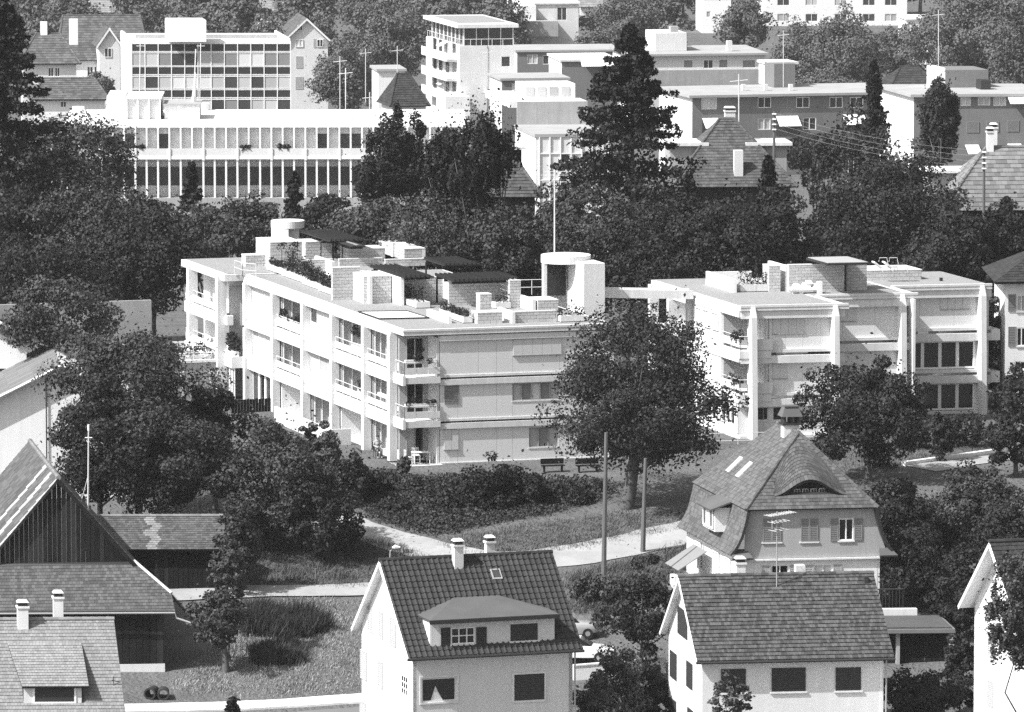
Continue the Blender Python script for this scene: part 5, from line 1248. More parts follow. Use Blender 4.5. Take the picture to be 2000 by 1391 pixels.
# ================================================================== town behind
def block(name, label, pl, pr, pyt, d, ua, depth, mats, wins=(), cat='building', va=None, roof=None, over=.25, rth=.3, base=None, cols=None, group=None, shutters=()):
    """flat roofed block from its front top left corner; wins in photo pixels (x0, x1, y0, y1, pane, lights)"""
    e = at(pl, pyt, d); fr = Fr(e, ua, va); W = fr.onv(pr, pyt, 0)[0]
    g = (float(gz(e[0], e[1])) if base is None else base) - e[2] - 1
    t = thing(name, fr.w(W / 2, depth / 2, g), label, cat, group)
    fm, sm, rm = mats
    ops = []
    for w in wins:
        o = front_open(fr, 0, [w[:4]])[0]; ops.append(o)
    wall(t, fr, ('v', 0), 0, W, g, -rth, ops, fm, .15)
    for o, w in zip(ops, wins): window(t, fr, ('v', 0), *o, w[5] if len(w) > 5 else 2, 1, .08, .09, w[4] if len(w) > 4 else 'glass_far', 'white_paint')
    m = MB(); m.box(fr, 0, .2, .01, depth, g, -rth); obj('side_wall', m, sm, t)
    m = MB(); m.box(fr, W - .2, W, .01, depth, g, -rth); obj('end_wall', m, fm, t)
    m = MB(); m.box(fr, .2, W - .2, depth - .2, depth, g, -rth); obj('back_wall', m, fm, t)
    m = MB(); m.box(fr, -over, W + over, -over, depth + over, -rth, 0); obj('roof_slab', m, rm, t)
    for s_ in shutters: pshut(t, fr, ('v', 0), [s_[:4]], s_[4] if len(s_) > 4 else 'shutter_grey')
    return t, fr, W
def rbox(t, fr, px0, px1, pyt, pyb, dep, mat, name='roof_house', z=0.02, side=None):
    """box standing on the roof of a block, from pixels of its front"""
    u0, v = fr.uv(px0, pyb, z); u1, _ = fr.onv(px1, pyb, v); _, zt = fr.onv(px0, pyt, v)
    m = MB(); m.box(fr, u0, u1, v, v + dep, z, zt); return obj(name, m, mat, t), u0, u1, v, zt
# ---- long building with fins
fin, FF, WF_ = block('finned_building', 'long low white building with rows of slim vertical fins', 130, 900, 243, 620, 1.0, 17.5, ('pale_render', 'white_render', 'white_render'), over=.5)
yF = lambda px, y: FF.onv(px, y, 0)
fl_top, fl_bal0, fl_bal1, fl_low = yF(400, 243)[1], yF(400, 291)[1], yF(400, 309)[1], yF(400, 384)[1]
du = 1.1; nF = int(WF_ / du)
m = MB(); m.box(FF, 0, WF_, -1.4, -.01, fl_bal1, fl_bal1 + .3); obj('balcony_slab', m, 'white_render', fin)
m = MB(); m.box(FF, 0, WF_, -1.35, -1.28, fl_bal1 + .3, fl_bal0 + .15); obj('balcony_parapet', m, 'pale_render', fin)
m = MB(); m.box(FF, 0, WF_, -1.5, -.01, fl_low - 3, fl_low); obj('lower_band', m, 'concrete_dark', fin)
for i in range(nF):
    u = i * du
    m = MB(); m.box(FF, u, u + .17, -.75, -.005, fl_bal0 - .7, -.31); obj('fin', m, 'white_paint', fin)
    m = MB(); m.box(FF, u + .0, u + .18, -1.3, -.006, fl_low, fl_bal1 - .005); obj('fin', m, 'white_paint', fin)
    if i % 3 == 0: m = MB(); m.box(FF, u, u + .22, -1.45, -1.36, fl_bal1 - .1, fl_bal0 + .2); obj('parapet_post', m, 'white_paint', fin)
    px = 130 + (i + .5) * du * 20.2
    dark = px < 262 or 305 < px < 328 or 610 < px < 634 or 655 < px < 678 or 690 < px < 715
    if dark:
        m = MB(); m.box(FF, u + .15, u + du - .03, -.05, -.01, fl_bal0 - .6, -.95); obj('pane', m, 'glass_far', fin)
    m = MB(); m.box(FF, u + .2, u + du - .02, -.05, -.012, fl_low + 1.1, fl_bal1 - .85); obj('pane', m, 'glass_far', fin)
rb, u0, u1, v, zt = rbox(fin, FF, 246, 314, 193, 233, 7.5, 'pale_render', 'stair_house')
m = MB(); m.box(FF, u0 - 1.9, u0 - .01, v + .4, v + 9, .02, zt + .15); obj('stair_house_side', m, 'white_render', fin)
for i in range(4): m = MB(); a = u0 + (u1 - u0 - .15) * i / 3; m.box(FF, a, a + .15, v - .3, v - .01, .02, zt); obj('fin', m, 'white_paint', fin)
m = MB(); m.box(FF, u0 - .1, u1 + .1, v - .35, v + 7.6, zt, zt + .15); obj('stair_house_roof', m, 'white_render', fin)
rb, u0, u1, v, zt = rbox(fin, FF, 361, 390, 206, 233, 5, 'pale_render', 'roof_house'); m = MB(); m.box(FF, u0 - 2.0, u0 - .01, v + .2, v + 5, .02, zt); obj('roof_house_side', m, 'white_render', fin); m = MB(); m.box(FF, u0 - 2.1, u1 + .1, v - .1, v + 5.1, zt, zt + .15); obj('roof_house_roof', m, 'roof_felt', fin)
for px, py in ((153, 222), (398, 215)):
    u, v = FF.uv(px, py, 0); m = MB(); c = FF.w(u, v, 0); m.cyl(c, .6, FF.o[2], FF.o[2] + .7, 16); obj('roof_vent', m, 'white_paint', fin)
u, v = FF.uv(660, 232, 0); m = MB(); m.box(FF, u, u + 1.4, v, v + 1, .02, .35); obj('roof_hatch', m, 'pale_render', fin)
b = np.array(FF.w(*FF.uv(378, 205, 1.2), 1.2)); fg = thing('flagpole', b, 'white furled flag on a pole on the finned building', 'flag'); m = MB(); m.tube([b, b + (.25, 0, 5.5)], .06, 5); obj('pole', m, 'rail', fg); m = MB(); m.tube([b + (.02, -.1, .3), b + (.1, -.1, 1.3), b + (.2, -.1, 3.2)], [.3, .2, .05], 6); obj('flag', m, 'white_paint', fg)
for px in ((470, 497), (545, 575), (265, 280)):
    a0, _ = yF(px[0], 290); a1, _ = yF(px[1], 290); t = thing('flower_box', FF.w((a0 + a1) / 2, -1.2, fl_bal0), f'dark shrubs on the finned balcony near photo column {0}'.replace(' near photo column 0', {470: ' at its middle', 545: ' right of its middle', 265: ' at its left end'}[px[0]]), 'flower box', 'planting on the finned balcony')
    m = MB(); m.box(FF, a0, a1, -1.25, -.85, fl_bal1 + .32, fl_bal0 + .1); obj('box', m, 'concrete', t); plant_mass('plants', [(FF.w(a0 + (a1 - a0) * random.random(), -1.1, fl_bal0 + random.uniform(0, .35)), (.35, .3, .28)) for _ in range(6)], .2, 50, 'leaf_dark', t, kind='stuff')
# ---- office block with window bands
off, FO, WO = block('office_block', 'white office block with bands of square windows behind the finned building', 257, 567, 81, 800, 0.5, 15.5, ('white_paint', 'white_render', 'white_render'), va=8.6, over=.05, rth=.2)
z = lambda y: FO.onv(400, y, 0)[1]
nC = 12; rowsO = [(86, 100, 'd'), (104, 128, 'w'), (131, 145, 'd'), (150, 172, 'w'), (176, 190, 'd'), (195, 215, 'w'), (221, 236, 'd'), (240, 262, 'w')]
frm = MB()
for i in range(nC + 1): a = WO * i / nC; frm.box(FO, a - .05, a + .05, -.16, -.02, z(265), z(84))
for y0, y1, k in rowsO: frm.box(FO, 0, WO, -.14, -.021, z(y0) + .0, z(y0) + .07); frm.box(FO, 0, WO, -.14, -.022, z(y1) - .07, z(y1))
fo = obj('window_grid', frm, 'white_paint', off)
for j, (y0, y1, k) in enumerate(rowsO):
    for i in range(nC):
        m = MB(); a0, a1 = WO * i / nC + .055, WO * (i + 1) / nC - .055; m.box(FO, a0, a1, -.08, -.03, z(y1) + .02, z(y0) - .01)
        if k == 'd': mt = 'metal_dark'
        else: mt = {(1, 8): 'curtain', (1, 9): 'curtain', (3, 3): 'curtain', (3, 4): 'shutter_light', (3, 5): 'curtain'}.get((j, i), random.choice(['blind', 'blind', 'blind', 'shutter_grey', 'glass_far']))
        obj('spandrel' if k == 'd' else 'pane', m, mt, fo)
for q in ((0, .25, .0, 15.4), (WO - .25, WO, 0, 15.4)): m = MB(); m.box(FO, *q, .0, .35); obj('roof_parapet', m, 'white_render', off)
rbox(off, FO, 330, 403, 40, 82, 5, 'white_paint', 'lift_house'); m = MB(); u, v = FO.uv(257, 76, .2); m.box(FO, 1, WO - 1, 5.5, 5.8, .02, .5); obj('roof_beam', m, 'concrete_dark', off)
for px, yt, lb in ((272, 145, 'left'), (390, 140, 'right')):
    g = gy(px, 300); b = at(px, 190, 640); t = thing('mast', b, f'{lb} one of two thin pale masts before the office block', 'mast'); m = MB(); m.tube([np.array(b) - (0, 0, 1), at(px + 2, 80 if lb == 'left' else 85, 640)], .05, 5); obj('pole', m, 'rail', t); m = MB(); tp = np.array(at(px + 2, 90, 640)); m.tube([tp - (.4, 0, 0), tp + (.4, 0, .0)], .03, 4); obj('crossbar', m, 'rail', t)
# ---- tower with balconies
tw_, FT, WT = block('apartment_tower', 'white apartment tower with corner balconies and dark glazed top storey', 897, 1005, 90, 880, 10, 20, ('pale_render', 'white_render', 'concrete'), va=14, wins=[(979, 997, 110, 131, 'glass_far', 1)], over=.0)
zt = FT.onv(900, 55, 0)[1]
m = MB(); m.box(FT, -.3, WT + .5, -.3, 20.5, zt, zt + .5); obj('top_roof', m, 'concrete', tw_); m = MB(); m.box(FT, .5, WT - .2, 3, 18, zt + .5, zt + .56); obj('roof_gravel', m, 'roof_gravel', tw_)
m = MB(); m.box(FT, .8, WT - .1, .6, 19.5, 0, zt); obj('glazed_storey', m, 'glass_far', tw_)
for q in np.linspace(.8, WT - .1, 5): m = MB(); m.box(FT, q - .06, q + .06, .5, .59, 0, zt); obj('mullion', m, 'rail', tw_)
for q in np.linspace(.7, 19.4, 9): m = MB(); m.box(FT, .68, .79, q - .1, q + .1, 0, zt); obj('mullion', m, 'white_paint', tw_)
rail(tw_, [FT.w(.1, 19.5, 0), FT.w(.1, .1, 0), FT.w(WT - .1, .1, 0)], .9, bars=1, r=.04)
m = MB(); m.tube([FT.w(WT * .5, -.05, 0), FT.w(WT * .5, -.05, -11)], .07, 4); obj('downpipe', m, 'metal_grey', tw_)
for k, y in enumerate((118, 156, 194)):
    zf = FT.onv(880, y, 0)[1]
    m = MB(); m.box(FT, -1.6, -.01, 1.0, 16, zf - .25, zf); b_ = obj('balcony', m, 'concrete', tw_); m = MB(); m.box(FT, -1.6, -1.5, 1.0, 16, zf, zf + .95); m.box(FT, -1.5, -.02, .95, 1.0, zf, zf + .95); obj('balcony_parapet', m, 'white_paint', b_)
    for v in (2, 6, 10, 13.5):
        m = MB(); m.box(FT, -.08, -.02, v, v + 1.8, zf + .2, zf + 2.1); obj('balcony_door', m, 'glass_far' if (k + v) % 3 else 'blind', tw_)
    if k == 1: continue
    m = MB(); m.slab([FT.w(-1.2, 9, zf + 1.5), FT.w(-1.2, 6.5, zf + 1.5), FT.w(-.03, 6.5, zf + 2.1), FT.w(-.03, 9, zf + 2.1)], .05); obj('awning', m, 'curtain', tw_)
m = MB(); m.box(FT, -2.5, 0.9, -2.5, 3, -25, FT.onv(880, 186, 0)[1]); obj('stair_annex', m, 'white_render', tw_)
m = MB(); a = FT.onv(930, 165, -2)[1]; m.box(FT, 3.5, WT + 3, -4, -.01, a - 1.3, a - 1.0); obj('terrace', m, 'concrete', tw_); rail(tw_, [FT.w(3.6, -3.9, a - 1), FT.w(WT + 2.5, -3.9, a - 1)], 1.0, r=.04)
# ---- terraced rows on the right
def wl(xs, w, y0, y1, pane='glass_far', n=2): return [(x, x + w, y0, y1, pane, n) for x in xs]
r1, F1, W1 = block('terraced_row', 'long grey terraced row with white awnings across the right background', 1352, 1775, 186, 760, 13, 14, ('row_render', 'white_render', 'roof_felt'), wins=[(1370, 1400, 192, 214, 'curtain', 2)] + wl((1480, 1555, 1620, 1660, 1720), 26, 190, 211, 'glass_far') + [(1568, 1594, 230, 254, 'glass_far', 2), (1480, 1505, 232, 254, 'blind', 2)], over=.5, va=15)
for x0, y0 in ((1372, 231), (1516, 227), (1645, 224)):
    u0, za = F1.onv(x0, y0, -.1); m = MB(); m.slab([F1.w(u0, -1.6, za - 1.1), F1.w(u0 + 2.7, -1.6, za - 1.1), F1.w(u0 + 2.7, -.05, za), F1.w(u0, -.05, za)], .05); obj('awning', m, 'white_paint', r1)
    m = MB(); m.box(F1, u0, u0 + 2.6, -.06, -.01, za - 2.3, za - .1); obj('balcony_door', m, 'glass_far', r1)
rbox(r1, F1, 1512, 1553, 125, 171, 4, 'row_render', 'lift_house'); m = MB(); u0, v = F1.uv(1502, 168, 0); m.box(F1, u0, u0 + .6, v, v + 4.2, .02, 2.6); obj('lift_house_side', m, 'white_render', r1); m = MB(); m.box(F1, u0 - .2, u0 + 3.6, v - .3, v + 4.4, 2.6, 2.9); obj('lift_house_roof', m, 'concrete', r1)
for px in (1450, 1493, 1542): rbox(r1, F1, px, px + 7, 165, 177, .5, 'concrete', 'chimney')
r2, F2, W2 = block('terraced_row', 'upper grey and white row of flats beside the very tall conifer', 1235, 1493, 106, 900, 9, 16, ('pale_render', 'white_render', 'roof_felt'), wins=[(1335, 1354, 117, 133, 'shutter_grey', 1), (1374, 1393, 117, 134, 'glass_far', 2), (1404, 1422, 116, 133, 'shutter_grey', 1), (1450, 1476, 117, 133, 'shutter_grey', 1), (1250, 1275, 118, 134, 'shutter_grey', 1)], over=.5)
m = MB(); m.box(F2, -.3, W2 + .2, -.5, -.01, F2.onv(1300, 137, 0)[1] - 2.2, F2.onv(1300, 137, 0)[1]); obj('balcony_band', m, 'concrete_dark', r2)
rbox(r2, F2, 1280, 1341, 65, 100, 8, 'pale_render', 'roof_house'); rbox(r2, F2, 1420, 1430, 80, 100, .8, 'concrete', 'chimney'); rbox(r2, F2, 1310, 1325, 52, 66, 1.5, 'concrete_dark', 'chimney', 2.4)
r3, F3, W3 = block('terraced_row', 'grey row of flats with shuttered windows at the right edge', 1785, 2060, 184, 700, 5, 14, ('row_render', 'white_render', 'roof_felt'), wins=[(1876, 1896, 190, 207, 'curtain', 2), (1910, 1934, 190, 206, 'blind', 2), (1940, 1965, 189, 207, 'curtain', 2)], shutters=[(1888, 1912, 238, 259, 'shutter_grey'), (1927, 1951, 237, 258, 'shutter_grey'), (1967, 1990, 235, 257, 'shutter_grey')], over=.5, va=12)
for x0, y0, w in ((1967, 185, 3.4), (1885, 283, 1.5), (1968, 281, 1.5)):
    u0, za = F3.onv(x0, y0, -.1); m = MB(); m.slab([F3.w(u0, -1.5, za - .9), F3.w(u0 + w, -1.5, za - .9), F3.w(u0 + w, -.05, za), F3.w(u0, -.05, za)], .05); obj('awning', m, 'white_paint', r3)
rbox(r3, F3, 1847, 1930, 137, 171, 6, 'row_render', 'roof_house'); rbox(r3, F3, 1916, 1935, 157, 175, 2, 'metal_dark', 'roof_vent'); rbox(r3, F3, 1829, 1846, 133, 171, 4, 'white_render', 'roof_house_side')
block('terraced_row', 'pale end of the far row beyond the dark spruce', 1735, 1790, 190, 770, 12, 10, ('white_render', 'white_render', 'roof_felt'), wins=[(1761, 1772, 192, 212, 'shutter_pale', 1)])
b4, F4, W4 = block('apartment_block', 'large white apartment block with two rows of windows along the top edge', 1495, 1772, -32, 1150, 4, 14, ('white_paint', 'white_paint', 'concrete'), wins=[(x, x + 24, y, y + 15, 'glass_far' if (x + y) % 3 else 'blind', 2) for y in (-4, 27) for x in (1518, 1573, 1630, 1685, 1728)])
block('apartment_block', 'bright white block end behind trees left of the large white block', 1372, 1428, -10, 1130, 4, 12, ('white_paint', 'white_paint', 'concrete'), wins=[(1380, 1388, 22, 34, 'blind', 1)])
block('low_hall', 'low white hall beyond the trees right of the large white block', 1772, 1850, 36, 1050, 5, 10, ('white_paint', 'white_paint', 'concrete'))
b5, F5, W5 = block('workshop', 'flat roofed building with gridded curtain wall beside the very tall conifer', 1046, 1190, 262, 600, 5, 11, ('pale_render', 'white_paint', 'roof_felt'), wins=[(1094, 1113, 297, 318, 'glass_far', 1), (1135, 1160, 297, 318, 'glass_far', 1), (1090, 1112, 350, 372, 'glass_far', 1)], va=10, over=.1)
frm = MB(); [frm.box(F5, a, a + .1, -.12, -.01, -9, -.3) for a in np.arange(.3, W5, 1.0)]; [frm.box(F5, .3, W5, -.1, -.011, -z_, -z_ + .1) for z_ in (1.9, 4.4, 7)]; obj('curtain_wall_grid', frm, 'white_paint', b5)
m = MB(); m.box(F5, .2, W5, 11, 11.3, 0, 2.2); obj('upper_wall', m, 'concrete_dark', b5); m = MB(); m.box(F5, -.5, W5, 11.3, 25, 1.6, 2.2); obj('upper_roof', m, 'concrete', b5)
m = MB(); m.box(F5, 1.4, 6.5, 15, 19, 2.2, 3.6); obj('roof_light', m, 'white_render', b5)
for i in range(4): m = MB(); m.box(F5, 1.7 + i * 1.15, 2.5 + i * 1.15, 14.92, 14.99, 2.5, 3.3); obj('pane', m, 'blind', b5)
block('flat_house', 'low grey flat roofed house right of the tower foot', 980, 1110, 153, 830, 10, 9, ('row_render', 'white_render', 'roof_felt'), wins=[(1000, 1010, 163, 178, 'curtain', 1)])
t, f, w = block('flat_house', 'grey flat roofed house with white awning behind the tower', 1097, 1205, 116, 870, 8, 12, ('row_render', 'white_render', 'concrete'), wins=[(1175, 1198, 120, 133, 'glass_far', 2)])
m = MB(); m.slab([f.w(2.6, -1.3, -.9), f.w(7.2, -1.3, -.9), f.w(7.2, -.05, -.1), f.w(2.6, -.05, -.1)], .05); obj('awning', m, 'white_paint', t)
block('flat_house', 'broad grey house with dark upper storey behind the white tower', 1010, 1210, 98, 960, 6, 12, ('row_render', 'white_render', 'roof_felt'), wins=[(1030, 1050, 107, 125, 'blind', 2), (1060, 1072, 108, 126, 'glass_far', 1)])
t, f, w = block('flat_house', 'pale house with roof terrace at the top above the tower', 1003, 1130, 5, 1010, 5, 12, ('pale_render', 'white_render', 'concrete'), wins=[(1088, 1107, 14, 40, 'glass_far', 2)])
m = MB(); m.box(f, 0, 6.5, -6, -.01, -5, -2.6); obj('lower_storey', m, 'concrete_dark', t); m = MB(); m.box(f, .1, 3.2, -4, -.02, -2.6, -.3); obj('white_annex', m, 'white_paint', t)
block('low_shop', 'small white house with lean roof left of the tower', 739, 790, 135, 800, 8, 7, ('white_render', 'white_render', 'roof_felt'))
# ---- pitched houses
def pitched(name, label, px, py, d, W, D, zr, ua, tm, wm='pale_render', va=None, hip=0.0, tw=.4, rh=.45, wins=(), sh=(), ridge='u', shm='shutter_pale', zbase=None):
    """house from its front left eave corner; ridge along the front (u) or gable to the front (v); hip insets the ridge ends"""
    e = at(px, py, d); fr = Fr(e, ua, va); g = float(gz(e[0], e[1])) - e[2] - 1
    t = thing(name, fr.w(W / 2, D / 2, g), label, 'house')
    if ridge == 'v':
        m = MB(); m.slab([fr.w(.4, .4, g), fr.w(W - .4, .4, g), fr.w(W - .4, .4, .1), fr.w(W / 2, .4, zr - .2), fr.w(.4, .4, .1)], .2); obj('gable_wall', m, wm, t)
        ps = [[fr.w(0, 0, 0), fr.w(W / 2, 0, zr), fr.w(W / 2, D, zr), fr.w(0, D, 0)], [fr.w(W / 2, 0, zr), fr.w(W, 0, 0), fr.w(W, D, 0), fr.w(W / 2, D, zr)]]
    else:
        ops = [front_open(fr, .5, [w[:4]])[0] for w in wins]
        wall(t, fr, ('v', .5), .5, W - .5, g, .05, ops, wm, .15)
        for o, w in zip(ops, wins): window(t, fr, ('v', .5), *o, 2, 1, .07, .08, w[4], 'white_paint')
        ps = [[fr.w(0, 0, 0), fr.w(W, 0, 0), fr.w(W - hip, D / 2, zr), fr.w(hip, D / 2, zr)], [fr.w(0, D, 0), fr.w(0, 0, 0), fr.w(hip, D / 2, zr)], [fr.w(W, 0, 0), fr.w(W, D, 0), fr.w(W - hip, D / 2, zr)], [fr.w(W, D, 0), fr.w(0, D, 0), fr.w(hip, D / 2, zr), fr.w(W - hip, D / 2, zr)]]
        if not hip:
            m = MB(); m.slab([fr.w(.5, .5, g), fr.w(.5, D - .5, g), fr.w(.5, D - .5, .1), fr.w(.5, D / 2, zr - .2), fr.w(.5, .5, .1)][::-1], .2); obj('gable_wall', m, wm, t); ps = [ps[0], ps[3]]
    for q in (.5, W - .7): m = MB(); m.box(fr, q, q + .2, .6, D - .5, g, 0); obj('side_wall', m, wm, t)
    m = MB(); [m.slab(p, .12) for p in ps]; r = obj('roof', m, 'deck', t)
    for k, p in enumerate(ps): tiles_poly(r, p, tw if k < 2 else tw * 2, rh if k < 2 else rh * 2, tm, .06)
    if ridge == 'v':
        m = MB(); m.slab([fr.w(-.05, -.06, -.05), fr.w(W / 2, -.06, zr), fr.w(W / 2, -.01, zr), fr.w(-.05, -.01, -.05)], .22); m.slab([fr.w(W / 2, -.06, zr), fr.w(W + .05, -.06, -.05), fr.w(W + .05, -.01, -.05), fr.w(W / 2, -.01, zr)], .22); obj('barge_board', m, 'white_paint', r)
        for w in wins:
            o = front_open(fr, .4, [w[:4]])[0]; window(t, fr, ('v', .4), *o, 2, 1, .07, -.03, w[4], 'white_paint')
    else: ridge_caps(r, fr.w(hip, D / 2, zr), fr.w(W - hip, D / 2, zr), tm, .14)
    if hip:
        for u, v, q in ((0, 0, hip), (W, 0, W - hip)): ridge_caps(r, fr.w(u, v, 0), fr.w(q, D / 2, zr), tm, .13)
    for s_ in sh: pshut(t, fr, ('v', .5 if ridge == 'u' else .4), [s_], shm)
    return t, fr, r
# hipped villa in the middle right
v1, FV1, rv = pitched('hipped_villa', 'dark hipped villa with tall pale chimney behind the garden trees', 1312, 366, 500, 9.9, 9.6, 5.0, 3, 'tile_mid', 'brown_wood_and_shade', 6, hip=4.4, tw=.3, rh=.3, wins=[(1480, 1505, 385, 425, 'glass_far')])  # walls take the dark wood colour as painted shade
u, v, z = on_roof(FV1, 1434, 346, 5.0 / 4.8); chimney(v1, FV1, u, v, z - .4, z + 2.1, .7, .6, cap=False); chimney(v1, FV1, 4.9, 5.2, 3.8, 5.5, .8, .6, 'grey_render')
for u0, u1, nm in ((.3, 2.9, 'left'), (6.6, 9.5, 'right')):
    m = MB(); m.box(FV1, u0, u1, 3.2, 6.6, .2, 3.0); dd = obj('dormer', m, 'concrete_dark', v1); m = MB(); m.box(FV1, u0 - .4, u1 + .4, 2.8, 7, 3.0, 3.25); obj('dormer_roof', m, 'concrete', dd)
v2, FV2, rv2 = pitched('hipped_villa', 'hipped house with pale squared tiles and white chimneys at the right edge', 1842, 412, 470, 12.5, 9.4, 4.3, 4, 'tile_grey', 'brown_wood_and_shade', 6, hip=4.0, tw=.42, rh=.42)
chimney(v2, FV2, 4.0, 4.3, 3.6, 5.4, .5, .45, 'white_render'); chimney(v2, FV2, 4.5, 5.6, 3.6, 5.6, .5, .45, 'white_render')
m = MB(); m.box(FV2, 0.0, 3.2, 5.8, 9, .5, 2.3); dd = obj('dormer', m, 'concrete_dark', v2); m = MB(); m.box(FV2, -.3, 3.5, 5.4, 9.3, 2.3, 2.5); obj('dormer_roof', m, 'concrete', dd)
v3, FV3, rv3 = pitched('hipped_villa', 'dark house half hidden by the birch behind the white block', 868, 386, 480, 7.4, 8.0, 4.6, 4, 'tile_mid', 'brown_wood_and_shade', 6, hip=3.0, tw=.3, rh=.3)
m = MB(); m.box(FV3, 4.6, 6.2, 3.5, 6, .2, 3.3); dd = obj('dormer', m, 'wood_dark', v3); m = MB(); m.box(FV3, 4.3, 6.5, 3.2, 6.3, 3.3, 3.5); obj('dormer_roof', m, 'concrete', dd)
m = MB(); m.tube([FV3.w(7.0, .1, -.1), FV3.w(6.7, .3, -1.0), FV3.w(6.7, .3, -6)], .06, 5); obj('downpipe', m, 'metal_dark', v3)
pitched('gabled_house', 'tall gabled house with pale shutters behind the office block', 553, 80, 880, 6.6, 12, 3.1, 4, 'tile_mid', 'grey_render', 8, ridge='v', tw=.5, rh=.5, wins=[(581, 591, 49, 60, 'glass_far'), (577, 592, 77, 92, 'curtain'), (619, 631, 77, 92, 'glass_far')], sh=[(612, 618, 76, 93), (632, 638, 76, 93), (578, 591, 110, 133), (622, 632, 112, 132), (577, 592, 150, 174)])
pitched('gabled_house', 'big hazy roofed house with wall dormer at the upper left', 112, 118, 860, 12.5, 14, 5.6, 3, 'tile_mid', 'pale_render', 6, hip=1.0, tw=.5, rh=.5, wins=[(170, 182, 130, 150, 'glass_far'), (184, 194, 130, 150, 'glass_far')])
t, f, r = pitched('gabled_house', 'small gable wing with white barge boards beside the office block', 188, 92, 855, 3.6, 8, 2.6, 4, 'tile_mid', 'pale_render', 8, ridge='v', tw=.5, rh=.5, wins=[(204, 218, 94, 112, 'glass_far')])
t, f, r = pitched('hipped_villa', 'hazy hipped house with white chimney at the far left', 36, 125, 740, 7.2, 9, 3.2, 3, 'tile_mid', 'pale_render', 6, hip=2.2, tw=.45, rh=.45, wins=[(94, 105, 132, 150, 'glass_far'), (107, 117, 132, 150, 'glass_far')])
chimney(t, f, 6.0, 2.6, 2.0, 5.0, 1.0, .8, 'white_paint', cap=False); chimney(t, f, 2.7, 4.2, 2.8, 4.6, .8, .6, 'white_paint', cap=False); m = MB(); m.slab([f.w(-.4, -1.2, -3.0), f.w(7.8, -1.2, -3.0), f.w(7.4, .45, -2.4), f.w(0, .45, -2.4)], .1); obj('pent_roof', m, 'tile_mid', t)
pitched('gabled_house', 'low pale house under the hazy hipped house at the far left', 60, 195, 690, 8.5, 8, 2.0, 3, 'tile_mid', 'white_render', 5, hip=1.5, tw=.45, rh=.45, wins=[(118, 130, 198, 210, 'glass_far')])
pitched('gabled_house', 'small dark tiled roof left of the tower', 762, 208, 720, 4.6, 7, 3.4, 12, 'tile_dark', 'grey_render', 14, hip=1.6, tw=.35, rh=.35)
pitched('gabled_house', 'low dark roof beyond the long terraced row', 1738, 175, 820, 7.0, 9, 2.6, 6, 'tile_dark', 'grey_render', 9, hip=2.4, tw=.5, rh=.5)
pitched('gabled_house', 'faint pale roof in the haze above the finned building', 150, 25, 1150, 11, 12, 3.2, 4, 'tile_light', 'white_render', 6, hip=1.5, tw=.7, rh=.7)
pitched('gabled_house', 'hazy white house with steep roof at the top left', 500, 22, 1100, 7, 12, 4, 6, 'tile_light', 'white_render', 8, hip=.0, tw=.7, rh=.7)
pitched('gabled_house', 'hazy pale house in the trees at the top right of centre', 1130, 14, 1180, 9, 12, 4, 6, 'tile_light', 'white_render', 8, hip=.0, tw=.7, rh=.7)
# shelter on the far lawn
b = at(1790, 125, 960); g = float(gz(b[0], b[1])); t = thing('shelter', (b[0], b[1], g), 'small open shelter with flat roof on the far lawn', 'shelter')
f = Fr((b[0], b[1], b[2]), 5); m = MB(); m.box(f, -1.9, 1.9, 0, 3, 1.7, 1.9); obj('roof', m, 'concrete', t)
for a in (-1.5, 1.5):
    for v in (.3, 2.7): m = MB(); m.tube([f.w(a, v, g - b[2]), f.w(a, v, 1.7)], .07, 5); obj('post', m, 'rail', t)
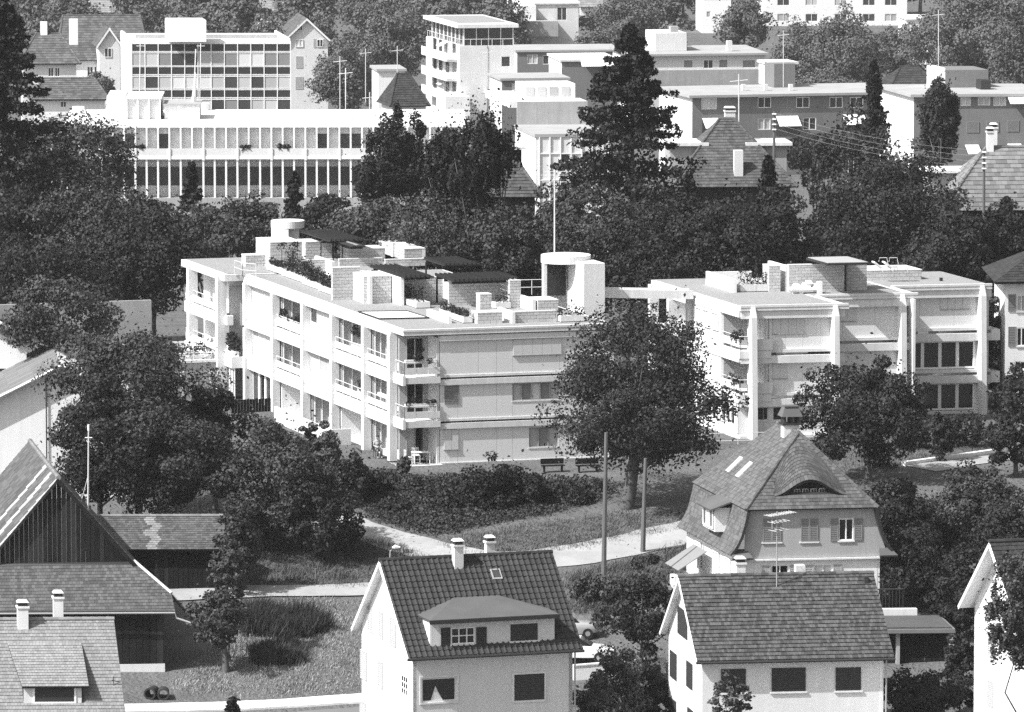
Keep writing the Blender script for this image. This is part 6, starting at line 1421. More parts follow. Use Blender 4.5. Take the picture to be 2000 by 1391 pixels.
# ================================================================== trees
def crown_pts(kind, n, w, h, rg):
    """points of a crown that stands on z = 0 and is w wide, h high; and lump centres for the limbs"""
    rx = w / 2
    if kind == 'spruce':
        nb = int(55 + h * 7) if w < 9 else 190; P = []; zs = rg.random(nb) ** .75
        per = max(12, n // nb)
        for zf in zs:
            a = rg.random() * 6.283; L = rx * (1 - zf) ** .8 * rg.uniform(.65, 1.12) + .12
            s = rg.random(per) ** .7 * L
            dro = -.30 * s + .18 * s * s / max(L, .3)
            x = np.stack([np.cos(a) * s, np.sin(a) * s, zf * h + dro], 1)
            side = rg.normal(size=(per, 3)) * np.array([.10, .10, .06]) * (1 + L * .28) * (1.15 - s / L * .7)[:, None]
            side[:, 2] -= np.abs(rg.normal(size=per)) * .14 * (1 + L * .12)
            P.append(x + side)
        P.append(np.stack([rg.normal(size=60) * .08, rg.normal(size=60) * .08, h * (1 - rg.random(60) * .12)], 1))
        return np.concatenate(P), [], None
    K = int(np.clip(w * h * (2.2 if kind == 'open' else 1.3 if kind != 'poplar' else 2.0), 60, 230 if kind == 'open' else 150))
    d = rg.normal(size=(K, 3)); d /= np.linalg.norm(d, axis=1)[:, None]
    th = np.arctan2(d[:, 1], d[:, 0]); ph = rg.random(4) * 6.28
    mod = 1 + .16 * np.sin(2 * th + ph[0]) + .13 * np.sin(3 * th + ph[1] + 2.2 * d[:, 2]) + .12 * np.sin(5 * d[:, 2] + ph[2])
    f = (.42 + .56 * rg.random(K) ** .55) * mod
    C = d * f[:, None] * np.array([rx * .95, rx * .95, h * .47])
    # egg: wider below the middle for broad crowns, narrow top
    tz = np.clip(C[:, 2] / (h * .47), -1, 1)
    if kind in ('broad', 'open', 'weep'): C[:, :2] *= (1.06 - .34 * np.clip(tz, 0, 1) ** 1.5 - .12 * np.clip(-tz, 0, 1))[:, None]
    if kind == 'pine': C[:, :2] *= (1.1 - .45 * np.clip(tz, 0, 1))[:, None]
    C[:, 2] += h * .5
    rc = (.1 if kind == 'open' else .125 if kind != 'poplar' else .16) * w * rg.uniform(.65, 1.3, K)
    rc = np.clip(rc, .12, 1.35)
    per = max(8, n // K); P = []; NN = []
    for c, r in zip(C, rc):
        if kind == 'open': k = int(per * rg.uniform(.35, 1.4))
        else: k = int(per * rg.uniform(.7, 1.3))
        if kind == 'weep':
            ns = max(4, k // 22); st = ball_points(ns, c, (r, r, r * .6), rg, .4); L = rg.uniform(.06, .17, ns) * h
            t = rg.random((ns, 22)) ; q = st[:, None, :] + np.stack([rg.normal(size=(ns, 22)) * .05, rg.normal(size=(ns, 22)) * .05, -t * L[:, None]], 2)
            P.append(q.reshape(-1, 3))
        elif kind in ('poplar', 'pine'): P.append(ball_points(k, c, (r * .8, r * .8, r * 1.3), rg, .45))
        else: P.append(ball_points(k, c, (r, r, r * .72), rg, .72))
        NN.append((P[-1] - c) / r + .35 * (c - (0, 0, h * .5)) / max(rx, .1))
    P.append(np.stack([rg.normal(size=n // 12) * rx * .38, rg.normal(size=n // 12) * rx * .38, h * (.5 + .2 * rg.normal(size=n // 12))], 1))
    NN.append(rg.normal(size=(len(P[-1]), 3)))
    P = np.concatenate(P); P[:, 2] = np.maximum(P[:, 2], -.02 * h); NN = np.concatenate(NN); NN[:, 2] += .25; NN /= np.linalg.norm(NN, axis=1)[:, None] + 1e-9
    return P, C, NN
def trunk_mesh(base, top, r, C, rg, limbs=9, stems=1):
    m = MB()
    for s in range(stems):
        b = base + (rg.normal() * .5 * (stems > 1), rg.normal() * .5 * (stems > 1), 0); tp = top + (rg.normal() * 1.2 * (stems > 1), rg.normal() * .8 * (stems > 1), 0)
        mid = b + (tp - b) * .5 + np.array([rg.normal() * .12, rg.normal() * .12, 0]) * np.linalg.norm(tp - b) * .12
        m.tube([b - (0, 0, .4), b + (tp - b) * .03, b + (mid - b) * .5, mid, tp], [r * 1.45, r * 1.1, r * .85, r * .6, r * .14], 8)
    if len(C):
        idx = rg.permutation(len(C))[:limbs]
        for i in idx:
            f = rg.uniform(.3, .75); st = base + (top - base) * f; e = C[i]
            if e[2] < st[2] - .3: st = base + (top - base) * max(.2, f - .25)
            md = (st + e) / 2 + np.array([rg.normal() * .1, rg.normal() * .1, -.06]) * np.linalg.norm(e - st)
            m.tube([st, md, e], [r * .5 * (1.1 - f), r * .28, r * .06], 5)
    return m
TREES = 0
def tree(label, px, d, yt, wpx, yb, kind='broad', mat='leaf_mid', leaf=None, dens=1.0, trunk=True, name=None, cat='tree', group=None, r=None, stems=1, bark='bark', base=None, limbs=9):
    """crown given in photo pixels at distance d: centre column, top, width, bottom"""
    global TREES; TREES += 1
    rg = np.random.default_rng(100 + TREES); s = S(d)
    ctr = at(px, (yt + yb) / 2, d); top = at(px, yt, d)[2]; bot = at(px, yb, d)[2]; h = top - bot; w = wpx / s
    g = float(gz(ctr[0], ctr[1])); bx = np.array([ctr[0], ctr[1], g])
    if base is not None:
        q = at(base, (yt + yb) / 2, d); bx[0] = q[0]; bx[2] = float(gz(q[0], d))
    leaf = leaf or float(np.clip(.145 * d / 378, .13, .42)) * (.78 if d > 700 else 1)
    n = int(np.clip(dens * 5.2 * .785 * w * h / (.52 * leaf * leaf), 500, 42000))
    n = int(n * (1 + 1.5 / w))
    if kind == 'spruce': n = int(n * .8)
    if cat == 'bush' and bot > g: bot = g; h = top - bot
    P, C, NN = crown_pts(kind, n, w, h, rg)
    org = np.array([ctr[0], ctr[1], bot]); P = P + org; C = (np.array(C) + org) if len(C) else C
    kp = P[:, 2] > g + .03; P = P[kp]; NN = NN[kp] if NN is not None else None
    nm = name or {'spruce': 'spruce_tree', 'pine': 'pine_tree', 'weep': 'birch_tree', 'poplar': 'columnar_tree'}.get(kind, 'broadleaf_tree')
    t = thing(nm, bx, label, cat, group)
    Q = leaf_arrays(P, leaf * (1.25 if kind == 'spruce' else 1), rg=rg, squash=.8, droop=.5 if kind in ('spruce', 'weep') else 0, N=NN, flat=.55)
    foliage('crown', Q, mat, t)
    if trunk:
        tp = np.array([ctr[0], ctr[1], bot + h * (.97 if kind in ('spruce',) else .8)])
        obj('trunk', trunk_mesh(bx, tp, r or max(.1, h * .028), C, rg, limbs, stems), bark, t, smooth=True)
    return t
def bush(label, px, d, yt, wpx, yb, mat='leaf_mid', dens=1.5, group=None, **k): return tree(label, px, d, yt, wpx, yb, 'broad', mat, dens=dens, trunk=True, name='bush', cat='bush', group=group, r=.05, limbs=6, **k)
# --- before the long white block, on the left
tree('leafy tree behind the ridge of the left edge house', 112, 402, 548, 225, 690, mat='leaf_mid')
tree('tall round tree before the far wing of the white block', 268, 387, 622, 300, 900, mat='leaf_mid')
tree('dark tree between the left edge house and the barn ridge', 195, 379, 735, 230, 985, mat='leaf_dark')
tree('broad sunlit tree right above the shed roof', 310, 379, 770, 250, 1010, mat='leaf_mid')
tree('shaded tree below the dark plank fence', 420, 389, 745, 150, 950, mat='leaf_dark')
tree('dense round tree left of the long white block front garden', 540, 380, 808, 240, 1080, mat='leaf_mid', base=508)
tree('smaller tree with bare trunk standing on the lane bank', 640, 378, 930, 140, 1075, mat='leaf_dark', r=.13)
tree('ivy covered tree beside the shed corner', 458, 371, 985, 85, 1150, mat='leaf_mid', r=.2)
tree('old fruit tree with leaning crown beside the barn', 428, 355.5, 1140, 140, 1265, 'open', 'leaf_mid', dens=.8, r=.2, base=441)
tree('thin young tree overlapping the fruit tree top', 445, 358, 1050, 85, 1190, 'open', 'leaf_mid', r=.08)
tree('young spruce tip at the bottom edge by the pavement', 455, 331, 1362, 60, 1450, 'spruce', 'needle', r=.06)
bush('leafy bush against the garden wall of the white block', 640, 391, 835, 90, 930, 'leaf_mid'); bush('bush at the left foot of the corner fin', 690, 391, 880, 70, 935, 'leaf_mid')
bush('tall shrub climbing the white garden wall', 605, 392, 820, 60, 900, 'leaf_mid'); bush('low dark bush on the bank below the corner balcony', 740, 393, 922, 55, 955, 'leaf_dark'); bush('small pale bush beside the terrace table', 790, 398, 888, 26, 925, 'leaf_mid')
tree('young tree with dark foliage below the front wall', 945, 390, 902, 110, 1015, mat='leaf_dark', base=934, r=.08); bush('bushy shrub right of the young tree below the front wall', 1008, 391, 903, 100, 1010, 'leaf_dark')
tree('bushy tree before the curtain wall building', 1100, 472, 345, 130, 540, mat='leaf_mid')
for px_, py_, w_, lb in ((815, 955, 55, 'round dark shrub at the left of the bank'), (872, 985, 60, 'dark shrub low on the bank behind the pantiled roof'), (1075, 962, 70, 'spreading shrub on the bank below the right bench'), (1130, 972, 60, 'dark shrub on the bank left of the big trunk'), (768, 990, 60, 'dark shrub above the lane bend'), (905, 945, 40, 'small shrub under the front wall')): bush(lb, px_, gy(px_, py_ + 12)[1], py_ - 18, w_, py_ + 12, 'leaf_dark')
# --- big oak and garden trees on the right
tree('big dark spreading tree between the two white blocks', 1245, 390, 608, 345, 935, 'open', 'leaf_dark', dens=1.6, r=.42, base=1226, limbs=26)
tree('round garden tree before the stepped block', 1690, 397, 702, 235, 905, 'open', 'leaf_dark', dens=1.15, r=.2, base=1697, limbs=14)
tree('tree on the lawn at the right edge', 1985, 398, 762, 130, 930, mat='leaf_dark'); bush('small round bush on the lawn before the tall windows', 1838, 404, 805, 52, 868, 'leaf_dark'); bush('dark clipped evergreen right of the stepped block', 1985, 425, 715, 90, 790, 'leaf_dark')
bush('hedge bush under the tall windows of the stepped block', 1880, 411, 808, 110, 832, 'leaf_dark'); bush('hedge bush beside the last pier of the stepped block', 1800, 410, 812, 90, 835, 'leaf_dark')
tree('tree rising beside the villa roof on the lawn edge', 1745, 378, 925, 150, 1090, mat='leaf_dark'); tree('garden tree left of the pale path at the right', 1830, 382, 965, 190, 1120, mat='leaf_mid'); tree('garden tree overhanging the pale path at the right edge', 1905, 379, 905, 150, 1060, mat='leaf_mid'); tree('loose tree behind the right edge house gable', 1970, 372, 950, 150, 1150, mat='leaf_dark')
tree('dark tree behind the garage roof', 1790, 368, 1040, 170, 1190, mat='leaf_dark'); tree('tree between the garage and the right edge house', 1885, 362, 1075, 150, 1260, mat='leaf_dark'); bush('low shrubs in the garden before the garage', 1795, 345, 1300, 160, 1400, 'leaf_mid'); bush('shrub right of the garage doors', 1875, 348, 1225, 70, 1340, 'leaf_dark')
tree('weeping foliage hanging before the right edge house', 1990, 324, 1060, 130, 1300, 'weep', 'leaf_mid', dens=1.1, base=2045, limbs=3); tree('thin sapling before the shuttered front window', 1425, 327, 1318, 80, 1420, 'open', 'leaf_mid', dens=.6, r=.03)
tree('dark shrub tree between the two front houses', 1255, 354, 1095, 150, 1290, mat='leaf_dark', r=.1); bush('bush behind the parked cars', 1170, 369, 1120, 90, 1190, 'leaf_mid'); bush('lower bush in the gap between the front houses', 1205, 342, 1265, 140, 1390, 'leaf_mid'); bush('bush beside the white garden wall between the houses', 1270, 345, 1290, 90, 1400, 'leaf_dark'); bush('bottom bush left of the shuttered gable', 1160, 338, 1330, 110, 1430, 'leaf_mid')
# --- belt behind the two blocks
tree('tall old spruce with drooping boughs at the upper left edge', 8, 475, -25, 350, 430, 'spruce', 'needle', dens=1.0, r=.4); tree('rounded maple before the finned building', 125, 485, 228, 270, 450, mat='leaf_mid'); tree('dark tree below the tall spruce at the left edge', 40, 470, 330, 210, 620, mat='leaf_dark'); tree('broad tree left of the white block far end', 185, 468, 345, 270, 590, mat='leaf_mid'); tree('dark tree behind the far wing roof', 300, 458, 410, 230, 610, mat='leaf_dark'); tree('tree above the grey deck wall', 90, 455, 480, 240, 640, mat='leaf_dark')
tree('small pointed spruce before the fins', 375, 492, 318, 75, 470, 'spruce', 'needle'); tree('low tree left of the round roof drum', 400, 470, 390, 170, 520, mat='leaf_mid'); tree('bushy tree behind the round roof drum', 490, 466, 385, 150, 500, mat='leaf_mid'); tree('second pointed spruce before the fins', 575, 492, 335, 80, 470, 'spruce', 'needle'); tree('dark tree behind the roof pergola', 640, 478, 375, 170, 520, mat='leaf_dark'); tree('dark young tree in front of the lower fins', 455, 480, 400, 120, 500, mat='leaf_dark'); tree('low dark tree between the two pointed spruces', 290, 478, 385, 130, 480, mat='leaf_dark')
tree('twin topped pine right of the fins', 745, 505, 245, 120, 430, 'pine', 'needle', dens=1.2); tree('taller top of the twin pine', 795, 507, 212, 110, 430, 'pine', 'needle', dens=1.2); tree('weeping birch before the white tower', 930, 452, 186, 175, 400, 'weep', 'leaf_dark', dens=1.1); tree('low side of the weeping birch by the dark house', 872, 453, 262, 140, 400, 'weep', 'leaf_dark'); tree('broad leafy tree behind the main roof terraces', 890, 452, 362, 270, 560, mat='leaf_mid'); tree('leafy tree left behind the roof terraces', 725, 458, 385, 200, 540, mat='leaf_mid'); tree('tree right behind the round stair tower', 1030, 450, 470, 170, 600, mat='leaf_mid'); tree('leafy tree at the foot of the dark villa', 1000, 447, 400, 130, 560, mat='leaf_mid')
tree('very tall dark conifer with drooping boughs in the middle background', 1230, 478, 48, 450, 470, 'spruce', 'leaf_dark', dens=1.7, r=.3); tree('leafy tree below the very tall dark conifer', 1175, 462, 365, 210, 600, mat='leaf_mid'); tree('dark tree behind the footbridge', 1290, 452, 385, 210, 640, mat='leaf_dark'); tree('dark garden tree under the villa chimney', 1400, 450, 378, 230, 640, mat='leaf_dark'); tree('dark garden tree right of the villa front', 1510, 452, 375, 200, 620, mat='leaf_dark'); tree('pointed dark tree at the villa corner', 1500, 470, 305, 80, 460, 'spruce', 'needle'); tree('short dark tree at the villa left corner', 1345, 470, 335, 80, 470, 'spruce', 'needle')
tree('narrow dark spruce before the terraced row', 1706, 560, 118, 80, 300, 'spruce', 'needle', dens=1.6); tree('birch group with white stems behind the stepped block', 1668, 505, 222, 230, 450, 'weep', 'leaf_mid', dens=.85, stems=4, bark='bark_birch', r=.16); tree('dark dense tree behind the stepped block roof', 1740, 462, 300, 270, 580, mat='leaf_dark'); tree('egg shaped dense tree before the right terraced row', 1834, 560, 150, 92, 310, 'poplar', 'leaf_dark', dens=1.4); tree('dark tree right of the birch group', 1640, 468, 390, 190, 600, mat='leaf_dark'); tree('dark tree below the squared tile roof', 1865, 448, 395, 210, 640, mat='leaf_dark'); tree('dark tree at the right edge under the hipped house', 1965, 450, 405, 170, 620, mat='leaf_dark'); tree('bushy tree left of the hipped house at the right', 1790, 490, 290, 130, 440, mat='leaf_mid'); bush('dark bush right of the stepped block end', 1945, 432, 575, 75, 720, 'leaf_mid'); tree('slim dark spruce before the squared tile roof', 1965, 458, 385, 70, 470, 'spruce', 'needle')
tree('round tree beyond the villa left dormer', 1590, 640, 255, 130, 350, mat='leaf_dark'); tree('bush below the awnings of the terraced row', 1470, 650, 280, 110, 340, mat='leaf_dark')
# --- trees among the far houses: a few crowns shared by many trees
tree('tree right of the tall gabled house', 668, 830, 78, 130, 225, mat='leaf_far_hazed'); tree('tree at the left foot of the tall gabled house', 520, 850, 40, 60, 80, mat='leaf_far_hazed'); tree('bush beside the hazy hipped house', 192, 720, 140, 70, 200, mat='leaf_far_hazed'); tree('round tree left before the large white block', 1565, 930, 45, 130, 165, mat='leaf_far_hazed'); tree('wide tree before the large white block', 1650, 900, 28, 190, 175, mat='leaf_far_hazed'); tree('tree at the right end of the large white block', 1745, 915, 55, 130, 160, mat='leaf_far_hazed'); tree('tree left of the large white block', 1455, 960, -10, 110, 120, mat='leaf_far_hazed'); tree('big hazy tree at the upper right', 1905, 880, -35, 230, 175, mat='leaf_far_hazed'); tree('big hazy tree in the upper right corner', 1995, 850, -25, 170, 180, mat='leaf_far_hazed'); tree('small tree before the terraced row roofs', 1610, 820, 140, 130, 200, mat='leaf_far_hazed'); tree('tree left of the white tower', 770, 930, 0, 140, 165, mat='leaf_far_hazed'); tree('tree behind the left shoulder of the tower', 715, 960, 20, 130, 180, mat='leaf_far_hazed'); tree('round bush above the terraced roofs', 1175, 1000, 55, 90, 115, mat='leaf_far_hazed'); tree('hazy spreading tree above the middle roofs', 1215, 1020, -15, 150, 90, mat='leaf_far_hazed')
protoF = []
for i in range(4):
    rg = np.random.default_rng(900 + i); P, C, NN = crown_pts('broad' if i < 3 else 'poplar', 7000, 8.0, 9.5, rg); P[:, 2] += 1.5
    me = quads_mesh('crown', leaf_arrays(P, .34, rg=rg, N=NN), 'leaf_far_hazed'); tm = trunk_mesh(np.zeros(3), np.array([0, 0, 8.5]), .25, np.array(C) + (0, 0, 1.5), rg, 5); tme_ = newmesh('trunk', tm.v, tm.f); tme_.materials.append(MAT['bark']); protoF.append((me, tme_))
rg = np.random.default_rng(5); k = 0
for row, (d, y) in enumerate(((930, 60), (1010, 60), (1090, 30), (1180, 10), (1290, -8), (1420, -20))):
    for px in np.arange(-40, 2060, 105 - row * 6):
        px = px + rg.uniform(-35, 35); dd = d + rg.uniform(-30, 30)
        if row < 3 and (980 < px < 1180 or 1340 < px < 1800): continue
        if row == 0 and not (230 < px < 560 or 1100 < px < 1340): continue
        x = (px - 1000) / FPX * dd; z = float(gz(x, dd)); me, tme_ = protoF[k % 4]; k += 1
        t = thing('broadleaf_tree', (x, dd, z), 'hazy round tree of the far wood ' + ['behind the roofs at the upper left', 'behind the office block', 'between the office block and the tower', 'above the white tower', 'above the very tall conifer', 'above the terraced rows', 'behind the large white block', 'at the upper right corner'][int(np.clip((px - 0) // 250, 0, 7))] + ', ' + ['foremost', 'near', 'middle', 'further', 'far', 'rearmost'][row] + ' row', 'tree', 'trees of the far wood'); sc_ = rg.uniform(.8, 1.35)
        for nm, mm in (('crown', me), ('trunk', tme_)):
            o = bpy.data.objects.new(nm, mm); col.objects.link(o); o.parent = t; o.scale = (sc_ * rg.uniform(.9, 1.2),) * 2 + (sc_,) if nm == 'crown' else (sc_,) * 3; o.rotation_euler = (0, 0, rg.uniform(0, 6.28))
# --- ground planting
def scatter(name, pts, n, size, hgt, mat, label, cat, jitter=.4, blade=False, dens=None):
    """leaves or blades over a patch of ground given by its corner pixels"""
    P = [gy(*p) for p in pts]; tri = []
    A = [np.linalg.norm(np.cross(P[i] - P[0], P[i + 1] - P[0])) for i in range(1, len(P) - 1)]; A = np.array(A) / sum(A)
    idx = rng.choice(len(A), n, p=A); r1 = np.sqrt(rng.random(n)); r2 = rng.random(n)
    P = np.array(P); a, b, c = P[np.zeros(n, int)], P[idx + 1], P[idx + 2]
    X = a * (1 - r1)[:, None] + b * (r1 * (1 - r2))[:, None] + c * (r1 * r2)[:, None]
    X[:, :2] += rng.normal(size=(n, 2)) * jitter
    lump = .5 + .5 * np.sin(X[:, 0] * 1.7 + np.sin(X[:, 1] * 1.3) * 2) * np.sin(X[:, 1] * 2.1 + X[:, 0] * .6)
    Z = gz(X[:, 0], X[:, 1])
    if blade:
        hh = hgt * rng.uniform(.4, 1.2, n) * (.5 + lump); an = rng.random(n) * 6.283; w = size * .5
        dx = np.stack([np.cos(an) * w, np.sin(an) * w, 0 * an], 1); tip = np.stack([rng.normal(size=n) * .35 * hh + .25 * hh, rng.normal(size=n) * .35 * hh, hh], 1)
        B = np.stack([X[:, 0], X[:, 1], Z - .02], 1); Q = np.stack([B - dx, B + dx, B + tip + dx * .15, B + tip - dx * .15], 1)
    else:
        C = np.stack([X[:, 0], X[:, 1], Z + .03 + hgt * rng.random(n) * (.25 + lump)], 1); Q = leaf_arrays(C, size)
    return tag(foliage(name, Q, mat), label, cat, kind='stuff')
scatter('ground_cover', [(680, 935), (740, 925), (800, 934), (860, 938), (1180, 945), (1190, 972), (1060, 1008), (850, 1050), (730, 1015)], 45000, .13, .38, 'cover', 'dark leafy ground cover on the bank below the white block', 'ground cover')
scatter('rough_grass', [(500, 1178), (690, 1172), (690, 1355), (480, 1362), (400, 1366), (340, 1345), (470, 1300)], 26000, .05, .14, 'grass_blade', 'rough meadow grass beside the barn', 'grass', blade=True)
scatter('rough_grass', [(1110, 1130), (1360, 1060), (1330, 1120), (1200, 1200), (1120, 1200)], 12000, .05, .25, 'grass_dark', 'grass slope right of the pantiled house', 'grass', blade=True)
scatter('rough_grass', [(500, 1060), (690, 1050), (850, 1098), (700, 1148), (480, 1150)], 12000, .05, .25, 'grass_dark', 'shaded grass between the lane and the farm track', 'grass', blade=True)
scatter('rough_grass', [(860, 1055), (1200, 1005), (1360, 1000), (1360, 1028), (1100, 1080), (900, 1085)], 9000, .05, .18, 'grass_dark', 'mown verge above the gravel lane', 'grass', blade=True)
scatter('reeds', [(470, 1200), (600, 1215), (640, 1228), (600, 1250), (480, 1245)], 9000, .06, .95, 'cover', 'clump of tall dark reeds in the meadow', 'reeds', .25, True)
scatter('reeds', [(490, 1272), (580, 1275), (592, 1298), (500, 1300)], 5000, .06, .7, 'cover', 'low row of tall dark grass under the fruit tree', 'reeds', .2, True)
scatter('rough_grass', [(1560, 900), (1700, 860), (1930, 850), (1990, 885), (1780, 915), (1650, 935)], 9000, .05, .12, 'grass_dark', 'lawn before the stepped block', 'grass', blade=True)
# ================================================================== small things
def seg_body(m, pts): pass
# ---- seated person and chair on the ground floor terrace
pu, pvv = FM.uv(739, 893, 0.0)
F_ = FM.sub(.35, (bays[0][0] + bays[0][1]) / 2 - .3, 0.0)
u_, v_ = FM.uv(738, 894, 0.02); F_ = FM.sub(u_, v_, 0.02)
ch = thing('garden_chair', F_.w(0, 0, 0), 'dark garden chair on the terrace with a person sitting on it', 'chair')
m = MB(); m.box(F_, -.25, .25, -.25, .25, .42, .46); obj('seat', m, 'metal_dark', ch)
m = MB(); m.hexa([F_.w(-.25, .22, .46), F_.w(.25, .22, .46), F_.w(.25, .26, .46), F_.w(-.25, .26, .46)], [F_.w(-.25, .32, .98), F_.w(.25, .32, .98), F_.w(.25, .36, .98), F_.w(-.25, .36, .98)]); obj('backrest', m, 'metal_dark', ch)
for a, b in ((-.23, -.23), (.23, -.23), (-.23, .23), (.23, .23)):
    m = MB(); m.tube([F_.w(a, b, 0), F_.w(a, b, .43)], .018, 5); obj('leg', m, 'metal_dark', ch)
def skinned(name, nodes, edges, rad, mat, parent, root=0, sub=2):
    me = bpy.data.meshes.new(name); off = OFF[parent.name]
    me.from_pydata([tuple(np.array(p) - off) for p in nodes], edges, []); o = bpy.data.objects.new(name, me); col.objects.link(o)
    sk = o.modifiers.new('skin', 'SKIN'); sk.use_smooth_shade = True
    if not me.skin_vertices:
        bpy.context.view_layer.objects.active = o; o.select_set(True); bpy.ops.mesh.customdata_skin_add() if bpy.ops.mesh.customdata_skin_add.poll() else None
    sv = me.skin_vertices[0].data
    for i, r in enumerate(rad): sv[i].radius = (r, r) if not hasattr(r, '__len__') else r
    sv[root].use_root = True
    ss = o.modifiers.new('sub', 'SUBSURF'); ss.levels = ss.render_levels = sub
    me.materials.append(MAT[mat]); o.parent = parent; OFF[o.name] = off; return o
pp = thing('person', F_.w(0, 0, 0), 'person in light top and dark trousers sitting on the terrace chair', 'person')
L = lambda u, v, z: F_.w(u, v, z)
nodes = [L(0, .08, .55), L(0, .1, .75), L(0, .13, .98), L(0, .12, 1.12), L(0, .09, 1.2), L(0, .06, 1.32), L(0, .05, 1.40),
         L(-.1, .04, .54), L(-.13, -.36, .52), L(-.13, -.40, .1), L(-.13, -.52, .05),
         L(.1, .04, .54), L(.13, -.36, .52), L(.13, -.40, .1), L(.13, -.52, .05),
         L(-.18, .13, 1.04), L(-.26, .06, .8), L(-.14, -.16, .7), L(-.06, -.28, .68),
         L(.18, .13, 1.04), L(.26, .06, .8), L(.14, -.16, .7), L(.06, -.28, .68)]
edges = [(0, 1), (1, 2), (2, 3), (3, 4), (4, 5), (5, 6), (0, 7), (7, 8), (8, 9), (9, 10), (0, 11), (11, 12), (12, 13), (13, 14), (2, 15), (15, 16), (16, 17), (17, 18), (2, 19), (19, 20), (20, 21), (21, 22)]
rad = [.15, .14, .15, .07, .055, .1, .075, .1, .075, .05, .04, .1, .075, .05, .04, .065, .05, .04, .035, .065, .05, .04, .035]
try:
    body = skinned('body', nodes, edges, rad, 'skin', pp)
except Exception as ex:
    m = MB()
    for a, b in edges: m.tube([nodes[a], nodes[b]], [rad[a], rad[b]], 8)
    body = obj('body', m, 'skin', pp, smooth=True)
def shell(name, idx, mat, k=1.18):
    m = MB()
    for a, b in idx: m.tube([nodes[a], nodes[b]], [rad[a] * k, rad[b] * k], 10)
    return obj(name, m, mat, pp, smooth=True)
shell('shirt', [(0, 1), (1, 2), (2, 3), (2, 15), (15, 16), (2, 19), (19, 20)], 'cloth_grey', 1.1); shell('trousers', [(0, 7), (7, 8), (8, 9), (0, 11), (11, 12), (12, 13)], 'cloth_dark', 1.15)
hd = np.array(nodes[5]); m = MB(); k = 10
for j in range(6):
    ph = math.pi * .5 * j / 5; rr = .118 * math.cos(ph)
    for i in range(k): an = 2 * math.pi * i / k; m.v.append(tuple(hd + np.array([rr * math.cos(an), .025 + rr * math.sin(an), .02 + .125 * math.sin(ph)])))
m.f = [(j * k + i, j * k + (i + 1) % k, (j + 1) * k + (i + 1) % k, (j + 1) * k + i) for j in range(5) for i in range(k)]; obj('hair', m, 'hair', pp, smooth=True)
fd = np.array(FM.V) * -1; fdir = np.array([fd[0], fd[1], 0])
m = MB(); c = hd + fdir * .1; m.add([c + fdir * .035 + (0, 0, -.01), c + (.02, 0, -.02), c + (-.02, 0, -.02), c + (0, 0, .04)], [(0, 1, 3), (0, 3, 2), (0, 2, 1)]); obj('nose', m, 'skin', pp)
for sgn in (-1, 1):
    m = MB(); m.tube([hd + fdir * .09 + np.array([sgn * .035, 0, .02]), hd + fdir * .1 + np.array([sgn * .035, 0, .02])], .012, 6); obj('eye', m, 'hair', pp)
# ---- table and chairs under the corner loggia
u_, v_ = FM.uv(822, 905, 0.01); T_ = FM.sub(u_, v_, 0.01)
tb = thing('garden_table', T_.w(0, 0, 0), 'white garden table under the corner balcony', 'table')
m = MB(); m.box(T_, -.55, .55, -.32, .32, .7, .74); obj('table_top', m, 'white_paint', tb)
for a, b in ((-.5, -.28), (.5, -.28), (-.5, .28), (.5, .28)):
    m = MB(); m.tube([T_.w(a, b, 0), T_.w(a, b, .7)], .025, 5); obj('leg', m, 'white_paint', tb)
def gchair(u, v, rz, label):
    c, s_ = math.cos(rz), math.sin(rz); f = T_.sub(u, v); U, V = f.U.copy(), f.V.copy(); f.U = c * U + s_ * V; f.V = -s_ * U + c * V; f.I = np.linalg.inv(np.array([f.U, f.V]).T)
    t = thing('garden_chair', f.w(0, 0, 0), label, 'chair', 'white garden chairs'); m = MB(); m.box(f, -.22, .22, -.22, .22, .42, .45); obj('seat', m, 'white_paint', t)
    m = MB(); m.box(f, -.22, .22, .19, .22, .84, .9); obj('backrest', m, 'white_paint', t)
    for q in (-.2, -.07, .06, .19): m = MB(); m.box(f, q, q + .03, .195, .215, .45, .84); obj('slat', m, 'white_paint', t)
    for a, b in ((-.2, -.2), (.2, -.2), (-.2, .2), (.2, .2)): m = MB(); m.tube([f.w(a, b, 0), f.w(a, b, .42)], .02, 5); obj('leg', m, 'white_paint', t)
gchair(-.85, -.05, R(90), 'white garden chair at the left end of the terrace table'); gchair(.95, .1, R(-90), 'white garden chair at the right end of the terrace table'); gchair(-.1, .7, 0, 'white garden chair behind the terrace table')
# rolled awning on the rail
u, z0 = .05, FL[1] + 1.02; b0, b1 = bays[0]
t = thing('rolled_mat', FM.w(.05, (b0 + b1) / 2, z0), 'white rolled mat lying on the middle balcony rail', 'mat'); m = MB(); m.tube([FM.w(.06, b0 + .3, z0 + .1), FM.w(.06, b0 + 2.6, z0 + .1)], .15, 10); obj('roll', m, 'cushion', t); m = MB(); m.tube([FM.w(.06, b0 + 1.0, z0 + .1), FM.w(.06, b0 + 1.08, z0 + .1)], .16, 10); obj('strap', m, 'cloth_grey', t)
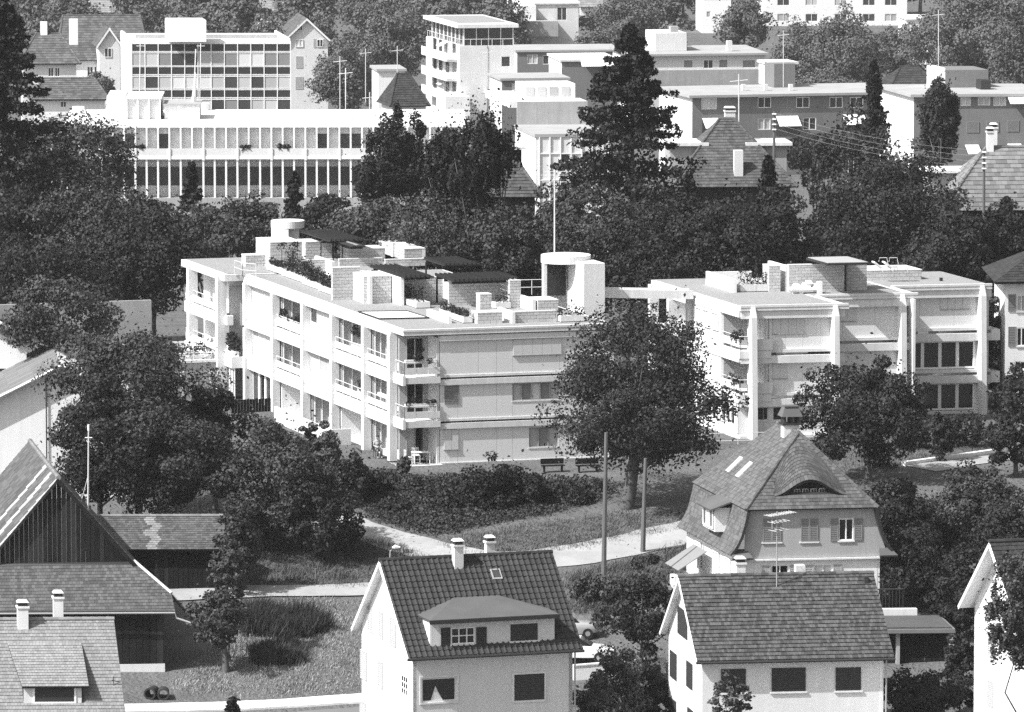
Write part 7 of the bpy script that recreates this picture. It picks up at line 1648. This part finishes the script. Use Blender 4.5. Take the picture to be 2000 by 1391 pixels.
# ---- telegraph poles and lamps
def pole(label, px, pyb, pyt, lean=0, name='telegraph_pole', arms=True, r=.16):
    b = gy(px, pyb); tp = at(px + lean, pyt, b[1]); t = thing(name, b, label, 'pole'); m = MB(); m.tube([b - (0, 0, .5), tp], [r, r * .65], 8); obj('pole', m, 'wood_pole', t)
    if arms:
        for dz in (.3, .75):
            p = tp - (0, 0, dz); m = MB(); m.box(Fr(p, 5), -.6, .6, -.17, -.1, -.05, .05); obj('crossarm', m, 'wood_dark', t)
            for q in (-.5, .5): m = MB(); m.tube([p + (q, -.13, .05), p + (q, -.13, .25)], .05, 6); obj('insulator', m, 'white_paint', t)
    return t
pole('tall telegraph pole before the big dark tree', 1178, 1172, 845, 6, arms=False); pole('shorter telegraph pole beside the big tree trunk', 1255, 1082, 895, 6, arms=False)
def far_pole(label, px, pyt, d, yb):
    b = at(px, yb, d); b[2] = float(gz(b[0], b[1])); tp = at(px, pyt, d); t = thing('telegraph_pole', b, label, 'pole'); m = MB(); m.tube([b, tp], [.14, .1], 7); obj('pole', m, 'wood_pole', t)
    for dz in (.2, .6, 1.0, 1.4): p = tp - (0, 0, dz); m = MB(); m.tube([p + (-.16, -.12, 0), p + (.16, -.12, 0)], .07, 6); obj('insulator', m, 'white_paint', t)
    return tp
p1_ = far_pole('telegraph pole with insulators beside the hipped villa', 1512, 218, 492, 330); p2_ = far_pole('telegraph pole beside the squared tile roof', 1922, 292, 462, 400)
wr = thing('telephone_wires', (p1_ + p2_) / 2, 'bundle of thin telephone wires between two far poles', 'wires')
for k_, dz in enumerate((.1, .5, .9, 1.3)):
    m = MB(); pts = [p1_ + (p2_ - p1_) * f + np.array([0, 0, -dz - 1.4 * 4 * f * (1 - f) * .35]) for f in np.linspace(0, 1, 14)]; m.tube(pts, .007, 4); obj('wire', m, 'metal_grey', wr)
for px, pyt, d, yb, lb in ((714, 95, 740, 200, 'left thin white mast in front of the hazy trees'), (776, 90, 740, 195, 'right thin white mast in front of the hazy trees'), (675, 133, 640, 215, 'pale pole beside the far end of the finned roof'), (664, 110, 650, 215, 'lattice mast beside the far end of the finned roof'), (722, 180, 610, 280, 'thin pole at the end of the finned facade'), (1530, 60, 760, 170, 'thin aerial on the lift house roof'), (1833, 20, 720, 135, 'tall aerial with antenna bars at the right'), (1443, 145, 505, 240, 'television aerial on the hipped villa roof'), (952, 95, 870, 170, 'thin rod against the tower wall')):
    b = at(px, yb, d); tp = at(px, pyt, d); t = thing('mast', b, lb, 'mast'); m = MB(); m.tube([b, tp], .05, 5); obj('pole', m, 'rail', t); m = MB(); q = tp - (0, 0, .6); m.tube([q - (.7, 0, 0), q + (.7, 0, .15)], .03, 4); obj('antenna', m, 'rail', t)
def lamp(label, px, pyb, pyt, dx):
    b = gy(px, pyb); tp = at(px + dx * .3, pyt + 6, b[1]); e_ = at(px + dx, pyt, b[1]); t = thing('street_lamp', b, label, 'lamp'); m = MB(); m.tube([b - (0, 0, .3), tp, e_], [.06, .045, .035], 6); obj('post', m, 'metal_grey', t)
    m = MB(); m.tube([e_ - (.05, 0, 0), e_ + (.12, 0, .05), e_ + (.42, 0, .02)], [.06, .13, .05], 8); obj('lamp_head', m, 'white_paint', t)
lamp('curved street lamp beside the lane behind the pantiled house', 760, 1120, 1070, 8); lamp('small street lamp above the right edge house', 1957, 1090, 1033, 8)
# fence posts, garden bench boxes
b = gy(617, 1145); t = thing('fence_post', b, 'short wooden post beside the farm track', 'post'); m = MB(); m.tube([b - (0, 0, .2), b + (0, 0, .9)], .06, 6); obj('post', m, 'wood_pole', t); m = MB(); m.tube([b + (0, 0, .9), b + (0, 0, .96)], .075, 6); obj('cap', m, 'wood_pole', t)
for px, lb in ((1080, 'left dark bench below the front wall'), (1148, 'right dark bench below the front wall')):
    b = gy(px, 923); f = Fr(b, 14); t = thing('garden_bench', b, lb, 'bench', 'benches below the wall'); m = MB(); m.box(f, -.75, .75, -.2, .2, .4, .46); obj('seat', m, 'wood_dark', t); m = MB(); m.box(f, -.75, .75, .2, .25, .5, .85); obj('backrest', m, 'wood_dark', t)
    for q in (-.6, .55): m = MB(); m.box(f, q, q + .06, -.18, .18, 0, .4); obj('leg', m, 'wood_dark', t)
# white garden wall between the front houses
a, b = gy(1120, 1330), gy(1300, 1318); t = thing('garden_wall', (a + b) / 2, 'pale garden wall crossing the gap between the front houses', 'wall'); d_ = unit(b - a); n_ = np.array([-d_[1], d_[0], 0]); m = MB(); hh = np.array([0, 0, .8])
m.hexa([a - hh, b - hh, b + n_ * .2 - hh, a + n_ * .2 - hh], [a + hh, b + hh, b + n_ * .2 + hh, a + n_ * .2 + hh]); obj('wall', m, 'white_render', t); m = MB(); m.hexa([a - n_ * .04 + hh, b - n_ * .04 + hh, b + n_ * .24 + hh, a + n_ * .24 + hh], [a - n_ * .04 + hh * 1.1, b - n_ * .04 + hh * 1.1, b + n_ * .24 + hh * 1.1, a + n_ * .24 + hh * 1.1]); obj('coping', m, 'concrete', t)
# ---- parked cars
def car(px, py, d, rz, label, paint):
    p = at(px, py, d); g = float(gz(p[0], p[1])); t = thing('parked_car', (p[0], p[1], g + .02), label, 'car', 'cars parked behind the house')
    f = Fr((p[0], p[1], g + .02), rz)
    st = [(-2.05, .5, .45, .62), (-1.95, .62, .35, .85), (-1.3, .76, .3, .92), (-.5, .8, .28, .95), (.6, .8, .28, .93), (1.4, .76, .3, .86), (1.9, .66, .36, .72), (2.05, .52, .45, .6)]
    m = MB(); k = 10; prof_ = [(-1, 0), (-1, .45), (-.96, .8), (-.82, 1), (-.4, 1.04), (.4, 1.04), (.82, 1), (.96, .8), (1, .45), (1, 0)]
    for x, hw, z0, z1 in st:
        for a, b in prof_: m.v.append(f.w(x, a * hw, z0 + (z1 - z0) * b))
    m.f = [(i * k + j, i * k + j + 1, (i + 1) * k + j + 1, (i + 1) * k + j) for i in range(len(st) - 1) for j in range(k - 1)] + [tuple(range(k)), tuple(range((len(st) - 1) * k, len(st) * k))[::-1]]
    obj('body', m, paint, t, smooth=True)
    cb = [(-1.25, .66, .93), (-.75, .58, 1.32), (.15, .57, 1.36), (.85, .66, .94)]; m = MB()
    for x, hw, z in cb: m.v += [f.w(x, -hw, z), f.w(x, hw, z)]
    m.f = [(2, 3, 5, 4)]; n = len(m.v)
    m2 = MB(); m2.slab([f.w(-.8, -.56, 1.33), f.w(.2, -.55, 1.37), f.w(.2, .55, 1.37), f.w(-.8, .56, 1.33)], .06); obj('cabin_roof', m2, paint, t)
    for nm, q in (('windscreen', [(.2, -.54, 1.34), (.85, -.62, .94), (.85, .62, .94), (.2, .54, 1.34)]), ('rear_window', [(-.8, .54, 1.32), (-1.25, .62, .94), (-1.25, -.62, .94), (-.8, -.54, 1.32)]), ('side_window', [(-1.2, -.66, .94), (.8, -.66, .94), (.18, -.57, 1.33), (-.78, -.57, 1.31)]), ('side_window', [(.8, .66, .94), (-1.2, .66, .94), (-.78, .57, 1.31), (.18, .57, 1.33)])):
        m = MB(); m.slab([f.w(*v) for v in q], .03); obj(nm, m, 'glass', t)
    for x in (-.3, .3): m = MB(); m.tube([f.w(x * 1.0 - .05, -.66, .93), f.w(x * .6 - .2, -.57, 1.33)], .03, 4); obj('pillar', m, paint, t)
    for x in (-1.25, 1.3):
        for y in (-.74, .74):
            m = MB(); c = np.array(f.w(x, y, .3)); ax = np.array([f.V[0], f.V[1], 0]); m.tube([c - ax * .09, c + ax * .09], .3, 16); w = obj('wheel', m, 'rubber', t); m = MB(); m.tube([c - ax * .095, c + ax * .095], .15, 12); obj('hub', m, 'metal_grey', w)
    for y in (-.5, .5): m = MB(); m.tube([f.w(1.93, y, .66), f.w(2.04, y, .66)], .1, 10); obj('headlight', m, 'curtain', t)
    m = MB(); m.box(f, 2.02, 2.1, -.7, .7, .38, .48); obj('bumper', m, 'metal_grey', t)
car(1128, 1238, 358, -6, 'near white car parked behind the pantiled house', 'car_white'); car(1100, 1205, 362, 8, 'silver car parked behind the near white car', 'car_grey')
# ---- haze: one even body of air round everything
m = MB(); m.box(WF, -760, 760, -30, 2740, -28, 64)
hz = bpy.data.materials.new('haze'); hz.use_nodes = True; nt_ = hz.node_tree; nt_.nodes.clear(); ov_ = nt_.nodes.new('ShaderNodeOutputMaterial'); pvn = nt_.nodes.new('ShaderNodeVolumePrincipled')
pvn.inputs['Color'].default_value = (.95, .95, .95, 1); pvn.inputs['Density'].default_value = .00005; pvn.inputs['Anisotropy'].default_value = .0
nt_.links.new(pvn.outputs[0], ov_.inputs['Volume']); MAT['haze'] = hz
tag(obj('haze', m, 'haze'), 'thin summer haze over the town', kind='stuff')
